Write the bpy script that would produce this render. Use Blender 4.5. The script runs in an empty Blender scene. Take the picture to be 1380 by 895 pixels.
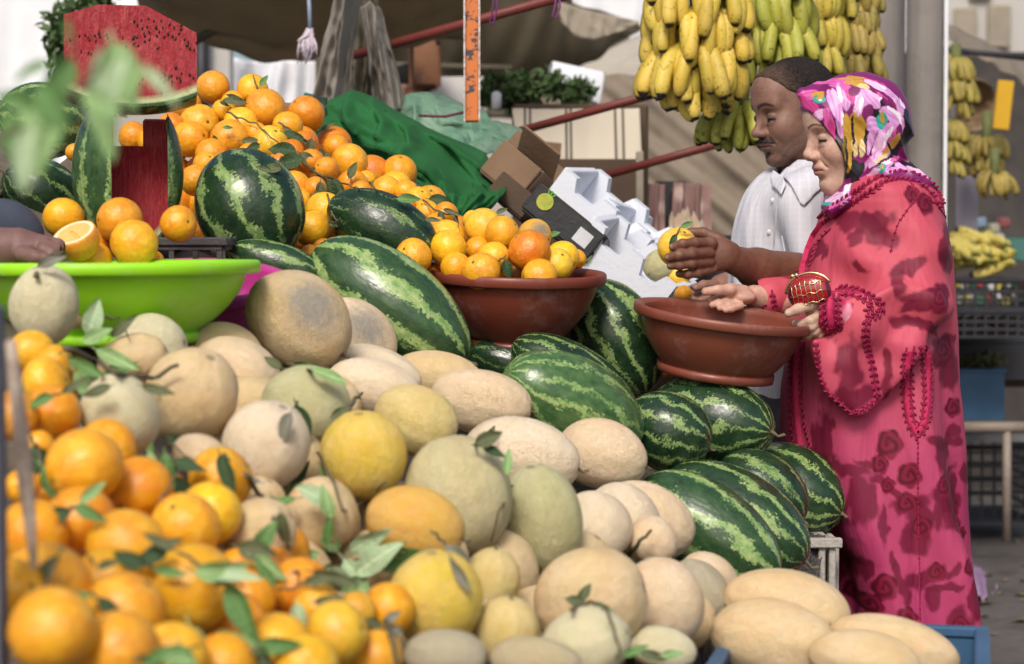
import bpy, math, random
import numpy as np
from mathutils import Vector, Matrix
random.seed(7)
RNG = np.random.default_rng(11)
SC = bpy.context.scene
COLL = SC.collection

# ---------------------------------------------------------------- camera
F = 2683.0                      # focal length in photograph pixels (1380 wide)
CAMZ = 1.25
TILT = math.atan(107.5 / F)
cam_data = bpy.data.cameras.new("camera")
cam = bpy.data.objects.new("camera", cam_data)
COLL.objects.link(cam)
cam.location = (0, 0, CAMZ)
cam.rotation_euler = (math.pi / 2 - TILT, 0, 0)
cam_data.sensor_width = 36.0
cam_data.lens = 36.0 * F / 1380.0
cam_data.clip_start = 0.05
cam_data.clip_end = 2000
cam_data.dof.use_dof = True
cam_data.dof.focus_distance = 3.95
cam_data.dof.aperture_fstop = 4.2
SC.camera = cam

# ---------------------------------------------------------------- sky, sun, exposure
SUN_EL, SUN_AZ = math.radians(44), math.radians(192)      # azimuth clockwise from +Y
w = bpy.data.worlds.new("World"); SC.world = w; w.use_nodes = True
nt = w.node_tree
bg = nt.nodes['Background']
sky = nt.nodes.new('ShaderNodeTexSky'); sky.sky_type = 'NISHITA'; sky.sun_disc = False
sky.sun_elevation = SUN_EL; sky.sun_rotation = SUN_AZ
sky.dust_density = 4.0; sky.air_density = 1.0; sky.ozone_density = 1.0
nt.links.new(sky.outputs[0], bg.inputs[0]); bg.inputs[1].default_value = 0.108
sl = bpy.data.lights.new("sun", 'SUN'); sl.energy = 1.85; sl.angle = math.radians(16); sl.color = (1.0, 0.95, 0.88)
sun = bpy.data.objects.new("sun", sl); COLL.objects.link(sun)
sd = Vector((math.sin(SUN_AZ) * math.cos(SUN_EL), math.cos(SUN_AZ) * math.cos(SUN_EL), math.sin(SUN_EL)))
sun.rotation_euler = sd.to_track_quat('Z', 'Y').to_euler()
sun.location = sd * 20
SC.view_settings.view_transform = 'Standard'
SC.view_settings.look = 'None'
SC.view_settings.exposure = 0.40
SC.view_settings.gamma = 1.0

# ---------------------------------------------------------------- helpers
def P(px, py, d):
    """place in the world of what the photograph shows at pixel (px,py), d metres away along Y"""
    u = (px - 690) / F; v = (447.5 - py) / F
    c, s = math.cos(TILT), math.sin(TILT)
    y = c + v * s; z = -s + v * c
    k = d / y
    return Vector((u * k, d, CAMZ + z * k))
def XZ(px, py, d):
    p = P(px, py, d); return (p.x, p.z)
def S(npx, d): return npx * d / F

def link(o, parent=None):
    COLL.objects.link(o)
    if parent is not None: o.parent = parent
    return o
def tag(o, label=None, cat=None, group=None, kind=None):
    if label: o['label'] = label
    if cat: o['category'] = cat
    if group: o['group'] = group
    if kind: o['kind'] = kind
    return o
def empty(name, loc, label=None, cat=None, group=None):
    o = bpy.data.objects.new(name, None); o.location = loc; o.empty_display_size = .05
    link(o); tag(o, label, cat, group); return o

class MB:
    def __init__(s): s.v = []; s.f = []; s.c = []
    def add(s, vs, fs, col=None):
        n = len(s.v); s.v += [tuple(v) for v in vs]; s.f += [tuple(i + n for i in f) for f in fs]
        s.c += [col or (1, 1, 1)] * len(vs)
    def box(s, c, size, M=None, col=None, bev=0.0):
        hx, hy, hz = size[0] / 2, size[1] / 2, size[2] / 2
        c = Vector(c)
        if bev > 0:
            b = min(bev, hx * .9, hy * .9, hz * .9)
            vs = []
            for sx in (-1, 1):
                for sy in (-1, 1):
                    for sz in (-1, 1):
                        vs += [(sx * (hx), sy * (hy - b), sz * (hz - b)), (sx * (hx - b), sy * hy, sz * (hz - b)), (sx * (hx - b), sy * (hy - b), sz * hz)]
            def idx(sx, sy, sz, k): return ((sx > 0) * 4 + (sy > 0) * 2 + (sz > 0)) * 3 + k
            fs = []
            for q in (-1, 1):
                fs.append([idx(q, -1, -1, 0), idx(q, 1, -1, 0), idx(q, 1, 1, 0), idx(q, -1, 1, 0)])
                fs.append([idx(-1, q, -1, 1), idx(1, q, -1, 1), idx(1, q, 1, 1), idx(-1, q, 1, 1)])
                fs.append([idx(-1, -1, q, 2), idx(1, -1, q, 2), idx(1, 1, q, 2), idx(-1, 1, q, 2)])
                for r in (-1, 1):
                    fs.append([idx(q, r, -1, 0), idx(q, r, 1, 0), idx(q, r, 1, 1), idx(q, r, -1, 1)])
                    fs.append([idx(q, -1, r, 0), idx(q, 1, r, 0), idx(q, 1, r, 2), idx(q, -1, r, 2)])
                    fs.append([idx(-1, q, r, 1), idx(1, q, r, 1), idx(1, q, r, 2), idx(-1, q, r, 2)])
                    for t in (-1, 1): fs.append([idx(q, r, t, 0), idx(q, r, t, 1), idx(q, r, t, 2)])
        else:
            vs = [(x * hx, y * hy, z * hz) for x in (-1, 1) for y in (-1, 1) for z in (-1, 1)]
            fs = [(0, 1, 3, 2), (4, 6, 7, 5), (0, 4, 5, 1), (2, 3, 7, 6), (0, 2, 6, 4), (1, 5, 7, 3)]
        vs = [(M @ Vector(v) if M else Vector(v)) + c for v in vs]
        s.add(vs, fs, col)
    def tube(s, pts, r, n=8, col=None, cap=True):
        pts = [Vector(p) for p in pts]
        rs = r if isinstance(r, (list, tuple)) else [r] * len(pts)
        vs = []; prev = None
        for i, p in enumerate(pts):
            a = pts[max(i - 1, 0)]; b = pts[min(i + 1, len(pts) - 1)]
            t = (b - a).normalized()
            if prev is None:
                up = Vector((0, 0, 1)) if abs(t.z) < .9 else Vector((1, 0, 0))
                x = t.cross(up).normalized()
            else:
                x = (prev - t * prev.dot(t)).normalized()
            prev = x; y = t.cross(x)
            for k in range(n):
                an = 2 * math.pi * k / n
                vs.append(p + (x * math.cos(an) + y * math.sin(an)) * rs[i])
        fs = []
        for i in range(len(pts) - 1):
            for k in range(n):
                fs.append((i * n + k, i * n + (k + 1) % n, (i + 1) * n + (k + 1) % n, (i + 1) * n + k))
        if cap:
            fs.append(tuple(range(n - 1, -1, -1))); fs.append(tuple((len(pts) - 1) * n + k for k in range(n)))
        s.add(vs, fs, col)
    def lathe(s, prof, n=64, M=None, c=(0, 0, 0), col=None, sx=1.0, wob=0.0):
        vs = []; fs = []; c = Vector(c)
        for (r, z) in prof:
            for k in range(n):
                a = 2 * math.pi * k / n
                rr = r * (1 + wob * math.sin(a * 3 + 1) + wob * .6 * math.sin(a * 5))
                v = Vector((rr * math.cos(a) * sx, rr * math.sin(a), z))
                vs.append((M @ v if M else v) + c)
        for i in range(len(prof) - 1):
            for k in range(n):
                fs.append((i * n + k, i * n + (k + 1) % n, (i + 1) * n + (k + 1) % n, (i + 1) * n + k))
        s.add(vs, fs, col)
    def ball(s, c, r, n=8, m=6, col=None, M=None):
        r = r if isinstance(r, (list, tuple)) else (r, r, r)
        vs = []; fs = []
        c = Vector(c)
        for i in range(m + 1):
            th = math.pi * i / m
            for k in range(n):
                a = 2 * math.pi * k / n
                v = Vector((r[0] * math.sin(th) * math.cos(a), r[1] * math.sin(th) * math.sin(a), r[2] * math.cos(th)))
                vs.append((M @ v if M else v) + c)
        for i in range(m):
            for k in range(n):
                fs.append((i * n + k, (i + 1) * n + k, (i + 1) * n + (k + 1) % n, i * n + (k + 1) % n))
        s.add(vs, fs, col)
    def mesh(s, name, mat=None, off=None, smooth=True, cols=False):
        me = bpy.data.meshes.new(name)
        v = s.v if off is None else [(a[0] - off[0], a[1] - off[1], a[2] - off[2]) for a in s.v]
        me.from_pydata(v, [], s.f); me.update()
        if mat: me.materials.append(mat)
        me.polygons.foreach_set('use_smooth', [smooth] * len(me.polygons))
        if cols:
            at = me.color_attributes.new('Col', 'FLOAT_COLOR', 'POINT')
            at.data.foreach_set('color', np.array([(c[0], c[1], c[2], 1) for c in s.c], 'f').ravel())
        return me
    def build(s, name, mat, parent=None, smooth=True, cols=False, label=None, cat=None, group=None, kind=None):
        """world-space vertices; when a parent is given they are stored relative to it"""
        if parent is not None: off = parent.location
        elif s.v:
            a = np.array(s.v); off = Vector(((a[:, 0].min() + a[:, 0].max()) / 2, (a[:, 1].min() + a[:, 1].max()) / 2, a[:, 2].min()))
        else: off = Vector((0, 0, 0))
        if parent is not None:
            o = bpy.data.objects.new(name, s.mesh(name, mat, off, smooth, cols)); link(o, parent)
        else:
            if kind == 'structure': off = Vector((0, 0, 0))
            o = bpy.data.objects.new(name, s.mesh(name, mat, off, smooth, cols)); o.location = off; link(o)
        tag(o, label, cat, group, kind); return o

def basis(zdir, xhint=(1, 0, 0)):
    z = Vector(zdir).normalized(); x = Vector(xhint); x = (x - z * x.dot(z))
    if x.length < 1e-4: x = Vector((0, 1, 0)) - z * z.y
    x.normalize(); y = z.cross(x)
    return Matrix((x, y, z)).transposed()

# ---------------------------------------------------------------- materials
def N(nt, t, **kw):
    n = nt.nodes.new(t)
    for k, v in kw.items():
        if k in ('ins',):
            for a, b in v.items(): n.inputs[a].default_value = b
        else: setattr(n, k, v)
    return n
class Mat:
    def __init__(s, name, rough=.6, spec=.5):
        s.m = bpy.data.materials.new(name); s.m.use_nodes = True; s.nt = s.m.node_tree
        s.b = s.nt.nodes['Principled BSDF']; s.b.inputs['Roughness'].default_value = rough
        s.b.inputs['Specular IOR Level'].default_value = spec
        s.tc = s.nt.nodes.new('ShaderNodeTexCoord')
        s.oi = s.nt.nodes.new('ShaderNodeObjectInfo')
    def L(s, a, b): s.nt.links.new(a, b)
    def noise(s, scale, detail=4, rough=.55, co='Object', vec=None, dist=0.0):
        n = N(s.nt, 'ShaderNodeTexNoise', ins={'Scale': scale, 'Detail': detail, 'Roughness': rough, 'Distortion': dist})
        s.L(vec or s.tc.outputs[co], n.inputs['Vector']); return n.outputs['Fac']
    def vor(s, scale, feature='F1', co='Object', vec=None, out='Distance'):
        n = N(s.nt, 'ShaderNodeTexVoronoi', feature=feature, ins={'Scale': scale})
        s.L(vec or s.tc.outputs[co], n.inputs['Vector']); return n.outputs[out]
    def ramp(s, fac, stops, interp='LINEAR'):
        n = N(s.nt, 'ShaderNodeValToRGB'); n.color_ramp.interpolation = interp
        e = n.color_ramp.elements
        while len(e) < len(stops): e.new(.5)
        for i, (p, c) in enumerate(stops):
            e[i].position = p
            e[i].color = (c, c, c, 1) if isinstance(c, (int, float)) else (*c, 1)
        s.L(fac, n.inputs[0]); return n.outputs[0]
    def math(s, op, a, b=None, c=None):
        n = N(s.nt, 'ShaderNodeMath', operation=op)
        for i, v in enumerate((a, b, c)):
            if v is None: continue
            if isinstance(v, (int, float)): n.inputs[i].default_value = v
            else: s.L(v, n.inputs[i])
        return n.outputs[0]
    def mix(s, fac, a, b, mode='MIX'):
        n = N(s.nt, 'ShaderNodeMix', data_type='RGBA', blend_type=mode)
        for i, v in ((0, fac), (6, a), (7, b)):
            if isinstance(v, (int, float)): n.inputs[i].default_value = v
            elif isinstance(v, (tuple, list)): n.inputs[i].default_value = (*v, 1)
            else: s.L(v, n.inputs[i])
        return n.outputs[2]
    def hsv(s, col, h=.5, sa=1, v=1):
        n = N(s.nt, 'ShaderNodeHueSaturation')
        for k, x in (('Hue', h), ('Saturation', sa), ('Value', v)):
            if isinstance(x, (int, float)): n.inputs[k].default_value = x
            else: s.L(x, n.inputs[k])
        if isinstance(col, tuple): n.inputs['Color'].default_value = (*col, 1)
        else: s.L(col, n.inputs['Color'])
        return n.outputs[0]
    def col(s, c):
        if isinstance(c, tuple): s.b.inputs['Base Color'].default_value = (*c, 1)
        else: s.L(c, s.b.inputs['Base Color'])
        return s
    def bump(s, h, strength=.3, dist=.01):
        n = N(s.nt, 'ShaderNodeBump', ins={'Strength': strength, 'Distance': dist})
        s.L(h, n.inputs['Height'])
        if s.b.inputs['Normal'].is_linked:
            s.L(s.b.inputs['Normal'].links[0].from_socket, n.inputs['Normal'])
        s.L(n.outputs[0], s.b.inputs['Normal']); return s
    def rough(s, v): s.L(v, s.b.inputs['Roughness']); return s
    def sub(s, w, rad=(.02, .008, .003), scale=1.0):
        s.b.inputs['Subsurface Weight'].default_value = w
        s.b.inputs['Subsurface Radius'].default_value = rad; s.b.inputs['Subsurface Scale'].default_value = scale; return s

def simple(name, c1, c2=None, scale=8, rough=.7, bump=.2, bscale=None, spec=.35, dist=.01, objcol=False, detail=5, co='Object', trans=0):
    m = Mat(name, rough, spec)
    c2 = c2 or tuple(x * .75 for x in c1)
    f = m.noise(scale, detail, .6, co)
    c = m.mix(m.ramp(f, [(.3, 0.0), (.7, 1.0)]), c1, c2)
    if objcol: c = m.mix(1.0, c, m.oi.outputs['Color'], 'MULTIPLY')
    m.col(c)
    if bump: m.bump(m.noise(bscale or scale * 6, 4, .6, co), bump, dist)
    if trans:      # canvas lets some daylight through
        t = N(m.nt, 'ShaderNodeBsdfTranslucent'); m.L(m.hsv(c, .5, 1.1, 1.3), t.inputs[0]); mx = N(m.nt, 'ShaderNodeMixShader'); mx.inputs[0].default_value = trans
        m.L(m.b.outputs[0], mx.inputs[1]); m.L(t.outputs[0], mx.inputs[2]); m.L(mx.outputs[0], m.nt.nodes['Material Output'].inputs[0])
    return m.m

# oranges: object colour is the rind colour, fine pores, blemishes, green button at the stem pole
def mk_orange():
    m = Mat('orange_rind', .32, .5)
    base = m.oi.outputs['Color']
    n1 = m.noise(1.6, 3)
    c = m.mix(m.ramp(n1, [(.35, 0.0), (.65, 1.0)]), base, m.hsv(base, .485, 1.0, .9))
    c = m.mix(m.math('MULTIPLY', m.ramp(m.noise(2.3, 3, .6), [(.5, 0.0), (.72, 1.0)]), .55), c, m.hsv(base, .522, .92, 1.1))
    c = m.hsv(c, m.math('ADD', m.math('MULTIPLY', m.oi.outputs['Random'], .022), .489), 1.0, m.math('ADD', m.math('MULTIPLY', m.oi.outputs['Random'], .2), .88))
    bl = m.ramp(m.noise(3.1, 8, .75, dist=.6), [(.60, 0.0), (.70, 1.0)])
    c = m.mix(m.math('MULTIPLY', bl, .55), c, (.42, .20, .08))
    sp = m.ramp(m.noise(16, 3, .6), [(.71, 0.0), (.75, 1.0)])
    c = m.mix(m.math('MULTIPLY', sp, .5), c, (.16, .09, .03))
    sx = N(m.nt, 'ShaderNodeSeparateXYZ'); m.L(m.tc.outputs['Object'], sx.inputs[0])
    rad = m.math('SQRT', m.math('ADD', m.math('MULTIPLY', sx.outputs[0], sx.outputs[0]), m.math('MULTIPLY', sx.outputs[1], sx.outputs[1])))
    cal = m.ramp(m.math('ADD', rad, m.math('MULTIPLY', m.noise(20, 2), .05)), [(.10, 1.0), (.125, 0.0)])
    c = m.mix(cal, c, (.10, .11, .03))
    m.col(c)
    m.bump(m.vor(30), .12, .02).bump(m.noise(3, 3), .10, .1)
    m.rough(m.ramp(m.noise(7, 4), [(.3, .25), (.7, .42)]))
    m.sub(.06, (.02, .008, .002), .25)
    return m.m
def mk_melon(patch=None):
    m = Mat('melon_rind', .62, .35)
    base = m.oi.outputs['Color']
    c = m.mix(m.ramp(m.noise(1.3, 4), [(.35, 0.0), (.65, 1.0)]), base, m.hsv(base, .515, 1.12, .92))
    c = m.mix(m.math('MULTIPLY', m.ramp(m.noise(5, 6, .7), [(.42, 0.0), (.62, 1.0)]), .30), c, m.hsv(base, .50, 1.25, .80))
    # warm blush
    c = m.mix(m.math('MULTIPLY', m.ramp(m.noise(.9, 3, .5, dist=.4), [(.45, 0.0), (.75, 1.0)]), .45), c, m.hsv(base, .47, 1.35, .95))
    wv = N(m.nt, 'ShaderNodeVectorMath', operation='ADD')
    nn = N(m.nt, 'ShaderNodeTexNoise', ins={'Scale': 4.0, 'Detail': 3})
    m.L(m.tc.outputs['Object'], nn.inputs['Vector'])
    m.L(m.tc.outputs['Object'], wv.inputs[0])
    sc = N(m.nt, 'ShaderNodeVectorMath', operation='SCALE'); sc.inputs[3].default_value = .22
    m.L(nn.outputs['Color'], sc.inputs[0]); m.L(sc.outputs[0], wv.inputs[1])
    net = m.math('MAXIMUM', m.ramp(m.vor(22, 'DISTANCE_TO_EDGE', vec=wv.outputs[0]), [(.0, 1.0), (.13, 0.0)]), m.math('MULTIPLY', m.ramp(m.vor(11, 'DISTANCE_TO_EDGE', vec=wv.outputs[0]), [(.0, 1.0), (.07, 0.0)]), .8))
    netk = m.math('MULTIPLY', net, m.ramp(m.noise(2.2, 4), [(.35, .25), (.65, 1.0)]))
    c = m.mix(m.math('MULTIPLY', netk, .48), c, (.84, .74, .54))
    # faint meridian stripes
    sx = N(m.nt, 'ShaderNodeSeparateXYZ'); m.L(m.tc.outputs['Object'], sx.inputs[0])
    an = m.math('ARCTAN2', sx.outputs[1], sx.outputs[0])
    st = m.math('SINE', m.math('MULTIPLY', an, 10.0))
    c = m.mix(m.math('MULTIPLY', m.ramp(st, [(.55, 0.0), (1.0, 1.0)]), .16), c, m.hsv(base, .53, 1.1, .72))
    spot = m.ramp(m.noise(5, 7, .75, dist=1.2), [(.64, 0.0), (.74, 1.0)])
    c = m.mix(m.math('MULTIPLY', spot, .35), c, (.28, .17, .07))
    rad = m.math('SQRT', m.math('ADD', m.math('MULTIPLY', sx.outputs[0], sx.outputs[0]), m.math('MULTIPLY', sx.outputs[1], sx.outputs[1])))
    sc2 = m.ramp(m.math('ADD', rad, m.math('MULTIPLY', m.noise(14, 3), .06)), [(.11, 1.0), (.16, 0.0)])
    c = m.mix(m.math('MULTIPLY', sc2, .7), c, (.25, .17, .08))
    if patch is not None:
        dd = N(m.nt, 'ShaderNodeVectorMath', operation='DISTANCE'); m.L(m.tc.outputs['Object'], dd.inputs[0]); dd.inputs[1].default_value = patch
        pf = m.math('ADD', dd.outputs['Value'], m.math('MULTIPLY', m.math('SUBTRACT', m.noise(5, 6, .75), .5), 1.1))
        c = m.mix(m.math('MULTIPLY', m.ramp(pf, [(.25, 1.0), (.75, 0.0)]), .8), c, (.24, .235, .215))
    m.col(c)
    m.bump(netk, .5, .03).bump(m.noise(40, 3), .06, .02).bump(m.noise(2.5, 3), .12, .1)
    m.sub(.08, (.02, .012, .006), .3)
    return m.m
def mk_watermelon():
    # object colour: r = stripe width, g = brightness, b = paleness of the dark bands
    m = Mat('watermelon_rind', .24, .5)
    so = N(m.nt, 'ShaderNodeSeparateColor'); m.L(m.oi.outputs['Color'], so.inputs[0])
    sx = N(m.nt, 'ShaderNodeSeparateXYZ'); m.L(m.tc.outputs['Object'], sx.inputs[0])
    an = m.math('ARCTAN2', sx.outputs[1], sx.outputs[0])
    rv = N(m.nt, 'ShaderNodeVectorMath', operation='ADD'); m.L(m.tc.outputs['Object'], rv.inputs[0]); m.L(m.oi.outputs['Location'], rv.inputs[1])
    vec = rv.outputs[0]
    mp = N(m.nt, 'ShaderNodeMapping'); mp.inputs['Scale'].default_value = (1, 1, 1.9); m.L(vec, mp.inputs[0])
    w1 = m.math('MULTIPLY', m.math('SUBTRACT', m.noise(2.0, 3, .5, vec=vec), .5), .8)
    w2 = m.math('MULTIPLY', m.math('SUBTRACT', m.noise(13, 5, .7, vec=mp.outputs[0]), .5), 1.25)
    pr = m.math('MAXIMUM', m.math('SQRT', m.math('ADD', m.math('MULTIPLY', sx.outputs[0], sx.outputs[0]), m.math('MULTIPLY', sx.outputs[1], sx.outputs[1]))), .25)
    ang = m.math('ADD', an, m.math('ADD', w1, m.math('MULTIPLY', w2, .42)))
    NS = m.math('FLOOR', m.math('ADD', m.math('MULTIPLY', m.oi.outputs['Random'], 4.99), 8.0))
    st = m.math('COSINE', m.math('MULTIPLY', ang, NS))
    thr = m.math('ADD', m.math('ADD', st, m.math('MULTIPLY', m.math('SUBTRACT', m.noise(24, 4, .7, vec=vec), .5), 1.9)), m.math('SUBTRACT', so.outputs[0], .5))
    thr = m.math('SUBTRACT', thr, m.math('MULTIPLY', m.ramp(m.noise(1.4, 2, vec=vec), [(.4, 0.0), (.65, 1.0)]), .45))
    fac = m.ramp(m.math('MULTIPLY', m.math('ADD', thr, 1.0), .5), [(.68, 0.0), (.75, .75), (.90, 1.0)])
    dark = m.mix(m.ramp(m.noise(3.5, 5, vec=vec), [(.3, 0.0), (.7, 1.0)]), (.006, .022, .010), (.018, .055, .016))
    dark = m.mix(so.outputs[2], dark, m.mix(m.ramp(m.noise(7, 5, vec=vec), [(.3, 0.0), (.7, 1.0)]), (.05, .17, .035), (.20, .38, .10)))
    light = m.mix(m.ramp(m.noise(9, 4, vec=vec), [(.3, 0.0), (.7, 1.0)]), (.36, .44, .16), (.10, .24, .045))
    c = m.mix(fac, dark, light)
    c = m.mix(m.ramp(m.math('ADD', m.math('COSINE', m.math('MULTIPLY', ang, NS)), 0.0), [(.985, 0.0), (1.0, .35)]), c, (.03, .07, .02))
    rad = m.math('SQRT', m.math('ADD', m.math('MULTIPLY', sx.outputs[0], sx.outputs[0]), m.math('MULTIPLY', sx.outputs[1], sx.outputs[1])))
    c = m.mix(m.ramp(rad, [(.035, 1.0), (.06, 0.0)]), c, (.12, .10, .05))
    sc = m.ramp(m.noise(5, 7, .8, dist=1.5, vec=vec), [(.70, 0.0), (.74, 1.0)])
    c = m.mix(m.math('MULTIPLY', sc, .6), c, (.35, .33, .25))
    gs = m.ramp(m.math('ADD', sx.outputs[0], m.math('MULTIPLY', m.noise(3, 5, .7, vec=vec), .5)), [(1.0, 0.0), (1.12, 1.0)])
    c = m.mix(m.math('MULTIPLY', m.math('MULTIPLY', gs, .75), m.math('GREATER_THAN', m.oi.outputs['Random'], .45)), c, (.50, .42, .12))
    du = m.ramp(m.noise(16, 8, .8, dist=.5, vec=vec), [(.55, 0.0), (.75, 1.0)])
    c = m.mix(m.math('MULTIPLY', du, .25), c, (.30, .28, .22))
    c = m.hsv(c, .5, .95, so.outputs[1])
    m.col(c)
    m.rough(m.ramp(m.noise(6, 5, .6, vec=vec), [(.35, .20), (.7, .42)]))
    m.bump(m.noise(2.5, 3, vec=vec), .06, .08)
    return m.m
ORANGE, MELON, WMELON = mk_orange(), mk_melon(), mk_watermelon()
def mk_leaf():
    m = Mat('leaf_green', .5, .35)
    base = m.oi.outputs['Color']
    c = m.mix(m.noise(6, 4), m.hsv(base, .5, 1, .8), m.hsv(base, .51, .9, 1.2))
    sx = N(m.nt, 'ShaderNodeSeparateXYZ'); m.L(m.tc.outputs['Object'], sx.inputs[0])
    rib = m.ramp(m.math('ABSOLUTE', sx.outputs[1]), [(.012, 1.0), (.03, 0.0)])
    c = m.mix(m.math('MULTIPLY', rib, .5), c, m.hsv(base, .48, .8, 1.7))
    m.col(c); m.bump(m.noise(14, 4), .3, .05)
    return m.m
LEAF = mk_leaf()
TWIG = simple('twig_bark', (.16, .12, .07), (.09, .09, .05), 40, .8)
def vcol_mat(name, rough=.6, spec=.3, bump=.15, bscale=400, dist=.002, nmul=.12, sub=0, fold=0, mott=0):
    m = Mat(name, rough, spec)
    a = N(m.nt, 'ShaderNodeAttribute', attribute_name='Col')
    f = m.math('ADD', m.math('MULTIPLY', m.noise(bscale * .12, 4), nmul * 2), 1 - nmul)
    c = m.hsv(a.outputs['Color'], .5, 1.0, f)
    if mott:
        c = m.mix(m.math('MULTIPLY', m.ramp(m.noise(55, 6, .7), [(.40, 0.0), (.66, 1.0)]), mott), c, m.hsv(a.outputs['Color'], .485, 1.2, .62))
        c = m.mix(m.math('MULTIPLY', m.ramp(m.noise(420, 3, .7), [(.55, 0.0), (.68, 1.0)]), mott * .8), c, m.hsv(a.outputs['Color'], .49, 1.1, .55))
        m.bump(m.noise(90, 5, .65), .35, .003)
    if fold:
        mp = N(m.nt, 'ShaderNodeMapping'); mp.inputs['Scale'].default_value = (13, 13, 3); mp.inputs['Rotation'].default_value = (0, .12, 0); m.L(m.tc.outputs['Object'], mp.inputs[0])
        m.bump(m.noise(1.0, 3, .5, vec=mp.outputs[0], dist=.5), fold, .03)
    m.col(c)
    if bump: m.bump(m.noise(bscale, 3), bump, dist)
    if sub: m.sub(sub, (.012, .005, .003), 1.0)
    return m.m
# ================================================================ structure and background
def M_rot(axis, deg): return Matrix.Rotation(math.radians(deg), 3, axis)
def interp(poly, t):
    """point on a polyline of vectors at parameter 0..1 by length"""
    L = [0]
    for a, b in zip(poly, poly[1:]): L.append(L[-1] + (b - a).length)
    s = t * L[-1]
    for i in range(len(poly) - 1):
        if s <= L[i + 1] or i == len(poly) - 2:
            k = (s - L[i]) / max(L[i + 1] - L[i], 1e-9); return poly[i].lerp(poly[i + 1], min(max(k, 0), 1))
from mathutils import noise as mn
def sheet(name, top, bot, mat, nu=60, nv=30, amp=0.0, freq=8, seed=0, sag=0.0, thick=.004, parent=None, wr=0.0, wf=6.0, shear=0.0, ridges=(), **tags):
    """cloth between two edge polylines [(px,py,d)...]; amp/freq = folds running from top to bottom"""
    T = [P(*p) for p in top]; B = [P(*p) for p in bot]
    g = []
    for i in range(nu + 1):
        a, b = interp(T, i / nu), interp(B, i / nu)
        g.append([a.lerp(b, j / nv) for j in range(nv + 1)])
    n0 = ((g[-1][0] - g[0][0]).cross(g[0][-1] - g[0][0]) + (g[-1][-1] - g[0][-1]).cross(g[-1][-1] - g[-1][0])).normalized()
    if n0.y > 0: n0 = -n0
    m = MB(); vs = []; RD = [([P(a, b, p0) for a, b, p0 in [(q[0], q[1], 5.0) for q in line]], w_, h_) for line, w_, h_ in ridges]
    for i in range(nu + 1):
        for j in range(nv + 1):
            u, v = i / nu, j / nv; p = g[i][j]
            uu = u + shear * v
            f = math.sin(uu * freq * 6.283 + 1.5 * mn.noise((uu * 3 + seed, v * 1.2, seed)) * 2) + .5 * math.sin(uu * freq * 2.3 * 6.283 + seed + 3 * v)
            off = amp * f * (.35 + .65 * v)
            if wr: off += wr * (1 - 2 * abs(mn.noise((u * wf + seed, v * wf * .8, seed * 1.3)))) + wr * .5 * mn.noise((u * wf * 3, v * wf * 3, seed))
            ro = 0.0
            for line, w_, h_ in RD:
                k5 = 5.0 / p.y; qx, qz = p.x * k5, CAMZ + (p.z - CAMZ) * k5; best = 9; sg = 1; tt = 0
                for q0, (A, B) in enumerate(zip(line, line[1:])):
                    ex, ez = B.x - A.x, B.z - A.z; t_ = min(1, max(0, ((qx - A.x) * ex + (qz - A.z) * ez) / (ex * ex + ez * ez)))
                    dx, dz = qx - A.x - ex * t_, qz - A.z - ez * t_; D = math.hypot(dx, dz)
                    if D < best: best = D; sg = 1 if ex * dz - ez * dx > 0 else -1; tt = (q0 + t_) / (len(line) - 1)
                w2_ = w_ * (1.5 if sg > 0 else .62)
                ro += h_ * math.exp(-(best / w2_) ** 2) * math.sin(math.pi * (.12 + .76 * tt)) ** .5 * min(1, v * 6 + .15)
            vs.append(p + n0 * off + Vector((0, -1, 0)) * ro + Vector((0, 0, -sag * math.sin(math.pi * u) * math.sin(math.pi * min(v, 1)))))
    q = [(i * (nv + 1) + j, (i + 1) * (nv + 1) + j, (i + 1) * (nv + 1) + j + 1, i * (nv + 1) + j + 1) for i in range(nu) for j in range(nv)]
    nn = len(vs)
    back = [v - n0 * thick for v in vs]
    fs = list(q) + [tuple(nn + k for k in reversed(f)) for f in q]
    per = [i * (nv + 1) for i in range(nu + 1)] + [nu * (nv + 1) + j for j in range(1, nv + 1)] + [i * (nv + 1) + nv for i in range(nu - 1, -1, -1)] + [j for j in range(nv - 1, 0, -1)]
    for a, b in zip(per, per[1:] + per[:1]): fs.append((b, a, a + nn, b + nn))
    m.add(vs + back, fs)
    return m.build(name, mat, parent, **tags)

# ---- ground
def mk_ground():
    m = Mat('concrete_ground', .85, .3)
    c = m.mix(m.ramp(m.noise(1.3, 8, .65), [(.35, 0.0), (.65, 1.0)]), (.085, .072, .062), (.14, .122, .108))
    c = m.mix(m.math('MULTIPLY', m.ramp(m.noise(5, 8, .7), [(.52, 0.0), (.6, 1.0)]), .5), c, (.055, .047, .04))
    m.col(c).bump(m.noise(30, 6), .4, .01); return m.m
g = MB()
for i in range(40):
    for j in range(40):
        pass
g.add([(-400, -60, 0), (400, -60, 0), (400, 900, 0), (-400, 900, 0)], [(0, 1, 2, 3)])
g.build('ground', mk_ground(), kind='structure')
LITTER = simple('litter', (.30, .22, .12), (.12, .14, .05), 20, .9)
lt = MB(); r0 = random.Random(3)
for _ in range(160):
    x, y = r0.uniform(1.2, 3.2), r0.uniform(5.5, 10.5); s = r0.uniform(.01, .035); a = r0.uniform(0, 6.28)
    lt.add([(x + s * math.cos(a + k * 1.571), y + s * .5 * math.sin(a + k * 1.571) , .006 + .01 * (k % 2)) for k in range(4)], [(0, 1, 2, 3)])
lt.build('litter', LITTER, label='leaf scraps and straw scattered on the market floor', cat='litter', kind='stuff')

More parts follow.
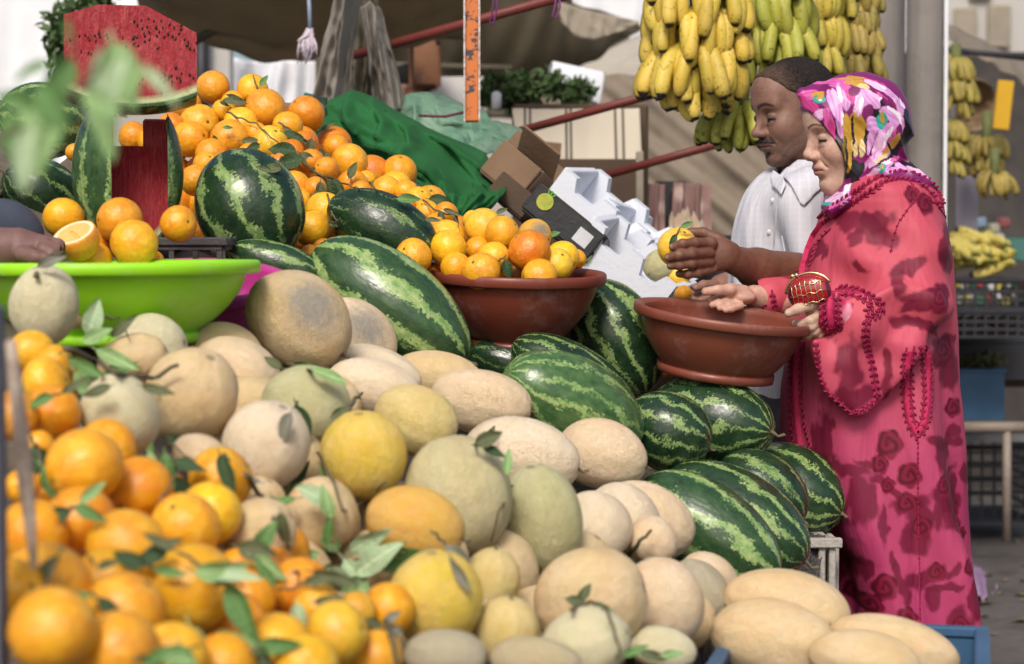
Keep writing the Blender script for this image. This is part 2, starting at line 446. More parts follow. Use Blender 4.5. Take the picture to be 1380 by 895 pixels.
# ---- materials
TARP_BR = simple('tarp_brown', (.32, .27, .19), (.24, .20, .14), 3, .85, .3, 60, trans=.45)
TARP_DK = simple('tarp_olive', (.19, .165, .115), (.12, .105, .075), 2, .9, .3, 60, trans=.3)
TARP_TAN = simple('tarp_tan', (.25, .205, .155), (.18, .145, .105), 4, .85, .3, 60)
TARP_LT = simple('tarp_beige', (.50, .44, .35), (.38, .33, .26), 4, .85, .3, 60, trans=.35)
CLOTH_GY = simple('cloth_taupe', (.33, .295, .255), (.22, .195, .17), 6, .95, .6, 300)
CLOTH_GN = simple('cloth_green', (.018, .135, .035), (.010, .09, .022), 5, .92, .5, 500, dist=.003)
TARP_GN = simple('tarp_pale_green', (.11, .25, .16), (.21, .30, .22), 7, .55, .5, 60)
METAL_RED = simple('red_painted_bar', (.20, .035, .03), (.13, .035, .025), 14, .5, .1)
CARD = simple('cardboard', (.22, .14, .085), (.16, .10, .06), 6, .9, .2, 120)
CARD_DK = simple('cardboard_dark', (.10, .066, .043), (.07, .047, .032), 6, .9, .2, 120)
WHITE = simple('white_panel', (.82, .83, .85), (.70, .71, .75), 3, .7, .1)
STYRO = simple('styrofoam', (.70, .73, .79), (.64, .67, .74), 5, .75, .35, 90, dist=.004)
DARKP = simple('dark_plastic', (.035, .036, .042), (.02, .02, .024), 8, .5, .1)
WOOD_W = simple('whitewashed_wood', (.50, .47, .43), (.28, .24, .20), 18, .85, .5, 90)
WOOD = simple('grey_wood', (.20, .16, .12), (.11, .085, .06), 16, .85, .5, 80)
HERB = simple('herb_leaf', (.05, .10, .03), (.09, .14, .05), 12, .7, .2)
BLUEP = simple('blue_plastic', (.05, .13, .24), (.035, .09, .17), 6, .45, .1)

# ---- columns (concrete) with a cable run on the right one
def mk_col():
    m = Mat('concrete_column', .85, .3)
    c = m.mix(m.ramp(m.noise(2.2, 7, .65), [(.3, 0.0), (.7, 1.0)]), (.185, .165, .15), (.25, .225, .205))
    mp = N(m.nt, 'ShaderNodeMapping'); mp.inputs['Scale'].default_value = (6, 6, .5); m.L(m.tc.outputs['Object'], mp.inputs[0])
    c = m.mix(m.math('MULTIPLY', m.ramp(m.noise(2.5, 5, .6, vec=mp.outputs[0]), [(.45, 0.0), (.65, 1.0)]), .35), c, (.10, .088, .08))
    m.col(c).bump(m.noise(25, 6), .3, .01); return m.m
COLM = mk_col()
c1 = empty('concrete_pillar', P(1192, 340, 6.6) * 1, 'lighter concrete pillar left of the darker one, behind the headscarf', 'pillar'); c1.location.z = 0
m = MB(); x0, x1 = P(1158, 0, 6.6).x, P(1226, 0, 6.6).x
rq = (x1 - x0) / 2; m.lathe([(rq, 0), (rq, 1.2), (rq * 1.01, 1.205), (rq, 1.24), (rq, 3.8), (0, 3.8)], 40, c=((x0 + x1) / 2, 6.68, 0)); m.build('shaft', COLM, c1)
m = MB(); m.box(((x0 + x1) / 2, 6.78, .06), (x1 - x0 + .06, .30, .12), bev=.02); m.build('base', COLM, c1, smooth=False)
c2 = empty('concrete_pillar', P(1247, 340, 6.2), 'grey concrete pillar with a white edge strip, right behind the woman in pink', 'pillar'); c2.location.z = 0
m = MB(); cx = P(1247, 0, 6.3).x; rr_ = S(24.5, 6.3); m.lathe([(rr_, 0), (rr_, 1.0), (rr_ * 1.012, 1.35), (rr_, 1.352), (rr_, 1.62), (rr_ * 1.012, 1.625), (rr_, 1.64), (rr_, 3.8), (0, 3.8)], 40, c=(cx, 6.3, 0)); m.build('shaft', COLM, c2)
m = MB(); xx = P(1271, 0, 6.3).x; m.box((xx, 6.25, 1.9), (.012, .012, 3.8), bev=.003)
m.build('plastic_strip', WHITE, c2, smooth=False)

# ---- far market hall: back walls, panels, awnings
far = MB(); far.box((3.0, 26, 1.6), (60, .3, 3.2)); far.build('far_wall', simple('plaster_far', (.42, .38, .33), (.34, .31, .28), .6, .9, .1), smooth=False, kind='structure')
def mk_win():
    return simple('pale_plaster', (.50, .48, .45), (.42, .40, .38), .8, .8, .1)
PALE = mk_win()
b1 = empty('market_building', (P(1330, 340, 16).x, 16.2, 0), 'pale blurred building front behind the right hand stalls', 'building')
m = MB(); m.box((P(1330, 0, 16).x, 16.3, 2.6), (3.0, .4, 5.2)); m.build('wall', PALE, b1, smooth=False)
for k, (px, py) in enumerate([(1300, 40), (1345, 36), (1320, -30)]):
    q = P(px, py, 16.08); m = MB(); m.box((q.x, 16.06, q.z), (.18, .06, .34), bev=.01); m.build('window', TARP_LT, b1, smooth=False)

sheet('shade_curtain', [(395, -60, 10.5), (755, -60, 10.5), (775, 30, 10.5), (890, 62, 10.5)], [(395, 158, 10.5), (700, 160, 10.5), (800, 162, 10.5), (890, 165, 10.5)], TARP_DK, 60, 20, .06, 4, 3, label='added dark olive curtain standing in for canopy shade deep behind the green cloth', cat='awning')  # dark curtain added in place of the shaded interior under the canopies
sheet('brown_canopy', [(150, -150, 5.6), (380, -190, 5.6), (760, -190, 5.8)], [(188, 14, 7.2), (232, 38, 7.2), (268, 60, 7.2), (330, 76, 7.2), (405, 80, 7.2), (470, 70, 7.2), (560, 66, 7.2), (640, 50, 7.3)], TARP_BR, 60, 24, .015, 3, 1, sag=.12, label='brown canvas canopy sagging over the orange pile', cat='canopy')
sheet('brown_canopy', [(470, -120, 8.2), (740, -130, 8.2), (772, 4, 8.5), (830, 22, 8.7), (864, 36, 8.8)], [(470, 92, 8.8), (560, 104, 8.8), (660, 112, 8.8), (752, 108, 8.8), (800, 78, 8.8), (862, 44, 8.8)], TARP_BR, 60, 24, .02, 4, 6, sag=.1, label='darker brown canopy hanging behind the orange painted pole', cat='canopy')
sheet('beige_flap', [(752, 2, 7.9), (792, 14, 7.9), (860, 28, 7.9)], [(756, 30, 7.9), (778, 50, 7.9), (800, 54, 7.9), (832, 44, 7.9), (862, 34, 7.9)], TARP_LT, 30, 12, .012, 3, 2, label='pale canvas flap curling from the canopy corner', cat='canvas flap')
sheet('beige_awning', [(840, 56, 9.6), (872, 44, 9.6), (1010, 30, 9.6)], [(735, 112, 9.2), (850, 106, 9.2), (1010, 108, 9.2)], simple('tarp_cream', (.42, .38, .31), (.34, .30, .25), 3, .85, .2), 40, 12, .01, 3, 5, label='flat cream awning to the left of the banana bunches', cat='awning')
sheet('draped_tarp', [(735, 104, 8.6), (850, 102, 8.4), (960, 96, 8.2), (1080, 90, 8.0), (1170, 90, 7.8)], [(740, 420, 8.0), (860, 430, 7.9), (960, 430, 7.8), (1080, 430, 7.6), (1170, 430, 7.5)], TARP_TAN, 110, 50, .035, 5, 9, sag=.0, shear=-.9, wr=.02, wf=5, label='tan tarpaulin wall draped in diagonal folds behind the bananas', cat='tarpaulin')
# canopy beams and poles
def bar(name, a, b, r, mat, label, cat, n=10, **k):
    m = MB(); A, B = P(*a), P(*b); m.tube([A, B], r, n); return m.build(name, mat, label=label, cat=cat, **k)
bar('canopy_beam', (262, 56, 7.0), (378, -14, 6.6), .016, TARP_DK, 'thin dark beam under the brown canopy, upper left', 'beam')
bar('canopy_beam', (430, 85, 8.5), (690, 92, 8.5), .014, TARP_DK, 'thin dark beam crossing behind the orange pole', 'beam')
G_BAR = 'red painted tent bars'
bar('red_bar', (478, 74, 5.6), (770, -8, 5.3), .0135, METAL_RED, 'upper red bar crossing behind the orange pole', 'metal bar', group=G_BAR)
bar('red_bar', (688, 180, 5.9), (892, 124, 5.6), .0125, METAL_RED, 'middle red bar in front of the striped cloth', 'metal bar', group=G_BAR)
bar('red_bar', (760, 252, 6.0), (968, 194, 5.7), .0125, METAL_RED, 'lower red bar ending behind the small green bananas', 'metal bar', group=G_BAR)
def mk_pole():
    m = Mat('orange_pole_paint', .5)
    mp = N(m.nt, 'ShaderNodeMapping'); mp.inputs['Rotation'].default_value = (0, .7, 0); mp.inputs['Scale'].default_value = (30, 30, 34); m.L(m.tc.outputs['Object'], mp.inputs[0])
    c = m.mix(m.ramp(m.noise(1.2, 4, .7, vec=mp.outputs[0]), [(.53, 0.0), (.57, 1.0)]), (.58, .16, .03), (.05, .04, .05))
    c = m.mix(m.ramp(m.noise(9, 3), [(.66, 0.0), (.68, 1.0)]), c, (.03, .03, .06))
    m.col(c); return m.m
pl = empty('orange_pole', P(637, 164, 5.0), 'orange painted upright pole with black specks and white edges', 'pole')
m = MB(); a, b = P(626, 164, 5.0), P(646, 164, 5.0); zt = P(636, -160, 5.0).z
m.box(((a.x + b.x) / 2, 5.02, (a.z + zt) / 2), (b.x - a.x, .03, zt - a.z), bev=.004); m.build('shaft', mk_pole(), pl, smooth=False)
for s_, xx in ((0, a.x), (1, b.x)):
    m = MB(); m.box((xx, 5.003, (a.z + zt) / 2), (.0045, .012, zt - a.z)); m.build('edge_trim', mk_pole() if 0 else simple('pole_edge', (.75, .72, .72), (.25, .15, .1), 90, .5), pl, smooth=False)

# left background: bright sky gap covered by added white sheets, white wall, hanging greenery
sheet('white_backing', [(745, -60, 13), (900, -60, 13)], [(745, 70, 13), (900, 70, 13)], WHITE, 20, 12, .03, 2, 9, label='added white sheet standing in for bright sky seen between canopy corner and bananas', cat='plastic sheet')  # white sheet added in place of the blown-out sky patch
sheet('white_backing', [(70, -60, 12.5), (300, -60, 12.5)], [(70, 130, 12.5), (300, 130, 12.5)], WHITE, 30, 20, .03, 2, 6, label='added white sheet standing in for bright sky high behind the red watermelon block', cat='plastic sheet')  # another added sheet, whitening the sky above the block
sheet('white_backing', [(-60, -40, 9.5), (60, -30, 9.5), (110, -30, 9.5)], [(-60, 260, 9.5), (60, 260, 9.5), (110, 260, 9.5)], WHITE, 30, 20, .03, 2, 4, label='white plastic sheet hanging at the far left', cat='plastic sheet')  # real sheet, carried higher to cover the sky with white
sheet('white_backing', [(262, 60, 9.0), (330, 82, 9.0), (425, 80, 9.0)], [(262, 190, 9.0), (330, 190, 9.0), (425, 190, 9.0)], simple('pale_sheet', (.55, .56, .60), (.78, .78, .80), 3, .6, .2), 60, 20, .05, 3, 8, label='pale translucent sheet behind the top of the orange pile', cat='plastic sheet')
m = MB(); q = P(298, 100, 8.7); m.box(q, (.10, .08, .62), bev=.01); m.build('white_post', PALE, smooth=False, label='broad cream post behind the topmost oranges', cat='post')
bar('dark_post', (272, 20, 8.6), (272, 200, 8.6), .03, DARKP, 'dark slim post right of the red watermelon block', 'post')
sheet('purple_cloth', [(394, 12, 7.6), (425, 12, 7.6)], [(396, 82, 7.6), (425, 82, 7.6)], simple('purple_cloth', (.06, .035, .075), None, 8, .9), 10, 10, .01, 2, 1, label='dark purple cloth hanging under the canopy', cat='cloth')

def leafcloud(name, px, py, d, rx, ry, n, size, mat, label, cat, seed=1, core=True, **k):
    """bush of many small leaves on thin stems"""
    r = random.Random(seed); c = P(px, py, d); root = empty(name, (c.x, c.y, c.z - S(ry, d)), label, cat)
    m = MB(); rx, ry = S(rx, d), S(ry, d)
    cl = [(r.gauss(0, .45), r.gauss(0, .45), r.gauss(0, .45)) for _ in range(14)]
    for _ in range(n):
        b = cl[r.randrange(14)]
        v = Vector((b[0] + r.gauss(0, .25), b[1] + r.gauss(0, .25), b[2] + r.gauss(0, .25)))
        if v.length > 1.15: v *= 1.1 / v.length
        p = c + Vector((v.x * rx, v.y * rx, v.z * ry))
        a = Vector((r.gauss(0, 1), r.gauss(0, 1), r.gauss(0, 1) + .4)).normalized(); q = a.cross(Vector((r.gauss(0, 1), r.gauss(0, 1), r.gauss(0, 1)))).normalized()
        s = size * r.uniform(.6, 1.3)
        m.add([p, p + a * s * .5 + q * s * .22, p + a * s, p + a * s * .5 - q * s * .22], [(0, 1, 2, 3)])
    m.build('foliage', mat, root, smooth=False, kind='stuff')
    m = MB()
    for _ in range(10):
        e = c + Vector((r.uniform(-.6, .6) * rx, r.uniform(-.3, .3) * rx, r.uniform(0, .7) * ry)); m.tube([(c.x + r.uniform(-.1, .1) * rx, c.y, c.z - ry), e], .004, 5)
    m.build('stems', TWIG, root)
    return root
leafcloud('herb_bundle', 118, 62, 6.6, 52, 95, 3600, .045, HERB, 'dark feathery greenery bundle behind the red watermelon block', 'greenery', 1)
leafcloud('herb_bundle', 705, 118, 7.2, 44, 28, 1800, .035, HERB, 'large bundle of mint right of the orange pole', 'herbs', 2)
leafcloud('herb_bundle', 668, 124, 7.0, 22, 20, 700, .03, HERB, 'small bundle of mint against the orange pole', 'herbs', 5)
leafcloud('herb_bundle', 773, 124, 7.2, 25, 20, 900, .032, HERB, 'rounded mint bundle standing on the striped cloth counter', 'herbs', 3)
m = MB(); q = P(669, 135, 6.8); m.lathe([(0, -.03), (.017, -.03), (.017, .02), (.008, .03), (0, .03)], 16, c=q); m.build('white_bottle', WHITE, label='small white pot among the mint bundles', cat='pot')
m = MB(); q = P(775, 112, 7.8); m.box(q, (.22, .03, .13), M_rot('Y', 12), bev=.01); m.build('white_paper', WHITE, label='white paper behind the rounded mint bundle', cat='paper')
m = MB(); q = P(617, 128, 8.4); m.box(q, (.24, .06, .15), bev=.01); m.build('white_box', PALE, label='pale box left of the orange pole, in the dark', cat='box')
m = MB(); q = P(573, 88, 8.2); m.box(q, (.13, .08, .2), bev=.02); m.build('brown_bag', simple('brown_bag', (.20, .09, .04), (.12, .05, .025), 6), label='brown bag hanging deep under the canopy', cat='bag')
for k, (a, b, d, lb) in enumerate([((470, 57), (498, 53), 9.6, 'thin white tube lamp left, under the dark canopy'), ((680, 6), (712, 4), 9.6, 'thin white tube lamp near the top, right of the pole')]):
    m = MB(); m.tube([P(*a, d), P(*b, d)], .012, 8); m.build('tube_lamp', WHITE, label=lb, cat='lamp')

# hanging taupe jacket-like cloths
sheet('hanging_cloth', [(452, -12, 5.4), (470, -14, 5.3), (487, -10, 5.4)], [(421, 136, 5.5), (450, 150, 5.4), (478, 138, 5.45)], CLOTH_GY, 50, 40, .028, 2, 2, wr=.02, wf=3, label='taupe cloth hanging in long folds, left piece', cat='cloth', group='hanging taupe cloths')
sheet('hanging_cloth', [(486, 8, 5.5), (500, 2, 5.45), (516, 14, 5.5)], [(505, 146, 5.6), (528, 150, 5.5), (548, 146, 5.6)], CLOTH_GY, 40, 40, .022, 2, 5, wr=.02, wf=3, label='taupe cloth hanging in long folds, right piece', cat='cloth', group='hanging taupe cloths')
sheet('hanging_cloth', [(480, -12, 5.65), (512, -8, 5.6)], [(478, 150, 5.7), (510, 150, 5.7)], TARP_DK, 24, 24, .02, 2, 7, wr=.02, wf=3, label='black folds of cloth between the two taupe pieces', cat='cloth', group='hanging taupe cloths')
# cord with a white tuft
cd = empty('tufted_rope', P(415, 70, 5.8), 'pale blue cord with a white plastic tuft, beside the taupe cloth', 'cord')
m = MB(); m.tube([P(414, -30, 5.8), P(417, 10, 5.8), P(418, 38, 5.8)], .006, 8); m.build('cord', simple('cord_blue', (.35, .42, .55), None, 20), cd)
m = MB(); r1 = random.Random(9)
for _ in range(60):
    p = P(417 + r1.gauss(0, 3), 38 + r1.uniform(0, 8), 5.8); e = P(414 + r1.gauss(0, 6), 55 + r1.uniform(0, 32), 5.8 + r1.uniform(-.03, .03)); m.tube([p, p.lerp(e, .5) + Vector((r1.gauss(0, .008), 0, 0)), e], [.003, .004, .001], 4)
m.build('tuft', simple('tuft_white', (.62, .56, .60), (.5, .4, .5), 20), cd)
for k, (x, y, d, lb) in enumerate([(667, 0, 5.2, 'purple twine loop tied on the upper red bar, by the pole'), (752, 0, 5.2, 'short purple twine hanging near the canopy corner')]):
    m = MB(); m.tube([P(x, y - 20, d), P(x - 4, y + 20 - 12 * k, d), P(x - 8, y + 32 - 10 * k, d), P(x - 2, y + 34 - 10 * k, d), P(x + 3, y + 10, d), P(x + 1, y - 20, d)], .0028, 6)
    m.build('purple_twine', simple('twine', (.22, .06, .20), None, 20), label=lb, cat='twine')

# green crate corner posts left of the green cloth
for k, (x, y, an, lb) in enumerate([(414, 143, 12, 'green painted board end beside the pile top'), (434, 148, 8, 'dark green board leaning next to the green cloth')]):
    m = MB(); q = P(x, y, 5.0); m.box(q, (S(14 - 4 * k, 5), .02, S(34, 5)), M_rot('Y', -an if 0 else an), bev=.002)
    m.build('board', simple('board_green', (.05, .14, .11) if k == 0 else (.02, .05, .035), None, 30, .8), smooth=False, label=lb, cat='board')
m = MB(); q = P(405, 172, 5.1); m.box(q, (S(90, 5.1), .5, S(48, 5.1)), bev=.01); m.build('grey_crate', simple('crate_grey', (.16, .155, .15), (.10, .095, .09), 12), smooth=False, label='dark grey crate behind the top right of the pile', cat='crate')

# green blanket heaped over boxes
sheet('green_blanket', [(398, 164, 4.95), (430, 158, 4.95), (443, 138, 4.95), (474, 124, 5.0), (506, 131, 5.05), (541, 155, 5.1), (576, 176, 5.1), (623, 196, 5.1), (654, 207, 5.05), (668, 232, 5.0), (680, 252, 4.9)],
      [(392, 190, 4.85), (440, 206, 4.8), (490, 220, 4.78), (530, 224, 4.72), (566, 252, 4.66), (592, 284, 4.62), (608, 300, 4.6), (630, 304, 4.6), (650, 290, 4.62), (668, 276, 4.66), (680, 262, 4.66)], CLOTH_GN, 170, 110, .006, 2.2, 12, wr=.006, wf=3,
      ridges=[([(478, 128), (500, 150), (545, 176), (600, 205), (665, 232)], .034, .075), ([(450, 140), (480, 165), (540, 196), (590, 232), (640, 262), (662, 272)], .032, .075), ([(410, 172), (470, 180), (530, 205), (570, 236), (610, 280)], .030, .065),
              ([(505, 140), (520, 168), (514, 186)], .014, .05), ([(528, 158), (552, 180), (556, 200), (540, 206)], .013, .055), ([(560, 172), (610, 206), (650, 250)], .012, .045), ([(470, 140), (466, 168), (480, 182)], .013, .04), ([(590, 196), (640, 222), (672, 250)], .012, .04),
              ([(500, 200), (540, 214), (566, 240)], .011, .035), ([(600, 250), (612, 280), (618, 296)], .013, .05), ([(640, 256), (646, 276), (640, 292)], .012, .04), ([(545, 215), (580, 240), (604, 262)], .010, .03)],
      label='bright green blanket thrown in heavy folds behind the oranges', cat='blanket')
sheet('green_blanket_end', [(600, 262, 4.62), (640, 262, 4.6), (676, 262, 4.62)], [(606, 296, 4.6), (622, 300, 4.56), (640, 296, 4.6)], CLOTH_GN, 30, 20, .03, 2, 3, label='lower corner of green cloth dangling above the filled bowl', cat='cloth')
sheet('pale_tarp', [(533, 158, 5.6), (545, 132, 5.6), (575, 128, 5.65), (610, 138, 5.7), (640, 150, 5.7), (668, 166, 5.6), (700, 176, 5.5), (735, 205, 5.4), (762, 244, 5.3)],
      [(550, 178, 5.4), (580, 190, 5.35), (610, 200, 5.3), (640, 208, 5.25), (672, 214, 5.2), (690, 216, 5.2), (716, 224, 5.2), (736, 236, 5.2), (752, 254, 5.2)], TARP_GN, 120, 60, .010, 4, 21, wr=.016, wf=5, ridges=[([(545, 150), (590, 160), (640, 175)], .02, .04), ([(575, 132), (600, 165), (660, 190)], .014, .04), ([(630, 150), (660, 180), (720, 205)], .016, .05), ([(680, 170), (720, 200), (750, 240)], .012, .04), ([(560, 140), (556, 165)], .01, .03)],
      label='crumpled pale green tarpaulin behind the green blanket', cat='tarpaulin')
m = MB(); m.tube([P(565, 156, 5.3), P(600, 157, 5.25), P(632, 150, 5.3)], .004, 6); m.build('purple_rope', simple('rope_p', (.16, .03, .07), None, 20), label='thin purple rope tied across the pale green tarpaulin', cat='rope')
# counter with cream striped cloth
def mk_stripe():
    m = Mat('striped_cream_cloth', .9, .2)
    sx = N(m.nt, 'ShaderNodeSeparateXYZ'); m.L(m.tc.outputs['Generated'], sx.inputs[0])
    f = sx.outputs[0]
    st = None
    for p in (.10, .14, .42, .455, .80, .86):
        b = m.ramp(m.math('ABSOLUTE', m.math('SUBTRACT', f, p)), [(.008, 1.0), (.013, 0.0)])
        st = b if st is None else m.math('MAXIMUM', st, b)
    base = m.mix(m.noise(3, 4), (.50, .43, .33), (.62, .56, .46))
    m.col(m.mix(m.math('MULTIPLY', st, .85), base, (.06, .05, .04))).bump(m.noise(200, 3), .3, .003); return m.m
sheet('striped_cloth', [(690, 146, 6.5), (760, 147, 6.5), (862, 146, 6.5)], [(700, 222, 6.4), (770, 226, 6.4), (866, 232, 6.4)], mk_stripe(), 60, 30, .004, 3, 3, label='cream cloth with thin dark stripes hanging over the counter', cat='cloth')
m = MB(); a, b = P(690, 150, 6.9), P(865, 150, 6.9); m.box(((a.x + b.x) / 2, 6.95, a.z / 2), (b.x - a.x, .8, a.z), bev=.01); m.build('market_counter', CARD_DK, smooth=False, label='brown counter box carrying the mint bundles', cat='counter')
m = MB(); q = P(745, 203, 6.35); m.box(q, (S(22, 6.3), .01, S(22, 6.3)), M_rot('Y', 6)); m.build('card_scrap', CARD, smooth=False, label='small brown card on the striped cloth', cat='card')
m = MB(); a, b, c = P(738, 214, 6.1), P(864, 214, 6.1), P(800, 300, 6.1); m.box(((a.x + b.x) / 2, 6.12, (a.z + c.z) / 2), (b.x - a.x, .03, a.z - c.z), M_rot('Y', 0), bev=.004); m.build('cardboard_sheet', CARD_DK, smooth=False, label='large dark brown cardboard sheet under the striped cloth', cat='cardboard')
m = MB(); q = P(862, 246, 6.0); m.box(q, (.022, .03, S(84, 6)), bev=.003); m.build('wood_strip', TARP_LT, smooth=False, label='pale upright strip at the cardboard sheet edge', cat='wood strip')
def mk_pink():
    m = Mat('pink_patterned', .9, .2)
    c = m.mix(m.ramp(m.noise(3, 3), [(.45, 0.0), (.6, 1.0)]), (.20, .12, .11), (.36, .22, .20))
    c = m.mix(m.ramp(m.vor(8), [(.15, 1.0), (.3, 0.0)]), c, (.42, .32, .28)); m.col(c); return m.m
PK = mk_pink()
for k, (x0, x1, lb) in enumerate([(864, 896, 'faded pink patterned sack left of the dark gap'), (908, 958, 'faded pink patterned sack right of the dark gap')]):
    sheet('patterned_sack', [(x0, 246, 6.6), (x1, 248, 6.6)], [(x0, 318, 6.55), (x1, 318, 6.55)], PK, 24, 20, .02, 2, k, thick=.15, label=lb, cat='sack', group='faded pink sacks')
m = MB(); q = P(903, 300, 6.8); m.box(q, (.10, .05, .28)); m.build('dark_board', DARKP, smooth=False, label='dark board behind the faded pink sacks', cat='board')
m = MB(); a, b = P(850, 318, 6.3), P(1010, 318, 6.3); m.box(((a.x + b.x) / 2, 6.5, a.z / 2), (b.x - a.x, 1.0, a.z), bev=.01); m.build('low_counter', DARKP, smooth=False, label='low dark counter behind the man and the held orange', cat='counter')
sheet('paper_wrap', [(902, 290, 6.0), (925, 282, 6.0), (948, 296, 6.0)], [(900, 328, 5.8), (930, 330, 5.8), (962, 330, 5.8)], simple('wrap', (.50, .30, .14), (.55, .5, .42), 5), 16, 12, .03, 3, 4, label='crumpled orange and cream wrapping behind the held orange', cat='wrapping paper')

# vendor and far person bits are in the people section

# ---- right background stall
STEEL = simple('steel_bar', (.30, .24, .19), (.2, .16, .13), 12, .5)
def crate(name, px0, py0, px1, py1, d, depth, mat, label, rows=4, cols=6, parent=None, group=None, lattice=True, rot=0):
    """open topped plastic crate with slotted sides, front face at depth d"""
    a, b = P(px0, py1, d), P(px1, py0, d); W, H = b.x - a.x, b.z - a.z
    root = empty(name, (a.x + W / 2, d + depth / 2, a.z), label, 'crate', group); t = .012
    cx, cy, z0 = a.x + W / 2, d + depth / 2, a.z
    for (nm, dx, dy, ln, ax) in (('front_panel', 0, -depth / 2, W, 0), ('back_panel', 0, depth / 2, W, 0), ('side_panel', -W / 2, 0, depth, 1), ('side_panel', W / 2, 0, depth, 1)):
        m = MB()
        def seg(u0, u1, v0, v1, tt=t):
            c = ((u0 + u1) / 2, (v0 + v1) / 2)
            if ax == 0: m.box((cx + c[0], cy + dy, z0 + c[1]), (u1 - u0, tt, v1 - v0))
            else: m.box((cx + dx, cy + c[0], z0 + c[1]), (tt, u1 - u0, v1 - v0))
        if lattice:
            for r in range(rows + 1): seg(-ln / 2 + .001, ln / 2 - .001, r * (H - .014) / rows, r * (H - .014) / rows + .012)
            for q in range(cols + 1): seg(-ln / 2 + q * (ln - .01) / cols, -ln / 2 + q * (ln - .01) / cols + .009, .001, H - .003, t * .7)
        else: seg(-ln / 2, ln / 2, 0, H)
        m.build(nm, mat, root, smooth=False)
    m = MB(); m.box((cx, cy, z0 + .006), (W - .01, depth - .02, .010)); m.build('bottom', mat, root, smooth=False)
    m = MB()
    for (dx, dy, sx_, sy_) in ((0, -depth / 2, W + .02, .022), (0, depth / 2, W + .02, .022), (-W / 2, 0, .022, depth - .024), (W / 2, 0, .022, depth - .024)):
        m.box((cx + dx, cy + dy, z0 + H), (sx_, sy_, .016), bev=.003)
    m.build('rim', mat, root, smooth=False)
    return root
crate('plastic_crate', 1285, 378, 1385, 418, 7.6, .4, DARKP, 'upper black slatted crate at right holding loose packets', 3, 7, group='black crates of the far stall')
crate('plastic_crate', 1283, 420, 1388, 456, 7.55, .4, DARKP, 'second black slatted crate below the packets', 3, 7, group='black crates of the far stall')
crate('plastic_crate', 1288, 602, 1392, 704, 8.6, .45, DARKP, 'large dark crate standing on the floor at right', 5, 6, group='black crates of the far stall')
crate('plastic_crate', 1282, 460, 1390, 512, 8.1, .4, DARKP, 'dark closed crate in shade under the slatted ones', lattice=False, group='black crates of the far stall')
crate('plastic_crate', 1290, 500, 1352, 566, 7.9, .3, BLUEP, 'blue grey bin with dry herbs behind the metal bar', lattice=False)
m = MB(); m.tube([P(1285, 576, 7.5), P(1400, 576, 7.5)], .022, 12); m.tube([P(1357, 576, 7.5), P(1357, 730, 7.5)], .016, 10)
m.build('metal_rail', STEEL, label='bent tubular metal rail at the right edge', cat='rail')
m = MB(); q = P(1330, 586, 8.3); m.box(q, (.5, .3, .03)); m.build('shelf_board', simple('shelf_grey', (.22, .22, .22), None, 8), smooth=False, label='grey shelf board above the floor crate at right', cat='shelf')
leafcloud('herb_bundle', 1322, 490, 8.05, 30, 14, 500, .03, simple('dry_herb', (.12, .12, .05), (.07, .07, .03), 10), 'dried herbs heaped on the blue grey bin', 'herbs', 7)
# packets in the crates
pk = random.Random(4)
for k in range(26):
    x, y = 1290 + (k % 9) * 11 + pk.uniform(-3, 3), (386, 404, 436)[k // 9] + pk.uniform(-4, 4); d = 7.75 + pk.uniform(0, .12) - (.0 if y < 420 else .02)
    m = MB(); m.box(P(x, y, d), (S(9, 7.7), .03, S(11, 7.7)), M_rot('Y', pk.uniform(-30, 30)), bev=.004)
    cc = [(.5, .42, .06), (.4, .38, .34), (.05, .2, .12), (.35, .06, .05), (.5, .5, .5)][k % 5]
    o = m.build('packet', simple('packet', cc, None, 20) if k < 5 else bpy.data.materials['packet' + ('.%03d' % (k % 5) if k % 5 else '')], smooth=False, label='%s packet, %s from the left in the %s row of the far slatted crates' % (dict([((.5, .42, .06), 'yellow'), ((.4, .38, .34), 'beige'), ((.05, .2, .12), 'green'), ((.35, .06, .05), 'red'), ((.5, .5, .5), 'grey')])[cc], ['first', 'second', 'third', 'fourth', 'fifth', 'sixth', 'seventh', 'eighth', 'ninth'][k % 9], ['top', 'middle', 'bottom'][k // 9]), cat='packet', group='packets in the far crates')
# lilac board, yellow sign, basket
m = MB(); q = P(1300, 296, 8.4); m.box(q, (S(34, 8.4), .03, S(118, 8.4)), bev=.004); m.build('lilac_board', simple('lilac', (.42, .38, .45), None, 3, .7), smooth=False, label='pale lilac board standing behind the pink shoulder', cat='board')
m = MB(); q = P(1280, 250, 8.2); m.box((q.x, q.y, q.z - .3), (S(14, 8.2), .05, 1.5), bev=.01); m.build('grey_post', COLM, smooth=False, label='grey brown post left of the lilac board', cat='post')
m = MB(); q = P(1352, 142, 8.0); m.box(q, (S(22, 8), .02, S(66, 8)), M_rot('Y', 6), bev=.004); m.build('yellow_sign', simple('yellow', (.70, .40, .02), (.6, .33, .02), 4, .6), smooth=False, label='tall yellow card hanging at the right edge', cat='card')
def mk_wicker():
    m = Mat('wicker', .85, .3); m.col(m.mix(m.ramp(m.noise(20, 4), [(.4, 0.0), (.6, 1.0)]), (.20, .12, .07), (.34, .24, .15))); m.bump(m.vor(60), .6, .01); return m.m
WK = mk_wicker()
q = P(1312, 142, 8.3); R_ = basis((.25, -1, -.1)); m = MB(); r_ = S(36, 8.3)
m.lathe([(0, -.16), (r_ * .6, -.16), (r_ * .95, -.05), (r_, 0), (r_ * .96, .012), (r_ * .9, -.04), (r_ * .55, -.14), (0, -.145)], 30, R_, q)
m.build('wicker_basket', WK, label='round wicker basket hung sideways by the far bananas', cat='basket')
m = MB(); a = P(1285, 100, 8.2)
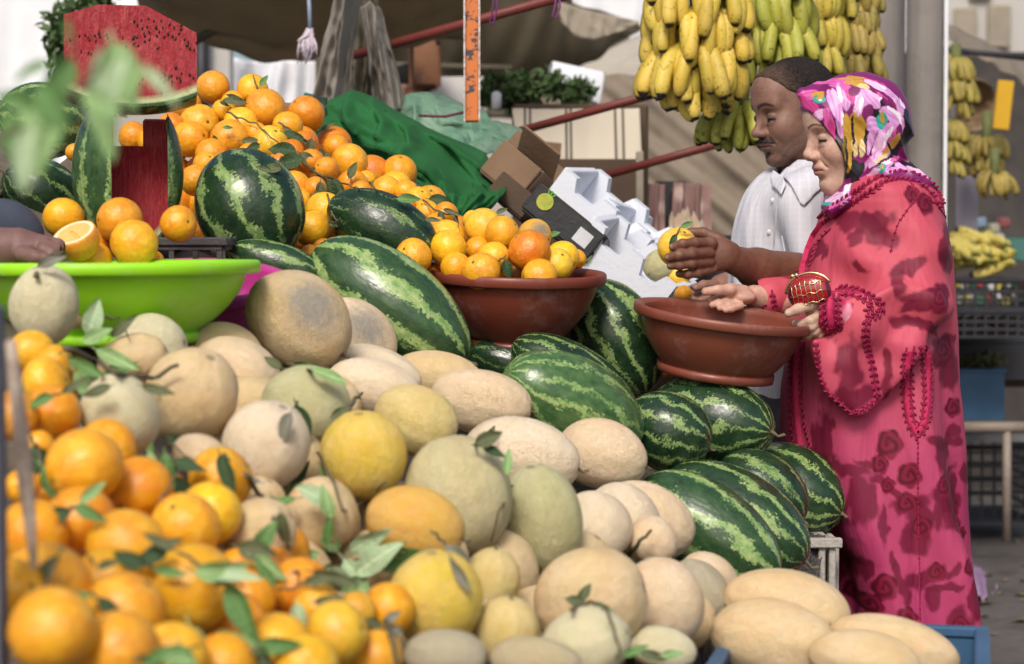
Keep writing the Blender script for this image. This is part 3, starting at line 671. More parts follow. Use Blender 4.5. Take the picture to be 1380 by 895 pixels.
sheet('striped_awning', [(1272, 30, 8.8), (1400, 90, 8.8)], [(1272, 52, 8.4), (1400, 120, 8.4)], TARP_TAN, 20, 8, .01, 3, 2, label='tan awning edge above the far banana stall', cat='awning')
m = MB(); m.tube([P(1270, 66, 8.1), P(1400, 80, 8.1)], .012, 8); m.build('hanging_rail', DARKP, label='thin rail carrying the far bananas', cat='rail')
sheet('green_table', [(1270, 320, 8.6), (1400, 320, 8.6)], [(1270, 350, 8.5), (1400, 350, 8.5)], simple('table_green', (.06, .16, .13), None, 6), 10, 6, .01, 3, 1, label='green table edge behind the loose bananas', cat='table')
for k, (x, y, c) in enumerate([(1320, 300, (.45, .62, .80)), (1338, 308, (.75, .70, .5)), (1305, 312, (.8, .8, .75)), (1352, 300, (.6, .2, .2)), (1330, 318, (.9, .8, .2)), (1344, 322, (.8, .8, .8))]):
    m = MB(); m.box(P(x, y, 9.2), (S(14, 9.2), .1, S(14, 9.2)), bev=.01); m.build('goods_box', simple('goods', c, None, 10), smooth=False, label=['light blue box on the far green table', 'cream box on the far green table', 'white box leftmost on the far green table', 'reddish box rightmost on the far green table', 'yellow box low on the far green table', 'off white box under the reddish one, far table'][k], cat='box', group='goods on the far table')
dk = MB(); a = P(1330, 250, 10.5); dk.box((a.x + .3, 10.6, 1.0), (1.6, .2, 2.6)); dk.build('dark_backing', simple('backing_dark', (.035, .030, .028), (.075, .065, .058), 5), smooth=False, label='added dark panel darkening the background behind the far stall at right', cat='panel')  # panel added to make the background behind the far stall dark
m = MB(); a = P(1330, 350, 8.2); m.box((a.x + .1, 8.35, (a.z) / 2 + .1), (.9, .35, .03)); m.build('banana_shelf', CARD_DK, smooth=False, label='shelf under the loose bananas of the far stall', cat='shelf')
for k in (0, 1):
    pass
# pink cloth on the floor
sheet('lilac_rag', [(1305, 750, 8.0), (1322, 768, 7.8), (1345, 786, 7.6), (1356, 790, 7.55)], [(1298, 800, 7.1), (1316, 808, 7.0), (1322, 812, 6.95), (1350, 794, 7.5)], simple('rag', (.42, .28, .42), (.32, .2, .34), 6), 24, 16, .02, 3, 3, label='lilac rag lying on the floor behind the dress hem', cat='rag')
# ================================================================ fruit
def fruit_mesh(name, kind, seed, nu=40, nv=24):
    r = random.Random(seed); vs = []; fs = []
    ph = [r.uniform(0, 6.28) for _ in range(8)]
    for i in range(nv + 1):
        th = math.pi * i / nv
        for k in range(nu):
            a = 2 * math.pi * k / nu
            x, y, z = math.sin(th) * math.cos(a), math.sin(th) * math.sin(a), math.cos(th)
            R = 1.0
            if kind == 'orange':
                R += .018 * math.sin(2 * a + ph[0]) * math.sin(th) + .015 * math.sin(3 * a + ph[1]) * math.sin(th) ** 2 + .02 * math.cos(2 * th + ph[2])
                R -= .075 * math.exp(-(th / .17) ** 2) + .04 * math.exp(-((math.pi - th) / .13) ** 2)
                R += .025 * math.exp(-((th - .35) / .2) ** 2) * (1 if seed % 3 == 0 else .2)
            elif kind == 'melon':
                R += .012 * math.sin(10 * a) * math.sin(th) + .02 * math.sin(2 * a + ph[0]) * math.sin(th) + .02 * math.sin(th * 2 + ph[3])
                R += .018 * math.sin(3 * a + 2 * th + ph[1]) * math.sin(th)
                R -= .03 * math.exp(-(th / .12) ** 2) + .02 * math.exp(-((math.pi - th) / .1) ** 2)
            else:
                R += .012 * math.sin(2 * a + ph[0]) * math.sin(th) + .015 * math.sin(2 * th + ph[1]) + .006 * math.sin(9 * a + ph[2]) * math.sin(th)
                R -= .025 * math.exp(-(th / .10) ** 2) + .02 * math.exp(-((math.pi - th) / .08) ** 2)
            vs.append((x * R, y * R, z * R))
    for i in range(nv):
        for k in range(nu):
            fs.append((i * nu + k, (i + 1) * nu + k, (i + 1) * nu + (k + 1) % nu, i * nu + (k + 1) % nu))
    m = MB(); m.add(vs, fs)
    return m.mesh(name, {'orange': ORANGE, 'melon': MELON, 'watermelon': WMELON}[kind])
FM = {k: [fruit_mesh(k, k, s) for s in range(6)] for k in ('orange', 'melon', 'watermelon')}

STM = []
for s_ in range(3):
    m = MB(); m.tube([(0, 0, .955), (.01, .01, 1.0), (.03 + .02 * s_, .02, 1.05 + .02 * s_), (.08 - .05 * s_, .05, 1.10 + .03 * s_)], [.062, .040, .030, .034], 7); STM.append(m.mesh('stem', TWIG))
def plane_d(px, py):
    u, v = (px - 690) / F, (py - 340) / F
    return 1.01 / (v + .22 - .48 * u)
FR = []          # every fruit: dict(kind,label,group,c,R(3),M,fix,color)
def fruit(kind, label, px, py, a, b, ang=0, tilt=10, d=None, dd=0.0, col=(1, 1, 1), group=None, fix=False, cat=None):
    if d is None: d = plane_d(px, py)
    d += dd
    t = math.radians(ang); T = math.radians(tilt)
    b = min(a, b) if kind != 'orange' else b
    L = math.sqrt(max(a * a - (b * math.sin(T)) ** 2, b * b)) / math.cos(T) if kind != 'orange' else a
    L = min(L, a * 1.35)
    z = Vector((math.cos(t) * math.cos(T), -math.sin(T), math.sin(t) * math.cos(T)))
    FR.append(dict(kind=kind, label=label, px=px, py=py, d=d, L=L, b=b, z=z, col=col, group=group, fix=fix, cat=cat, tilt=tilt))
    return FR[-1]
# melon colours
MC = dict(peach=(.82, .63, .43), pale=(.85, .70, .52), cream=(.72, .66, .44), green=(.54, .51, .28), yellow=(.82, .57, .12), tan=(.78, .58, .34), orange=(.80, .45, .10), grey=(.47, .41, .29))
G_M = 'netted melons heaped across the stall'
ML = [
 ('pale netted melon with dry stalk in front of the lime green bowl', 60, 412, 55, 44, 82, 15, 0, 'cream'),
 ('tan melon half behind the pale netted one by the lime green bowl', 106, 402, 42, 32, 75, 10, .10, 'tan'),
 ('small yellowish melon right under the middle of the lime green bowl', 203, 470, 49, 42, 10, 10, .12, 'cream'),
 ('flattened dusty melon under green stalks left of the big cream melon', 180, 487, 50, 34, 20, 10, .03, 'tan'),
 ('big round cream melon with faint ribs beneath the lime green bowl', 257, 535, 65, 61, 60, 25, 0, 'tan'),
 ('long peach melon behind the big round cream one, below the magenta bowl', 318, 500, 62, 42, -22, 5, .10, 'peach'),
 ('grey green netted melon beside the topmost front oranges', 162, 560, 54, 50, 110, 25, -.02, 'cream'),
 ('small cream melon wedged between leaves and the orange heap', 268, 612, 36, 26, -15, 10, .02, 'peach'),
 ('egg shaped pale melon with a withered leaf on its right side', 358, 602, 63, 55, 65, 15, 0, 'pale'),
 ('olive grey melon behind the withered leaf', 413, 548, 63, 50, -10, 10, .03, 'green'),
 ('tan melon with a large grey scuffed patch below the magenta bowl', 402, 432, 76, 60, -38, 10, -.05, 'scuff'),
 ('peach melon tucked behind the scuffed one, against the watermelon', 478, 455, 62, 44, -45, 8, .12, 'peach'),
 ('pale pink melon below the large striped watermelon', 503, 523, 64, 37, -12, 8, .05, 'pale'),
 ('pinkish melon showing as a thin arc behind the pale pink one', 508, 500, 62, 30, -18, 5, .14, 'pale'),
 ('yellow cream melon with stalk scar behind the round yellow one', 560, 566, 58, 43, -25, 15, .02, 'yc'),
 ('flat tan melon at the foot of the large striped watermelon', 590, 508, 64, 32, -8, 5, .14, 'tan'),
 ('dusty peach melon left of the pale green watermelon end', 648, 541, 69, 41, -10, 5, .06, 'peach'),
 ('round yellow melon in the middle of the melon heap', 490, 614, 61, 60, 95, 15, -.03, 'yellow'),
 ('large greenish cream melon with three dimples', 618, 667, 80, 66, -72, 12, -.03, 'gc'),
 ('olive melon standing upright right of the dimpled one', 728, 701, 76, 53, 100, 12, .0, 'green'),
 ('broad pale peach melon above the olive upright one', 703, 614, 79, 47, -12, 8, .05, 'pale'),
 ('peach melon touching the striped watermelons right of the broad one', 812, 613, 63, 43, -15, 8, .04, 'peach'),
 ('peach melon with brown flecks beneath the right hand watermelons', 872, 700, 67, 46, -25, 8, .05, 'peach'),
 ('pale melon just right of the olive upright one', 800, 712, 52, 48, -40, 10, .02, 'pale'),
 ('pale pink melon with brown stem scar in the right half', 838, 703, 54, 47, -50, 15, .06, 'pale'),
 ('small pale melon wedged beside the flecked peach one', 880, 728, 34, 34, -40, 10, .02, 'peach'),
 ('orange tan melon with curled stalk on its front', 559, 707, 68, 47, -15, 10, -.04, 'orange'),
 ('tan melon half under green leaves left of the curled stalk one', 434, 694, 52, 44, -50, 10, .02, 'tan'),
 ('brownish melon behind the front oranges, under a grey dry leaf', 350, 718, 50, 43, 30, 10, .03, 'tan'),
 ('bright yellow striped melon near the bottom centre', 588, 808, 67, 62, 95, 8, -.04, 'yellow'),
 ('small yellow tan melon behind the bright yellow striped one', 662, 782, 44, 38, 80, 8, .03, 'yc'),
 ('smooth pale yellow melon in the bottom centre gap', 682, 850, 47, 45, 80, 12, -.01, 'yc'),
 ('big round orange tan melon in the bottom right half', 795, 808, 77, 64, 15, 12, -.02, 'tan'),
 ('netted whitish melon with green stalk in front of the round orange tan one', 790, 868, 63, 46, 20, 20, -.12, 'cream'),
 ('tall peach melon between the round orange tan one and the grey one', 893, 811, 61, 51, -62, 10, .0, 'peach'),
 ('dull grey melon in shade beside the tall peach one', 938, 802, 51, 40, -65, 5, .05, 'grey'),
 ('small peach melon end peeking above the dull grey one', 955, 778, 40, 30, -30, 5, .10, 'peach'),
 ('cream melon low on the bottom edge with leaf scraps', 893, 874, 46, 28, -10, 5, .0, 'cream'),
 ('large smooth tan melon on top at the right end of the heap', 1060, 818, 86, 47, -12, 8, .03, 'tan2'),
 ('large tan melon in front at the right end, stem scar to the right', 1045, 864, 88, 50, -10, 12, -.10, 'tan2'),
 ('long cream melon inside the blue crate corner', 1205, 872, 88, 38, -14, 8, .02, 'tan2'),
 ('cream melon in front of the long one, next to the blue crate', 1165, 892, 78, 40, -10, 8, -.10, 'tan2'),
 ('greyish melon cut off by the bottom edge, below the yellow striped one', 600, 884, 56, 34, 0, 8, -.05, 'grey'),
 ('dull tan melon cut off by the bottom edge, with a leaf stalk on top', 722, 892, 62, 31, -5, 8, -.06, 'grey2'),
]
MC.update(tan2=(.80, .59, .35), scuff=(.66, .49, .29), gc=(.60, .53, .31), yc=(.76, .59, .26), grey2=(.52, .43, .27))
for (lb, x, y, a, b, an, ti, dd, c) in ML:
    b = min(a * .97, b * 1.10)
    if x > 1130: fruit('melon', lb, x, y, a, b, an, ti, 2.86, dd, MC[c], G_M)
    elif x > 970 and y > 800: fruit('melon', lb, x, y, a, b, an, ti, 2.95, dd, MC[c], G_M)
    else: fruit('melon', lb, x, y, a, b, an, ti, None, dd, MC[c], G_M)

G_W = 'striped watermelons stacked on the stall'
WL = [
 ('upright watermelon with bold broken stripes left of the leafy oranges', 336, 278, 82, 72, -62, 12, 3.72, (.55, 1, .0)),
 ('largest watermelon, bold jagged stripes, left of the orange filled bowl', 526, 411, 128, 68, -36, 10, 3.62, (.70, 1.1, .12)),
 ('dark mottled watermelon behind the largest one', 515, 308, 80, 49, -25, 8, 3.80, (.12, .9, .0)),
 ('low watermelon with a pale stripe above the magenta bowl', 372, 356, 68, 30, -16, 5, 3.62, (.5, 1, .05)),
 ('tall striped watermelon right of the orange filled brown bowl', 832, 455, 86, 58, -62, 5, 3.98, (.62, 1, .0)),
 ('pale green watermelon with its stem end facing the camera', 772, 548, 108, 66, -30, -28, 3.50, (.4, 1.15, .30)),
 ('dark watermelon directly beneath the orange filled bowl', 772, 512, 96, 48, -32, 5, 3.72, (.5, .9, .0)),
 ('very dark watermelon in the shade left under the filled bowl', 690, 492, 62, 34, -15, 5, 3.80, (.1, .8, .0)),
 ('scratched round watermelon below the empty brown bowl', 898, 581, 62, 54, -20, 12, 3.62, (.45, .95, .0)),
 ('watermelon under the empty bowl with radiating stripes at its right end', 957, 567, 86, 61, -8, 32, 3.80, (.5, 1, .0)),
 ('rearmost watermelon by the pink dress, star shaped end to the right', 1064, 661, 78, 62, -22, 32, 3.90, (.5, 1.05, .0)),
 ('narrow dark watermelon between the rearmost and the yellow streaked one', 1026, 662, 68, 52, -35, 20, 3.72, (.4, .9, .0)),
 ('watermelon with yellowish streaks second from the front on the right', 990, 698, 108, 66, -30, 22, 3.56, (.55, 1.05, .02)),
 ('front right watermelon with wide pale green stripes', 955, 717, 110, 64, -34, 18, 3.40, (.62, 1.15, .08)),
 ('dark striped watermelon at the left edge behind the vendor hand', 58, 262, 56, 48, 150, 25, 3.75, (.3, .9, .0)),
 ('pale blurred watermelon above the dark one at the left edge', 58, 162, 60, 50, 170, 20, 4.2, (.6, 1.2, .2)),
]
for (lb, x, y, a, b, an, ti, d, c) in WL:
    fruit('watermelon', lb, x, y, a, b, an, ti, d, 0, c, G_W)

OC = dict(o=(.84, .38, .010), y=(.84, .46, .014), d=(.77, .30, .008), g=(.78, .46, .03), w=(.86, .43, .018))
def oranges(lst, group, dfun):
    for (lb, x, y, r, *rest) in lst:
        c = rest[0] if rest else 'o'; dd = rest[1] if len(rest) > 1 else 0; r2 = rest[2] if len(rest) > 2 else r
        fruit('orange', lb, x, y, r2, r, random.uniform(0, 360), random.uniform(-50, 60), dfun(x, y), dd, OC[c], group)
# --- heap of front oranges, blurred by closeness
oranges([
 ('knobbly yellow orange topmost at the left edge', 42, 474, 30, 'y'),
 ('misshapen orange second from the top at the left edge', 74, 490, 26, 'y'),
 ('wide flattened orange under the knobbly ones', 62, 518, 40, 'w', .02, 30),
 ('small elongated orange poking right under the knobbly ones', 98, 512, 20, 'o', .03),
 ('round orange with a nipple to the right, above the largest front one', 72, 556, 38, 'o'),
 ('largest round orange of the front heap, with a bright highlight', 113, 628, 52, 'w', -.04),
 ('orange peeking out behind the top right of the largest front one', 142, 607, 42, 'o', .06),
 ('orange slice of colour left of the largest front one', 52, 602, 22, 'o', .06),
 ('orange half hidden by a broad green leaf', 187, 660, 46, 'o', .02),
 ('deep orange fruit touching the brown melon, dark stem on top', 297, 646, 43, 'y', 0),
 ('bright orange with white glint right of the broad leaf', 284, 692, 43, 'y', .0),
 ('reddish orange just below the largest front one', 107, 703, 48, 'd', .0),
 ('round orange with navel facing the camera, left centre of the heap', 170, 738, 53, 'w', -.05),
 ('orange immediately left of the olive stalk, right of the navel one', 250, 712, 48, 'w', .0),
 ('orange with a soft glint under the navel one', 150, 790, 54, 'y', .02),
 ('orange lying below the glint one, to its right', 168, 826, 56, 'w', -.02),
 ('big pear shaped orange with a brown scar', 258, 792, 60, 'y', -.02),
 ('biggest blurred orange in the bottom left corner', 70, 850, 60, 'w', -.08),
 ('orange above the bottom left corner one', 62, 790, 60, 'w', .0),
 ('flat orange along the bottom edge, right of the corner', 160, 880, 56, 'w', -.08),
 ('orange at the bottom edge under dark leaf tips', 232, 888, 50, 'w', -.06),
 ('orange behind the pinched wooden post', 44, 720, 48, 'o', .05),
 ('small orange glimpsed at the post foot', 30, 655, 24, 'o', .05),
 ('reddish orange in the gap left of leafy twigs', 322, 765, 28, 'd', .04),
 ('orange beneath the long hanging leaf', 330, 808, 42, 'o', .0),
 ('shaded orange under the hanging leaf tip', 318, 842, 42, 'd', .03),
 ('orange wrapped in leafy twigs right of centre', 404, 792, 42, 'o', -.02),
 ('orange split by a green stalk just below the wrapped one', 428, 818, 34, 'w', -.02),
 ('shiny lemon yellow orange at the lower right of the heap', 455, 852, 42, 'g', -.07),
 ('pale yellow orange behind the shiny lemon yellow one', 480, 824, 28, 'g', .02),
 ('orange at the right tip of the heap with dried calyx', 523, 822, 37, 'o', -.01),
 ('orange below the right tip, cut by the bottom edge', 508, 884, 36, 'w', -.02),
 ('orange in the bottom row left of the lemon yellow one', 372, 876, 50, 'w', -.03),
 ('yellowish orange at the bottom edge in the middle of the heap', 412, 898, 44, 'y', -.05),
 ('orange at the bottom edge beside long leaves', 300, 898, 46, 'o', -.02),
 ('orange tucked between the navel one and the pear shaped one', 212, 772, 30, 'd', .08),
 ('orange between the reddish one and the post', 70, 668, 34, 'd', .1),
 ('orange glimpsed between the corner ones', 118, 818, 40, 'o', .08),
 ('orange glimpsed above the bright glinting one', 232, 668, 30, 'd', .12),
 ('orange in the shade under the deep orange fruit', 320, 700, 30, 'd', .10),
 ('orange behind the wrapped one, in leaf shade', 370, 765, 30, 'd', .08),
 ('orange at the very left under the corner one', 14, 800, 50, 'o', .02),
 ('orange at the left border below the flattened one', 18, 560, 34, 'o', .06),
], 'loose oranges heaped in the front left corner', plane_d)
# --- oranges in the first brown bowl
oranges([
 ('leftmost big orange in the brown bowl', 558, 346, 25, 'w', -.06), ('small orange behind the leftmost in the brown bowl', 563, 327, 16, 'o', .04),
 ('back orange of the touching pair at left in the brown bowl', 600, 322, 26, 'w', .03), ('front orange of the touching pair at left in the brown bowl', 604, 335, 25, 'y', -.04),
 ('half sunk orange below the touching pair in the brown bowl', 614, 361, 21, 'o', -.08), ('orange behind the dark leaf at the brown bowl front', 648, 366, 26, 'w', -.10),
 ('deep orange in the middle back of the brown bowl', 644, 336, 18, 'o', .02), ('greenish yellow orange topmost in the brown bowl', 651, 305, 25, 'g', .04),
 ('yellow green orange peeping behind the topmost in the brown bowl', 637, 297, 14, 'g', .10), ('glossy orange yellow fruit right of the topmost in the bowl', 677, 314, 23, 'y', .0),
 ('orange with a curled stalk in the centre of the brown bowl', 665, 347, 22, 'w', -.05), ('largest orange in the bowl with brown scuffs', 713, 338, 28, 'd', -.06),
 ('orange behind the scuffed one in the brown bowl', 720, 318, 23, 'w', .04), ('orange sunk at the right front rim of the brown bowl', 727, 372, 24, 'y', -.10),
 ('lemon yellow fruit at the right of the brown bowl', 751, 357, 22, 'g', -.05), ('orange with a green button behind the lemon yellow fruit', 758, 348, 23, 'y', .02),
 ('orange sliver at the right end of the brown bowl', 776, 349, 14, 'o', .06), ('orange glimpsed under the scuffed one in the brown bowl', 700, 370, 14, 'd', .0),
 ('orange glimpsed low at the left of the brown bowl', 584, 368, 14, 'd', .0),
 ('orange lying deep between others in the bowl centre', 690, 360, 22, 'd', .06), ('orange lying deep behind the leaf in the bowl', 630, 375, 22, 'd', .06),
], 'oranges piled in the brown bowl', lambda x, y: 3.85)
# --- oranges round the cut watermelon
oranges([
 ('orange beside the vendor hand, left of the cut watermelon', 85, 293, 27, 'o', .08), ('upper orange with a dark stem dot under the cut watermelon', 161, 297, 31, 'w', .05),
 ('lower orange resting on the lime green bowl rim', 181, 328, 32, 'w', -.02), ('orange with two dark dots right below the cut watermelon', 240, 302, 25, 'o', .04),
 ('small orange behind the sliced orange', 130, 328, 20, 'o', .06), ('orange arc showing above the lime green rim', 128, 350, 24, 'w', -.02), ('sliver of orange left of the cut watermelon', 100, 205, 12, 'o', .5),
 ('shaded orange low under the cut watermelon', 205, 352, 16, 'o', .05),
], 'oranges around the cut watermelon', lambda x, y: 3.38)
# --- leafy pile behind
pile = [
 (287, 118, 23, 'w', 'topmost orange at the left of the leafy pile'), (340, 121, 21, 'y', 'orange at the top with an upright leaf'), (358, 147, 28, 'w', 'largest orange near the top of the leafy pile'),
 (252, 143, 20, 'o', 'orange half behind the red watermelon block'), (269, 168, 27, 'w', 'pear necked orange beside the watermelon block'), (257, 187, 25, 'o', 'scarred orange against the cut watermelon rind'),
 (302, 149, 16, 'y', 'small orange with a leaf right under the topmost'), (314, 138, 16, 'o', 'orange behind two long leaves near the top'), (325, 168, 24, 'w', 'orange crossed by a bare twig'),
 (309, 187, 26, 'w', 'round orange left of the yellow one in the pile'), (364, 194, 25, 'g', 'yellow misshapen fruit below the largest pile orange'), (388, 171, 21, 'o', 'orange on the right shoulder of the pile top'),
 (285, 208, 22, 'o', 'orange above the striped upright watermelon'), (335, 206, 14, 'o', 'small orange sunk among leaves over the upright watermelon'), (394, 204, 17, 'd', 'deep orange under the twigs right of the yellow fruit'),
 (410, 196, 20, 'd', 'orange behind brown twigs at mid pile'), (420, 217, 17, 'o', 'orange behind a folded leaf at mid pile'), (453, 199, 18, 'd', 'dull orange up against the green cloth'),
 (471, 218, 25, 'w', 'big bright orange beside the green cloth'), (475, 250, 21, 'o', 'orange with a leaf stuck to its front'), (397, 252, 22, 'w', 'orange at the shoulder of the upright watermelon'),
 (400, 270, 19, 'o', 'orange below the one at the watermelon shoulder'), (425, 254, 16, 'd', 'shaded orange behind drooping leaves'), (437, 284, 25, 'y', 'yellowish orange left of the mottled watermelon'),
 (421, 309, 25, 'w', 'round orange in the gap between two watermelons'), (521, 256, 20, 'w', 'orange just above the mottled watermelon'), (533, 252, 22, 'w', 'orange behind the one above the mottled watermelon'),
 (487, 261, 17, 'o', 'orange low on the right slope of the pile'), (477, 272, 19, 'o', 'orange touching the mottled watermelon top'), (494, 242, 13, 'o', 'small orange beside the blue scrap'),
 (547, 259, 17, 'o', 'orange on the far right slope'), (563, 273, 21, 'y', 'yellowish orange behind curly leaves on the right slope'), (576, 288, 19, 'o', 'orange behind the mottled watermelon stem end'),
 (601, 289, 17, 'o', 'last orange of the slope beside the filled bowl'), (587, 302, 15, 'o', 'small orange left of the filled bowl'), (436, 336, 15, 'd', 'dark orange low between the watermelons'),
 (418, 342, 13, 'd', 'tiny arc of orange above the low watermelon'), (264, 243, 22, 'd', 'orange between the cut and the upright watermelon'), (277, 222, 18, 'o', 'orange above the shaded one by the cut watermelon'),
 (180, 184, 20, 'o', 'orange seen through the window of the cut watermelon'), (205, 190, 20, 'o', 'orange behind the cut watermelon'), (231, 170, 18, 'd', 'hidden orange behind the cut watermelon rind'),
 (345, 180, 16, 'd', 'shaded orange between the twig crossed and the yellow one'), (378, 222, 18, 'd', 'orange under the broad dark leaf'), (440, 228, 17, 'd', 'orange deep behind the hanging twigs'),
 (505, 275, 16, 'd', 'orange under the leaf over the mottled watermelon'), (543, 278, 18, 'd', 'deep orange behind the mottled watermelon'), (450, 262, 15, 'd', 'orange half under the drooping leaves'),
 (455, 312, 18, 'd', 'orange behind the left end of the mottled watermelon'), (296, 235, 20, 'd', 'orange hidden over the watermelon top'), (340, 232, 18, 'd', 'orange hidden behind the watermelon crown'),
]
oranges([(lb + (' in the rear pile' if 'pile' not in lb else ''), x, y, r, c) for (x, y, r, c, lb) in pile], 'oranges of the leafy rear pile', lambda x, y: 3.86 + (320 - y) / 200 * .52 + (.16 if x > 440 else 0))
# buried fillers behind / beneath so that gaps show fruit
rr = random.Random(5)
for (x, y) in [(110 + 75 * i + 30 * (j % 2), 560 + 62 * j) for i in range(5) for j in range(6)]:
    if y > 575 + (x - 110) * .55:
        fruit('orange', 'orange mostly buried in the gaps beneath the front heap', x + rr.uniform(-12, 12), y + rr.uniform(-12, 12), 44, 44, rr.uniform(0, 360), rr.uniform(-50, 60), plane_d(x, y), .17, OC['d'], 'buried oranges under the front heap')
for (x, y) in [(300 + 95 * i + 40 * (j % 2), 480 + 72 * j) for i in range(8) for j in range(6)]:
    if (x - 150) * .62 + 380 > y + 20: continue
    if y > 470 + (x - 300) * .5 - 30 and x < 950:
        fruit('melon', 'melon mostly buried in the gaps beneath the melon heap', x, y, 56, 46, rr.uniform(0, 180), 10, plane_d(x, y), .20, MC['tan'], 'buried melons under the heap')
for (x, y) in [(x, y) for x in range(240, 620, 42) for y in range(140, 330, 40)]:
    if y > 120 + (x - 380) * .62 and y > 130 and not (x < 300 and y < 150):
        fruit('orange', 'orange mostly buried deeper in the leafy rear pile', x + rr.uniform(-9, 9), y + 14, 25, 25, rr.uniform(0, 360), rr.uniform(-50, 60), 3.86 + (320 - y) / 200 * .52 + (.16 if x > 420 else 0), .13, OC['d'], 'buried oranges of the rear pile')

# gentle relaxation: fruit that would cut into each other slide apart along the line of sight
def relax(fr, it=60):
    n = len(fr)
    px = np.array([f['px'] for f in fr]); py = np.array([f['py'] for f in fr]); d0 = np.array([f['d'] for f in fr]); d = d0.copy()
    L = np.array([f['L'] for f in fr]); b = np.array([f['b'] for f in fr]); z = np.array([tuple(f['z']) for f in fr])
    for _ in range(it):
        k = d / F
        c = np.stack([(px - 690) * k, d, -(py - 340) * k], 1)
        v = c[None] - c[:, None]; dist = np.linalg.norm(v, axis=2) + 1e-9
        n_ = v / dist[..., None]
        dz = np.abs(np.einsum('ijk,ik->ij', n_, z))
        def rad(dzz, Lk, bk): return 1 / np.sqrt(dzz ** 2 / Lk ** 2 + (1 - dzz ** 2) / bk ** 2)
        ri = rad(dz, (L * k)[:, None], (b * k)[:, None])
        rj = rad(np.abs(np.einsum('ijk,jk->ij', n_, z)), (L * k)[None], (b * k)[None])
        pen = (ri + rj) * .95 - dist
        np.fill_diagonal(pen, -1)
        pen[pen < 0] = 0
        sg = np.sign(d[:, None] - d[None]); 
        mv = (pen * sg).sum(1) * .22
        d = d + np.clip(mv, -.02, .02) + (d0 - d) * .02
    for f, x in zip(fr, d): f['d'] = float(np.clip(x, f['d'] - .35, f['d'] + .35))
relax(FR)
used = set(); named = [g for g in FR if 'buried' not in g['label'] and 'hidden' not in g['label']]
for f in FR:
    if 'mostly buried' in f['label']:
        for g in sorted(named, key=lambda g: (g['px'] - f['px']) ** 2 + (g['py'] - f['py']) ** 2):
            if id(g) in used or len(g['label'].split()) > 12: continue
            used.add(id(g)); f['label'] = f['kind'] + ' buried behind the ' + g['label']; break
for i, f in enumerate(FR):
    d = f['d']; c = P(f['px'], f['py'], d); k = d / F
    o = bpy.data.objects.new(f['kind'], FM[f['kind']][i % 6])
    R = basis(f['z'], (rr.uniform(-1, 1), rr.uniform(-1, 1), rr.uniform(-1, 1)))
    sc = Vector((f['b'] * k, f['b'] * k, f['L'] * k))
    o.matrix_world = Matrix.Translation(c) @ R.to_4x4() @ Matrix.Diagonal((*sc, 1))
    o.color = (*f['col'], 1)
    link(o); tag(o, f['label'], f['kind'], f['group'])
    if 'scuffed' in f['label'] or 'large grey scuffed' in f['label']:
        q_ = R.transposed() @ Vector((.35, -.85, .35)).normalized()
        o.data = o.data.copy(); o.data.materials[0] = mk_melon(tuple(q_))
    if f['kind'] == 'watermelon' or (f['kind'] == 'melon' and i % 5 < 2 and 'buried' not in f['label']):
        so2 = bpy.data.objects.new('stem', STM[i % 3]); link(so2, o)
    f['c'] = np.array(c); f['A'] = np.array(Matrix.Diagonal((1 / sc.x, 1 / sc.y, 1 / sc.z)) @ R.transposed()); f['o'] = o
def surf(px, py, default=None):
    """depth along Y of the nearest fruit met at that pixel"""
    q = P(px, py, 1.0); o0 = np.array([0, 0, CAMZ]); dr = np.array(q) - o0
    best = default if default else plane_d(px, py)
    hit = None
    for f in FR:
        oo = f['A'] @ (o0 - f['c']); dd = f['A'] @ dr
        a = dd @ dd; bb = 2 * oo @ dd; cc = oo @ oo - 1; D = bb * bb - 4 * a * cc
        if D > 0:
            t = (-bb - math.sqrt(D)) / (2 * a)
            if hit is None or t < hit: hit = t
    return hit if hit is not None else best
# ================================================================ stall furniture under the fruit
G_B = 'planks'
def zpl(x, y): return .24 - .48 * x + .22 * y
st = empty('display_stand', (-.2, 3.0, 0), 'sloping grey plank stand buried under the melons and oranges', 'stand')
for k in range(15):
    x = -1.25 + k * .124
    if x > .48: break
    pts = []
    y0, y1 = 1.75, 4.35
    m = MB(); z0, z1 = zpl(x, y0) - .16, zpl(x, y1) - .16
    L = math.hypot(y1 - y0, z1 - z0); 
    m.box((x, (y0 + y1) / 2, (z0 + z1) / 2), (.112, L, .02), Matrix.Rotation(math.atan2(z1 - z0, y1 - y0), 3, 'X') @ M_rot('Y', 25), bev=.003)
    m.build('plank', WOOD, st, smooth=False)
for (x, y) in ((-1.2, 1.85), (.45, 1.85), (-1.2, 4.2), (.45, 4.2)):
    m = MB(); z = zpl(x, y) - .22; m.box((x, y, z / 2), (.07, .07, z), bev=.004); m.build('leg', WOOD, st, smooth=False)
for y in (1.95, 4.1):
    m = MB(); za, zb = zpl(-1.25, y) - .2, zpl(.5, y) - .2; m.tube([(-1.25, y, za - .02), (.5, y, zb - .02)], .025, 6); m.build('crossbar', WOOD, st)
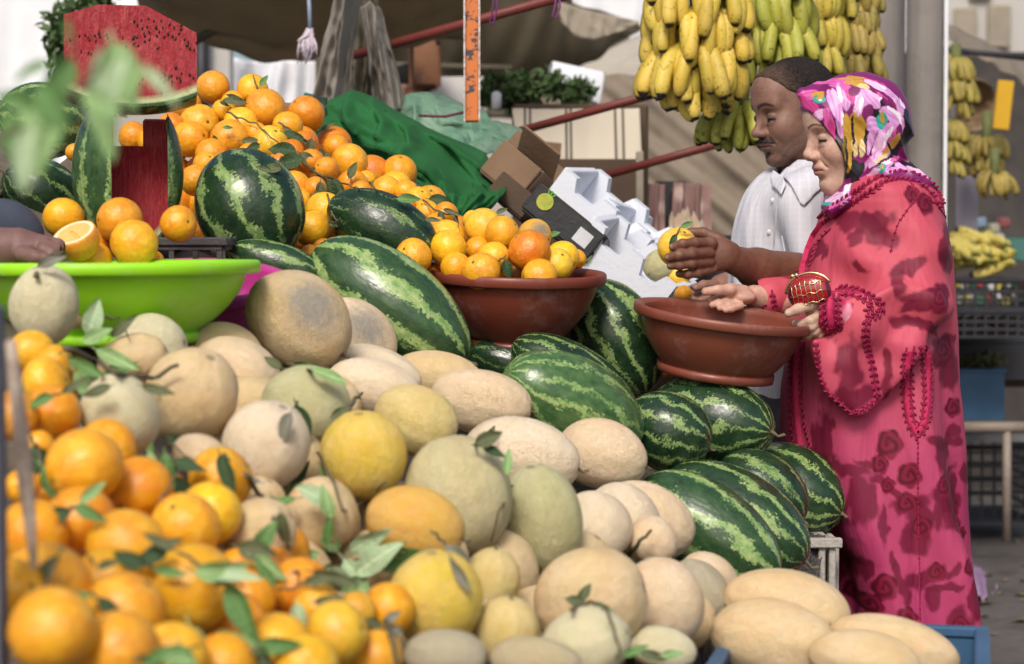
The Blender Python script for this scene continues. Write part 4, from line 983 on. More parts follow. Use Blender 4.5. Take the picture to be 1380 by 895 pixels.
# whitewashed crate whose corner shows under the watermelons
wc = empty('wooden_crate', (P(1085, 800, 3.85).x, 3.9, 0), 'whitewashed wooden crate corner under the rearmost watermelon', 'crate')
cr, cl_ = P(1131, 724, 3.72), P(1020, 724, 3.72); zt = cr.z
m = MB()
for (px_, w_) in ((1121, 9), (1107, 9)):
    a = P(px_, 728, 3.70); m = MB(); m.box((a.x, 3.70, zt - .22), (S(w_, 3.7), .02, .42), bev=.002); m.build('slat', WOOD_W, wc, smooth=False)
for k in range(4):
    m = MB(); m.box((cr.x, 3.80 + k * .11, zt - .22), (.012, .09, .42), bev=.002); m.build('slat', WOOD_W, wc, smooth=False)
for k in range(5):
    m = MB(); m.box((cr.x - .06 - k * .105, 3.96, zt - .012), (.095, .50, .014), bev=.002); m.build('top_board', WOOD_W, wc, smooth=False)
m = MB(); m.box((cr.x - .06, 3.69, zt - .006), (.12, .018, .018), bev=.002); m.build('edge_rail', WOOD_W, wc, smooth=False)
NET = simple('dark_netting', (.05, .045, .045), (.12, .11, .11), 60, .95, .9, 120, dist=.01)
sheet('dark_sacking', [(1040, 706, 3.74), (1080, 718, 3.74), (1112, 724, 3.74)], [(1040, 810, 3.62), (1070, 800, 3.62), (1100, 790, 3.64)], NET, 50, 40, .004, 2, 3, wr=.008, wf=8, label='dark rough sacking hanging over the whitewashed crate', cat='sacking')
bc_ = crate('plastic_crate', 1000, 943, 1381, 1080, 2.535, .50, BLUEP, 'blue plastic crate at the bottom right corner, holding melons', lattice=False)
bc_.rotation_euler.z = math.radians(-13)
# crate platform behind the bowls carrying the rear pile
crate('plastic_crate', 196, 326, 300, 380, 3.52, .42, simple('crate_black', (.045, .042, .045), (.08, .075, .075), 20, .6), 'black crate showing under the cut watermelon', 2, 3, group='crates under the rear pile')
m = MB()
for (x, y, s, h) in ((-.62, 3.86, .6, 1.235), (-.36, 4.2, .6, 1.22), (-.05, 4.25, .5, 1.12), (-.95, 4.1, .5, 1.235)):
    m = MB(); m.box((x, y, h / 2), (s, .36, h), bev=.01)
    m.build('support_box', CARD_DK, smooth=False, label=['tall brown box hidden under the cut watermelon', 'tall brown box hidden under the leafy pile', 'tall brown box hidden below the blanket side of the pile', 'tall brown box hidden at the far left of the pile'][[-.62, -.36, -.05, -.95].index(x)], cat='box', group='boxes under the rear pile')

# ---- bowls
def plastic(name, c, c2=None, r=.38):
    m = Mat(name, r, .5)
    k = m.mix(m.ramp(m.noise(5, 5), [(.35, 0.0), (.7, 1.0)]), c, c2 or tuple(x * .8 for x in c))
    k = m.mix(m.math('MULTIPLY', m.ramp(m.noise(9, 8, .75), [(.54, 0.0), (.66, 1.0)]), .42), k, tuple(min(1, x * .6 + .18) for x in c))
    m.col(k); m.rough(m.ramp(m.noise(14, 5), [(.3, r - .08), (.7, r + .2)])); m.bump(m.noise(50, 4), .08, .003); return m.m
def bowl(label, px, py, d, hw, rbot, h, roll, tilt, mat, rimt=12, group=None, yaw=0):
    """hw, rbot, h, rimt in photograph pixels"""
    c = P(px, py, d); k = d / F; r, rb, H, rt = hw * k, rbot * k, h * k, rimt * k
    R = M_rot('Y', roll) @ M_rot('X', tilt)
    root = empty('plastic_bowl', c - Vector((0, 0, H)), label, 'bowl', group)
    body = [(0, -H + .004), (rb * .9, -H + .004), (rb, -H + .001), (rb * 1.01, -H + .006), (rb * 1.0, -H + .015)]
    for t in (0.0, .08, .2, .4, .6, .8, .93): body.append((rb * 1.02 + (r * .90 - rb * 1.02) * (1 - (1 - t) ** 1.7) ** .95, -H + .016 + (H - .016 - rt) * t))
    body.append((r * .905, -rt * .9)); 
    m = MB(); m.lathe(body, 96, R, c, wob=.004)
    inner = [(r * .885, -rt * .7)] + [(rb * .98 + (r * .885 - rb * .98) * (1 - (1 - t) ** 1.7) ** .95, -H + .022 + (H - .03 - rt) * t) for t in (.9, .7, .5, .3, .15, .05)] + [(rb * .8, -H + .014), (0, -H + .014)]
    m.lathe(inner, 96, R, c, wob=.004); m.build('body', mat, root)
    m = MB(); e = rt * .45
    m.lathe([(r * .905, -rt * .92), (r * .955, -rt * .95), (r * .985, -rt), (r, -rt * .85), (r * 1.005, -rt * .35), (r, -.001), (r * .985, .0015), (r * .95, 0), (r * .90, -rt * .1), (r * .885, -rt * .35), (r * .884, -rt * .75)], 96, R, c, wob=.004)
    m.build('rim', mat, root)
    m = MB(); m.lathe([(rb * .93, -H + .012), (rb * 1.045, -H + .012), (rb * 1.05, -H + .004), (rb * 1.04, -H - .004), (rb * .98, -H - .004), (rb * .96, -H + .002)], 72, R, c); m.build('foot_ring', mat, root)
    return root
BR = plastic('brown_plastic', (.20, .042, .024), (.155, .034, .02))
BR2 = plastic('brown_plastic_dusty', (.225, .062, .036), (.175, .046, .027))
bowl('glossy red brown plastic bowl piled with oranges', 698, 366, 3.85, 119, 60, 100, 1.5, 4, BR, 14)
bowl('tilted empty red brown bowl held by the woman', 975, 421, 3.85, 121, 76, 84, 7.0, 5, BR2, 13)
bowl('lime green plastic bowl at left behind the pale netted melon', 150, 353, 3.15, 198, 118, 104, -.3, 0.5, plastic('lime_plastic', (.34, .76, .015), (.28, .66, .015)), 16)
bowl('magenta plastic bowl half behind the lime green one', 268, 374, 3.45, 122, 78, 92, 2, 12, plastic('magenta_plastic', (.50, .045, .26), (.42, .04, .22)), 18)

# ---- cut watermelon tower
def mk_flesh():
    m = Mat('watermelon_cut', .42, .5)
    a = N(m.nt, 'ShaderNodeAttribute', attribute_name='Col'); so = N(m.nt, 'ShaderNodeSeparateColor'); m.L(a.outputs['Color'], so.inputs[0])
    rr = m.math('ADD', so.outputs[0], m.math('MULTIPLY', m.math('SUBTRACT', m.noise(30, 4), .5), .015))
    fl = m.mix(m.ramp(m.noise(22, 7, .7), [(.3, 0.0), (.7, 1.0)]), (.27, .006, .016), (.50, .035, .048))
    fl = m.mix(m.math('MULTIPLY', m.ramp(m.noise(70, 4, .7), [(.6, 0.0), (.75, 1.0)]), .35), fl, (.70, .22, .22))
    c = m.mix(m.ramp(rr, [(.86, 0.0), (.93, 1.0)]), fl, (.62, .66, .36))
    c = m.mix(m.ramp(rr, [(.955, 0.0), (.968, 1.0)]), c, (.04, .11, .03))
    mpf = N(m.nt, 'ShaderNodeMapping'); mpf.inputs['Scale'].default_value = (14, 14, 3); m.L(m.tc.outputs['Object'], mpf.inputs[0])
    fb = m.noise(1.6, 6, .7, vec=mpf.outputs[0], dist=.8); c = m.mix(m.math('MULTIPLY', m.ramp(fb, [(.45, 0.0), (.7, 1.0)]), m.ramp(rr, [(.80, .4), (.86, 0.0)])), c, (.62, .16, .16))
    m.col(c).bump(m.noise(60, 6, .7), .5, .004).bump(fb, .6, .02).sub(.15, (.02, .006, .004), .4); return m.m
FLESH = mk_flesh()
WSHELL = WMELON
def cut_solid(c, rad, cuts, n=(72, 48), extra=None):
    """ellipsoid minus boxes (world coords), exact boolean, returned as mesh object data"""
    mb = MB(); mb.ball(c, rad, n[0], n[1]); me = mb.mesh('tmp'); o = bpy.data.objects.new('tmp', me); link(o)
    tmp = []
    for kind, (cc, sz, Mx) in cuts:
        b = MB(); b.box(cc, sz, Mx); bo = bpy.data.objects.new('tmpc', b.mesh('tmpc', None, None, False)); link(bo); tmp.append(bo)
        md = o.modifiers.new('b', 'BOOLEAN'); md.operation = kind; md.object = bo; md.solver = 'EXACT'
    dg = bpy.context.evaluated_depsgraph_get(); dg.update()
    nm = bpy.data.meshes.new_from_object(o.evaluated_get(dg))
    for t in tmp + [o]: bpy.data.objects.remove(t)
    return nm
def finish_cut(name, me, c, rad, parent):
    import bmesh
    bm = bmesh.new(); bm.from_mesh(me)
    bmesh.ops.triangulate(bm, faces=bm.faces)
    for _ in range(3):
        es = [e for e in bm.edges if e.calc_length() > .012]
        if es: bmesh.ops.subdivide_edges(bm, edges=es, cuts=1); bmesh.ops.triangulate(bm, faces=[f for f in bm.faces if len(f.verts) > 3])
    bm.normal_update()
    inv = Vector((1 / rad[0], 1 / rad[1], 1 / rad[2]))
    n1 = []
    for f in bm.faces:
        q = f.calc_center_median() - c; q = Vector((q.x * inv.x, q.y * inv.y, q.z * inv.z)).length
        n1.append(1 if q > .972 and f.calc_area() >= 0 and all(Vector(((v.co.x - c.x) * inv.x, (v.co.y - c.y) * inv.y, (v.co.z - c.z) * inv.z)).length > .985 for v in f.verts) else 0)
    bm.to_mesh(me); bm.free()
    co = np.empty(len(me.vertices) * 3, 'f'); me.vertices.foreach_get('co', co); co = co.reshape(-1, 3)
    q = np.sqrt((((co - np.array(c)) * np.array(inv)) ** 2).sum(1))
    at = me.color_attributes.new('Col', 'FLOAT_COLOR', 'POINT'); at.data.foreach_set('color', np.stack([q, q, q, np.ones_like(q)], 1).astype('f').ravel())
    # scale to unit object coordinates so the rind pattern behaves as on whole melons
    sh = (co - np.array(c)) * np.array(inv); me.vertices.foreach_set('co', sh.astype('f').ravel())
    me.materials.clear(); me.materials.append(FLESH); me.materials.append(WMELON)
    me.polygons.foreach_set('material_index', n1)
    sm = [x == 1 for x in n1]; me.polygons.foreach_set('use_smooth', sm)
    o = bpy.data.objects.new(name, me); link(o, parent); o.location = c - parent.location; o.scale = rad; o.color = (.52, 1.1, .16, 1)
    return o
ct = empty('cut_watermelon', P(178, 318, 3.62), 'watermelon stood on end and carved open, showing dark red flesh', 'watermelon')
dC = 3.66; cC = P(178, 232, dC); radC = (S(74, dC), S(70, dC), S(112, dC))
def pb(x0, y0, x1, y1, d0, d1, Mx=None):
    a, b = P(x0, y1, dC), P(x1, y0, dC); return ((a.x + b.x) / 2, (d0 + d1) / 2, (a.z + b.z) / 2), (b.x - a.x, d1 - d0, b.z - a.z), Mx
fr_ = dC - radC[1]
me = cut_solid(cC, radC, [('DIFFERENCE', pb(158, 60, 228, 196, dC - .2, dC + .2)), ('DIFFERENCE', pb(158, 150, 216, 340, dC - .3, dC + radC[1] * .25)),
                          ('DIFFERENCE', pb(214, 150, 230, 340, dC - .3, dC + radC[1] * .24)), ('DIFFERENCE', pb(60, 60, 300, 140, dC - .2, dC + .2))])
finish_cut('carved_rind', me, cC, radC, ct)
# stepped block inside: left shelf lower, right pillar of flesh
m = MB(); a, b = P(196, 330, dC), P(231, 158, dC); m.box(((a.x + b.x) / 2 + .004, dC + radC[1] * .25 + .062, (a.z + b.z) / 2), (b.x - a.x, .09, b.z - a.z), bev=.004)
o = m.build('flesh_pillar', FLESH, ct, smooth=False, cols=False)
at = o.data.color_attributes.new('Col', 'FLOAT_COLOR', 'POINT'); at.data.foreach_set('color', [.5, .5, .5, 1] * len(o.data.vertices))
# upper block
ub = empty('watermelon_block', P(178, 150, 3.60), 'big red seeded watermelon block balanced on the carved watermelon', 'watermelon')
dU = 3.62; cU = P(183, 56, dU); rU = (S(156, dU), S(150, dU), S(98, dU))
def pu(x0, y0, x1, y1, d0, d1):
    a, b = P(x0, y1, dU), P(x1, y0, dU); return ((a.x + b.x) / 2, (d0 + d1) / 2, (a.z + b.z) / 2), (b.x - a.x, d1 - d0, b.z - a.z), None
me = cut_solid(cU, rU, [('INTERSECT', pu(94, 14, 265, 170, dU - .075, dU + .03)), ('DIFFERENCE', (tuple(P(241, 15, dU)), (.30, .4, .05), M_rot('Y', 27.6))), ('DIFFERENCE', (tuple(P(113, 8, dU)), (.20, .4, .035), M_rot('Y', -17))), ('DIFFERENCE', (tuple(P(214, -3, dU)), (.30, .4, .05), M_rot('Y', 10)))])
finish_cut('flesh_block', me, cU, rU, ub)
sd_ = MB(); r2 = random.Random(8)
ct.rotation_euler.z = ub.rotation_euler.z = math.radians(10.5)
seeds = [(150 + r2.gauss(0, 34), 50 + r2.gauss(0, 5) + .0) for _ in range(20)] + [(225 + r2.gauss(0, 16), 45 + r2.gauss(0, 12)) for _ in range(10)] + [(210 + r2.gauss(0, 26), 104 + r2.gauss(0, 6)) for _ in range(20)] + [(182 + r2.gauss(0, 1), 27), (192, 25), (199, 28), (209, 27), (220, 32), (184, 38), (193, 43), (202, 37), (211, 37), (186, 45), (213, 49), (224, 48), (218, 45), (236, 38), (203, 48), (240, 52), (244, 60), (233, 44), (228, 91), (230, 104), (236, 98), (229, 90), (116, 74), (113, 72), (103, 70), (121, 49), (137, 47), (173, 29), (247, 64), (253, 66), (214, 101), (180, 101), (172, 102), (135, 49), (109, 49), (128, 50), (247, 100), (252, 104), (209, 125), (190, 36), (177, 34), (226, 36)]
Yf = dU - .075
for (x, y) in seeds:
    c = P(x, y, Yf); a = r2.gauss(.1, .25); sd_.ball((c.x, Yf, c.z), (.0014 + r2.uniform(0, .0007), .0014, .0030 + r2.uniform(0, .0014)), 8, 6, M=Matrix.Rotation(a, 3, 'Y'))
sd_.build('seeds', simple('seed_black', (.02, .008, .006), None, 10, .3), ub, kind='stuff')

# sliced orange
so_ = empty('sliced_orange', P(103, 345, 3.3), 'orange with a wedge cut out showing pale flesh, beside the vendor hand', 'orange')
cO = P(103, 322, 3.3); rO = S(31, 3.3)
me = cut_solid(cO, (rO, rO, rO), [('DIFFERENCE', ((cO.x - .008, cO.y - .02, cO.z + rO * .62), (rO * 3, rO * 2.2, rO), M_rot('X', 32) @ M_rot('Y', -14))), ('DIFFERENCE', ((cO.x - rO * .15, cO.y - rO * .6, cO.z + rO * .45), (rO * .7, rO, rO * .7), M_rot('Z', 35) @ M_rot('X', 20)))], (40, 28))
def mk_oflesh():
    m = Mat('orange_cut', .4, .5); a = N(m.nt, 'ShaderNodeAttribute', attribute_name='Col'); so = N(m.nt, 'ShaderNodeSeparateColor'); m.L(a.outputs['Color'], so.inputs[0])
    pul = m.mix(m.ramp(m.vor(14, 'DISTANCE_TO_EDGE'), [(.0, 1.0), (.09, 0.0)]), (.85, .42, .06), (.85, .70, .42))
    c = m.mix(m.ramp(so.outputs[0], [(.80, 0.0), (.86, 1.0)]), pul, (.85, .75, .52)); c = m.mix(m.ramp(so.outputs[0], [(.94, 0.0), (.97, 1.0)]), c, (.85, .36, .03))
    m.col(c).sub(.2, (.02, .01, .004), .4); return m.m
OFL = mk_oflesh()
sv = (FLESH, WMELON); FLESH, WMELON = OFL, ORANGE
o = finish_cut('cut_fruit', me, cO, Vector((rO, rO, rO)), so_); o.color = (.86, .36, .03, 1)
FLESH, WMELON = sv

# ---- leaves and twigs
def leaf_mesh(seed, wid=.42):
    r = random.Random(seed); m = MB(); vs = []; n = 9; curl = r.uniform(-.5, .5); fold = r.uniform(.15, .5); bend = r.uniform(-.35, .1)
    for i in range(n + 1):
        t = i / n; w = wid * .5 * math.sin(math.pi * t ** .8) ** .8 * (1 - .15 * t)
        for j in range(-2, 3):
            s = j / 2
            x = t; y = s * w; z = bend * t * t + abs(s) * w * fold + .04 * math.sin(7 * t + 2 * s + seed) * abs(s)
            y += curl * .15 * t * t
            vs.append((x, y, z))
    fs = [(i * 5 + j, (i + 1) * 5 + j, (i + 1) * 5 + j + 1, i * 5 + j + 1) for i in range(n) for j in range(4)]
    m.add(vs, fs); m.tube([(-.14, 0, .01), (0, 0, 0), (.5, 0, bend * .25 - .004), (.9, 0, bend * .81)], [.016, .014, .010, .004], 5)
    return m.mesh('leaf', LEAF)
LFM = [leaf_mesh(s, w_) for s, w_ in ((1, .36), (2, .42), (3, .5), (4, .40), (5, .30), (6, .55))]
LC = dict(fresh=(.10, .22, .05), light=(.22, .36, .12), dark=(.035, .075, .022), olive=(.10, .115, .045), grey=(.20, .20, .15), pale=(.34, .46, .25))
def leaf(px, py, d, ln, ang, colr, parent, tilt=0, roll=0, seed=None):
    """leaf whose base is at the pixel, pointing at ang degrees in the picture"""
    c = P(px, py, d); t = math.radians(ang); T = math.radians(tilt)
    x = Vector((math.cos(t) * math.cos(T), -math.sin(T), math.sin(t) * math.cos(T)))
    zz = Matrix.Rotation(math.radians(roll), 3, x) @ Vector((0, -1, .25))
    zz = (zz - x * zz.dot(x)).normalized(); y = zz.cross(x)
    k = seed if seed is not None else rr.randrange(6)
    o = bpy.data.objects.new('leaf', LFM[k % 6]); s = S(ln, d)
    s *= 1.2 if 1.5 < d < 3.0 else 1.0
    o.matrix_world = Matrix.Translation(c - parent.location) @ Matrix((x, y, zz)).transposed().to_4x4() @ Matrix.Scale(s, 4)
    o.color = (*LC[colr], 1); link(o, parent); return o
def twig(label, path, leaves, d=None, off=.02, r=.0022, name='leafy_twig', cat='twig', group=None):
    dd = d if d else min([surf(p[0], p[1]) for p in path]) - off
    if not d and path[0][1] > 440: off += .014
    pts = [P(p[0], p[1], (p[2] if len(p) > 2 else (d or surf(p[0], p[1]) - off))) for p in path]
    root = empty(name, pts[0], label, cat, group)
    m = MB(); sm = []
    for i in range(len(pts) - 1):
        for q in range(4): sm.append(pts[i].lerp(pts[i + 1], q / 4) + Vector((0, 0, .002 * math.sin(q * 1.7 + i))))
    sm.append(pts[-1]); m.tube(sm, [r * (1 - .5 * i / len(sm)) for i in range(len(sm))], 6); m.build('stalk', TWIG, root)
    for (x, y, ln, an, c, *rest) in leaves:
        leaf(x, y, (d or surf(x, y) - off - .006), ln, an, c, root, *(rest or ()))
    return root
G_T = 'leafy twigs on the fruit'
# foreground heap
twig('twig with two broad green leaves in the front orange heap', [(215, 678), (232, 650), (238, 640)], [(236, 642, 62, -128, 'fresh', 0, 20, 2), (238, 642, 40, -70, 'dark', 0, -30, 5), (222, 610, 40, -80, 'fresh', 10, 0, 1)], group=G_T)
twig('twig with a dark withered leaf between melons and oranges', [(222, 590), (232, 600), (262, 622)], [(226, 588, 50, -38, 'dark', 0, 10, 2), (232, 622, 40, -10, 'dark', 0, -20, 3), (205, 596, 26, -100, 'fresh', 0, 0, 4), (200, 608, 30, -60, 'light', 10, 10, 0)], group=G_T)
twig('large tattered twig with a long hanging leaf', [(240, 745), (290, 772), (330, 790)], [(262, 770, 60, 0, 'light', 5, 20, 1), (280, 770, 66, -8, 'pale', 10, -20, 4), (305, 785, 84, -58, 'fresh', 10, 20, 0), (265, 762, 44, -30, 'dark', 0, 0, 3), (235, 742, 42, 150, 'olive', 0, 10, 4)], group=G_T)
twig('twig of pale leaves fanning out in the centre front', [(395, 772), (450, 760), (500, 748), (545, 745)], [(470, 745, 62, 35, 'pale', 20, 20, 0), (478, 775, 72, 40, 'pale', 20, -10, 3), (500, 750, 72, -2, 'fresh', 10, 30, 2), (455, 745, 50, 118, 'light', 15, 10, 1), (440, 735, 46, 80, 'fresh', 15, 0, 4), (462, 752, 62, -50, 'pale', 15, 10, 0), (420, 770, 60, -15, 'olive', 5, 20, 4), (446, 700, 40, 100, 'light', 10, 0, 1), (430, 745, 44, 200, 'light', 10, 0, 3)], group=G_T)
twig('drooping twig with a bright leaf under the round yellow melon', [(428, 610), (450, 650), (462, 690), (490, 680), (520, 650)], [(432, 628, 46, -55, 'light', 15, 10, 1), (440, 640, 44, -70, 'fresh', 10, -10, 0), (448, 680, 46, 150, 'pale', 10, 10, 2), (400, 672, 50, 195, 'fresh', 5, 20, 4), (405, 650, 40, 230, 'light', 5, 0, 3)], group=G_T)
twig('brown dry twig with grey leaf over the brown melon', [(332, 640), (352, 670), (372, 705), (390, 740)], [(366, 668, 34, -75, 'grey', 0, 0, 5), (378, 690, 40, -80, 'olive', 0, 20, 2), (392, 660, 40, 60, 'dark', 5, 10, 0), (352, 650, 34, 170, 'grey', 5, 10, 4)], r=.004, group=G_T)
twig('withered grey green leaf hanging on the olive grey melon', [(400, 540), (402, 556)], [(398, 545, 52, -78, 'dark', 0, 0, 5), (392, 556, 40, -110, 'grey', 0, 20, 2)], group=G_T)
twig('grey dry leaf shreds on the orange tan melon', [(600, 735), (588, 720), (580, 715)], [(600, 735, 46, -45, 'grey', 0, 0, 2), (606, 748, 50, -60, 'grey', 5, 40, 4), (588, 740, 36, 215, 'grey', 0, 10, 0)], group=G_T)
twig('crumpled green leaf at the base of the dimpled melon', [(640, 600), (655, 598), (672, 612)], [(640, 598, 34, 20, 'olive', 0, 10, 5), (650, 602, 30, -20, 'dark', 0, -10, 3), (655, 596, 26, 60, 'olive', 0, 0, 1)], group=G_T)
twig('tendrils and stalk curled over the netted whitish melon', [(770, 822), (795, 812), (818, 820), (828, 850), (836, 880)], [(790, 815, 26, 160, 'olive', 0, 0, 5), (800, 812, 30, -30, 'fresh', 0, 0, 4), (780, 812, 26, 60, 'olive', 0, 0, 2)], r=.003, group=G_T)
twig('long green stalks lying between melons in the upper left', [(88, 470), (130, 486), (160, 505), (205, 510), (240, 492)], [(90, 480, 52, -30, 'fresh', 0, 20, 4), (100, 500, 56, -50, 'light', 5, 10, 0), (140, 505, 40, 20, 'fresh', 0, 0, 1), (150, 520, 36, 200, 'olive', 0, 0, 3), (128, 470, 60, -25, 'light', 10, 0, 4), (190, 520, 40, -15, 'olive', 0, 0, 4)], r=.005, group=G_T)
twig('dry pale husk and tendrils against the lime green bowl', [(120, 450), (140, 428), (160, 430), (172, 452)], [(118, 452, 44, 70, 'pale', 0, 20, 5), (112, 462, 36, 30, 'light', 0, 0, 2), (150, 455, 40, 40, 'olive', 0, 0, 4)], group=G_T)
twig('green leaf scraps lying below the scuffed melon', [(385, 492), (420, 500), (455, 512)], [(392, 490, 46, -8, 'fresh', 0, 30, 4), (420, 498, 44, -20, 'light', 0, -20, 0), (380, 496, 24, 150, 'olive', 0, 0, 2)], r=.004, group=G_T)
twig('curled stalk on the yellow cream melon', [(470, 553), (478, 538), (488, 530)], [(470, 552, 24, 200, 'olive', 0, 0, 5)], r=.004, group=G_T)
twig('dark broad leaf behind the largest front orange', [(50, 600), (60, 640)], [(46, 600, 90, -75, 'dark', 0, 0, 5), (58, 630, 70, -50, 'fresh', 0, 30, 2)], off=-.01, group=G_T)
twig('narrow striped leaf hanging by the left post', [(78, 752), (60, 790)], [(78, 748, 84, -125, 'olive', 10, 20, 4)], group=G_T)
twig('leaves along the bottom edge in front of the oranges', [(180, 890), (220, 880), (270, 870)], [(255, 842, 74, -62, 'light', 15, 10, 0), (242, 868, 66, -75, 'fresh', 15, 0, 2), (190, 896, 56, 28, 'fresh', 10, 10, 4), (275, 850, 60, -25, 'pale', 15, 10, 1), (215, 885, 44, -5, 'light', 10, 0, 3)], group=G_T)
twig('dried star shaped calyx with stalk at the heap tip', [(520, 838), (528, 860), (535, 895)], [(518, 838, 22, 30, 'grey', 0, 0, 5), (520, 845, 22, -20, 'grey', 0, 0, 5), (515, 846, 22, 150, 'olive', 0, 0, 5)], r=.004, group=G_T)
twig('small leafy stalk on the wrapped orange', [(375, 795), (400, 792), (420, 780)], [(400, 812, 40, -80, 'pale', 15, 0, 2), (408, 785, 44, 10, 'olive', 10, 0, 4), (372, 790, 40, 130, 'fresh', 5, 0, 0), (422, 812, 40, 10, 'olive', 10, 0, 4)], group=G_T)
twig('thin stalk and leaf beside the olive upright melon', [(690, 655), (672, 690), (662, 730)], [(850, 752, 36, 150, 'fresh', 0, 0, 4), (682, 640, 30, 80, 'light', 0, 0, 1)], group=G_T)
twig('pointed dry stalk between two pale melons', [(848, 748), (862, 730), (878, 714)], [], r=.004, group=G_T)
twig('leaf litter scraps on the low cream melon', [(830, 886), (860, 878), (900, 884)], [(838, 884, 34, 20, 'fresh', 0, 0, 4), (862, 880, 34, -10, 'olive', 0, 0, 0), (890, 884, 28, 10, 'light', 0, 0, 3)], group=G_T)
twig('sprig with three leaves over the reddish front orange', [(90, 690), (112, 676)], [(100, 682, 44, -20, 'fresh', 10, 10, 0), (108, 678, 36, 40, 'light', 10, 0, 1), (96, 688, 40, 200, 'dark', 5, 0, 2)], group=G_T)
twig('two fresh leaves over the bottom left corner oranges', [(120, 800), (135, 806)], [(122, 800, 52, -160, 'fresh', 10, 10, 0), (132, 806, 44, -40, 'dark', 5, 0, 3)], group=G_T)
twig('dull leaf pair above the orange with a soft glint', [(196, 758), (206, 764)], [(196, 762, 40, 160, 'dark', 5, 0, 2), (206, 766, 42, -10, 'fresh', 8, 10, 4)], group=G_T)
twig('small green sprig among the knobbly oranges at the left edge', [(70, 535), (84, 528)], [(72, 533, 34, 200, 'fresh', 5, 0, 1), (84, 530, 36, 30, 'olive', 5, 0, 4)], group=G_T)
twig('long leaf lying over the deep orange fruit', [(300, 612), (312, 620)], [(296, 612, 50, -70, 'dark', 8, 10, 3)], group=G_T)
twig('single dark leaf between the two glinting front oranges', [(120, 752), (128, 760)], [(112, 745, 44, -30, 'dark', 5, 0, 4), (130, 765, 30, 20, 'olive', 5, 0, 0)], group=G_T)
twig('pair of leaves hanging beside the lemon yellow orange', [(480, 770), (486, 790)], [(484, 784, 54, -60, 'light', 15, 10, 0), (478, 780, 48, -110, 'fresh', 15, 0, 3), (470, 776, 44, 170, 'pale', 15, 0, 1)], group=G_T)
twig('leafy scrap above the pear shaped orange', [(200, 740), (232, 735)], [(205, 738, 40, 15, 'olive', 5, 10, 4), (226, 742, 42, 200, 'dark', 5, 0, 2)], group=G_T)
twig('bright leaves at the bottom edge below the wrapped orange', [(340, 880), (360, 870)], [(345, 872, 58, 10, 'fresh', 15, 10, 0), (350, 880, 54, 150, 'light', 15, 0, 3), (338, 866, 46, -50, 'olive', 15, 0, 2)], group=G_T)
twig('torn leaves under the brown melon', [(310, 735), (345, 745)], [(320, 738, 46, -10, 'olive', 10, 0, 5), (345, 745, 44, 60, 'fresh', 10, 0, 2), (340, 750, 50, -30, 'light', 10, 0, 0)], group=G_T)
# rear pile twigs
twig('twig with an upright leaf at the pile top', [(347, 120), (343, 108), (341, 101)], [(350, 117, 20, 55, 'fresh', 0, 0, 1)], group=G_T)
twig('two long leaves under the topmost rear orange', [(306, 128), (318, 132), (330, 136)], [(300, 135, 34, -5, 'olive', 0, 0, 0), (306, 128, 26, -20, 'dark', 0, 0, 4), (296, 137, 14, -25, 'dark', 0, 0, 1)], group=G_T)
twig('bare brown twig crossing the pile oranges', [(306, 151), (325, 160), (346, 167), (360, 180), (378, 196)], [(300, 172, 14, 0, 'fresh', 0, 0, 1), (287, 182, 22, -60, 'dark', 0, 0, 4), (325, 190, 36, -5, 'olive', 0, 0, 3), (350, 194, 26, 210, 'dark', 0, 0, 2)], group=G_T)
twig('tangle of twigs and leaves right of the yellow fruit', [(375, 165), (395, 178), (410, 188), (425, 192)], [(380, 170, 26, -35, 'olive', 0, 0, 4), (382, 178, 36, -20, 'dark', 0, 0, 0), (400, 205, 40, 170, 'dark', 0, 0, 5), (404, 206, 34, -40, 'olive', 0, 0, 2), (425, 180, 30, 10, 'dark', 0, 0, 4), (420, 186, 34, -100, 'olive', 0, 0, 1), (432, 176, 24, 30, 'olive', 0, 0, 4)], group=G_T)
twig('olive leaves drooping at mid pile', [(418, 230), (440, 238), (470, 250), (484, 254)], [(432, 200, 34, -75, 'olive', 0, 0, 4), (440, 205, 32, -80, 'olive', 0, 0, 0), (422, 228, 30, -20, 'dark', 0, 0, 5), (440, 240, 36, -70, 'dark', 0, 0, 2), (432, 244, 34, -90, 'olive', 0, 0, 1), (450, 240, 34, -60, 'dark', 0, 0, 0), (446, 258, 36, -45, 'dark', 0, 0, 4), (430, 256, 24, -120, 'olive', 0, 0, 3)], group=G_T)
twig('broad dark leaf at the shoulder of the upright watermelon', [(380, 212), (372, 222)], [(410, 214, 42, 190, 'dark', 0, 0, 5), (380, 226, 30, 185, 'olive', 0, 0, 2), (366, 232, 24, 160, 'olive', 0, 0, 4)], group=G_T)
twig('curled leaf stuck on the front of a rear orange', [(470, 238), (476, 222)], [(470, 240, 24, 62, 'olive', 0, 0, 5)], group=G_T)
twig('leaf over the mottled watermelon top', [(498, 246), (508, 256)], [(497, 245, 22, -40, 'fresh', 0, 0, 2), (534, 268, 34, 0, 'fresh', 0, 0, 1)], group=G_T)
twig('curly leaves on the right slope of the pile', [(570, 270), (590, 285), (612, 290), (618, 305)], [(578, 268, 32, -10, 'dark', 0, 0, 5), (597, 282, 26, -20, 'olive', 0, 0, 4), (592, 285, 22, -70, 'olive', 0, 0, 2), (572, 296, 22, 0, 'olive', 0, 0, 0), (614, 290, 26, -85, 'olive', 0, 0, 4)], group=G_T)
twig('thin hanging twig between the two watermelons', [(441, 262), (448, 290), (456, 298), (443, 300)], [(444, 302, 16, -10, 'olive', 0, 0, 1)], group=G_T)
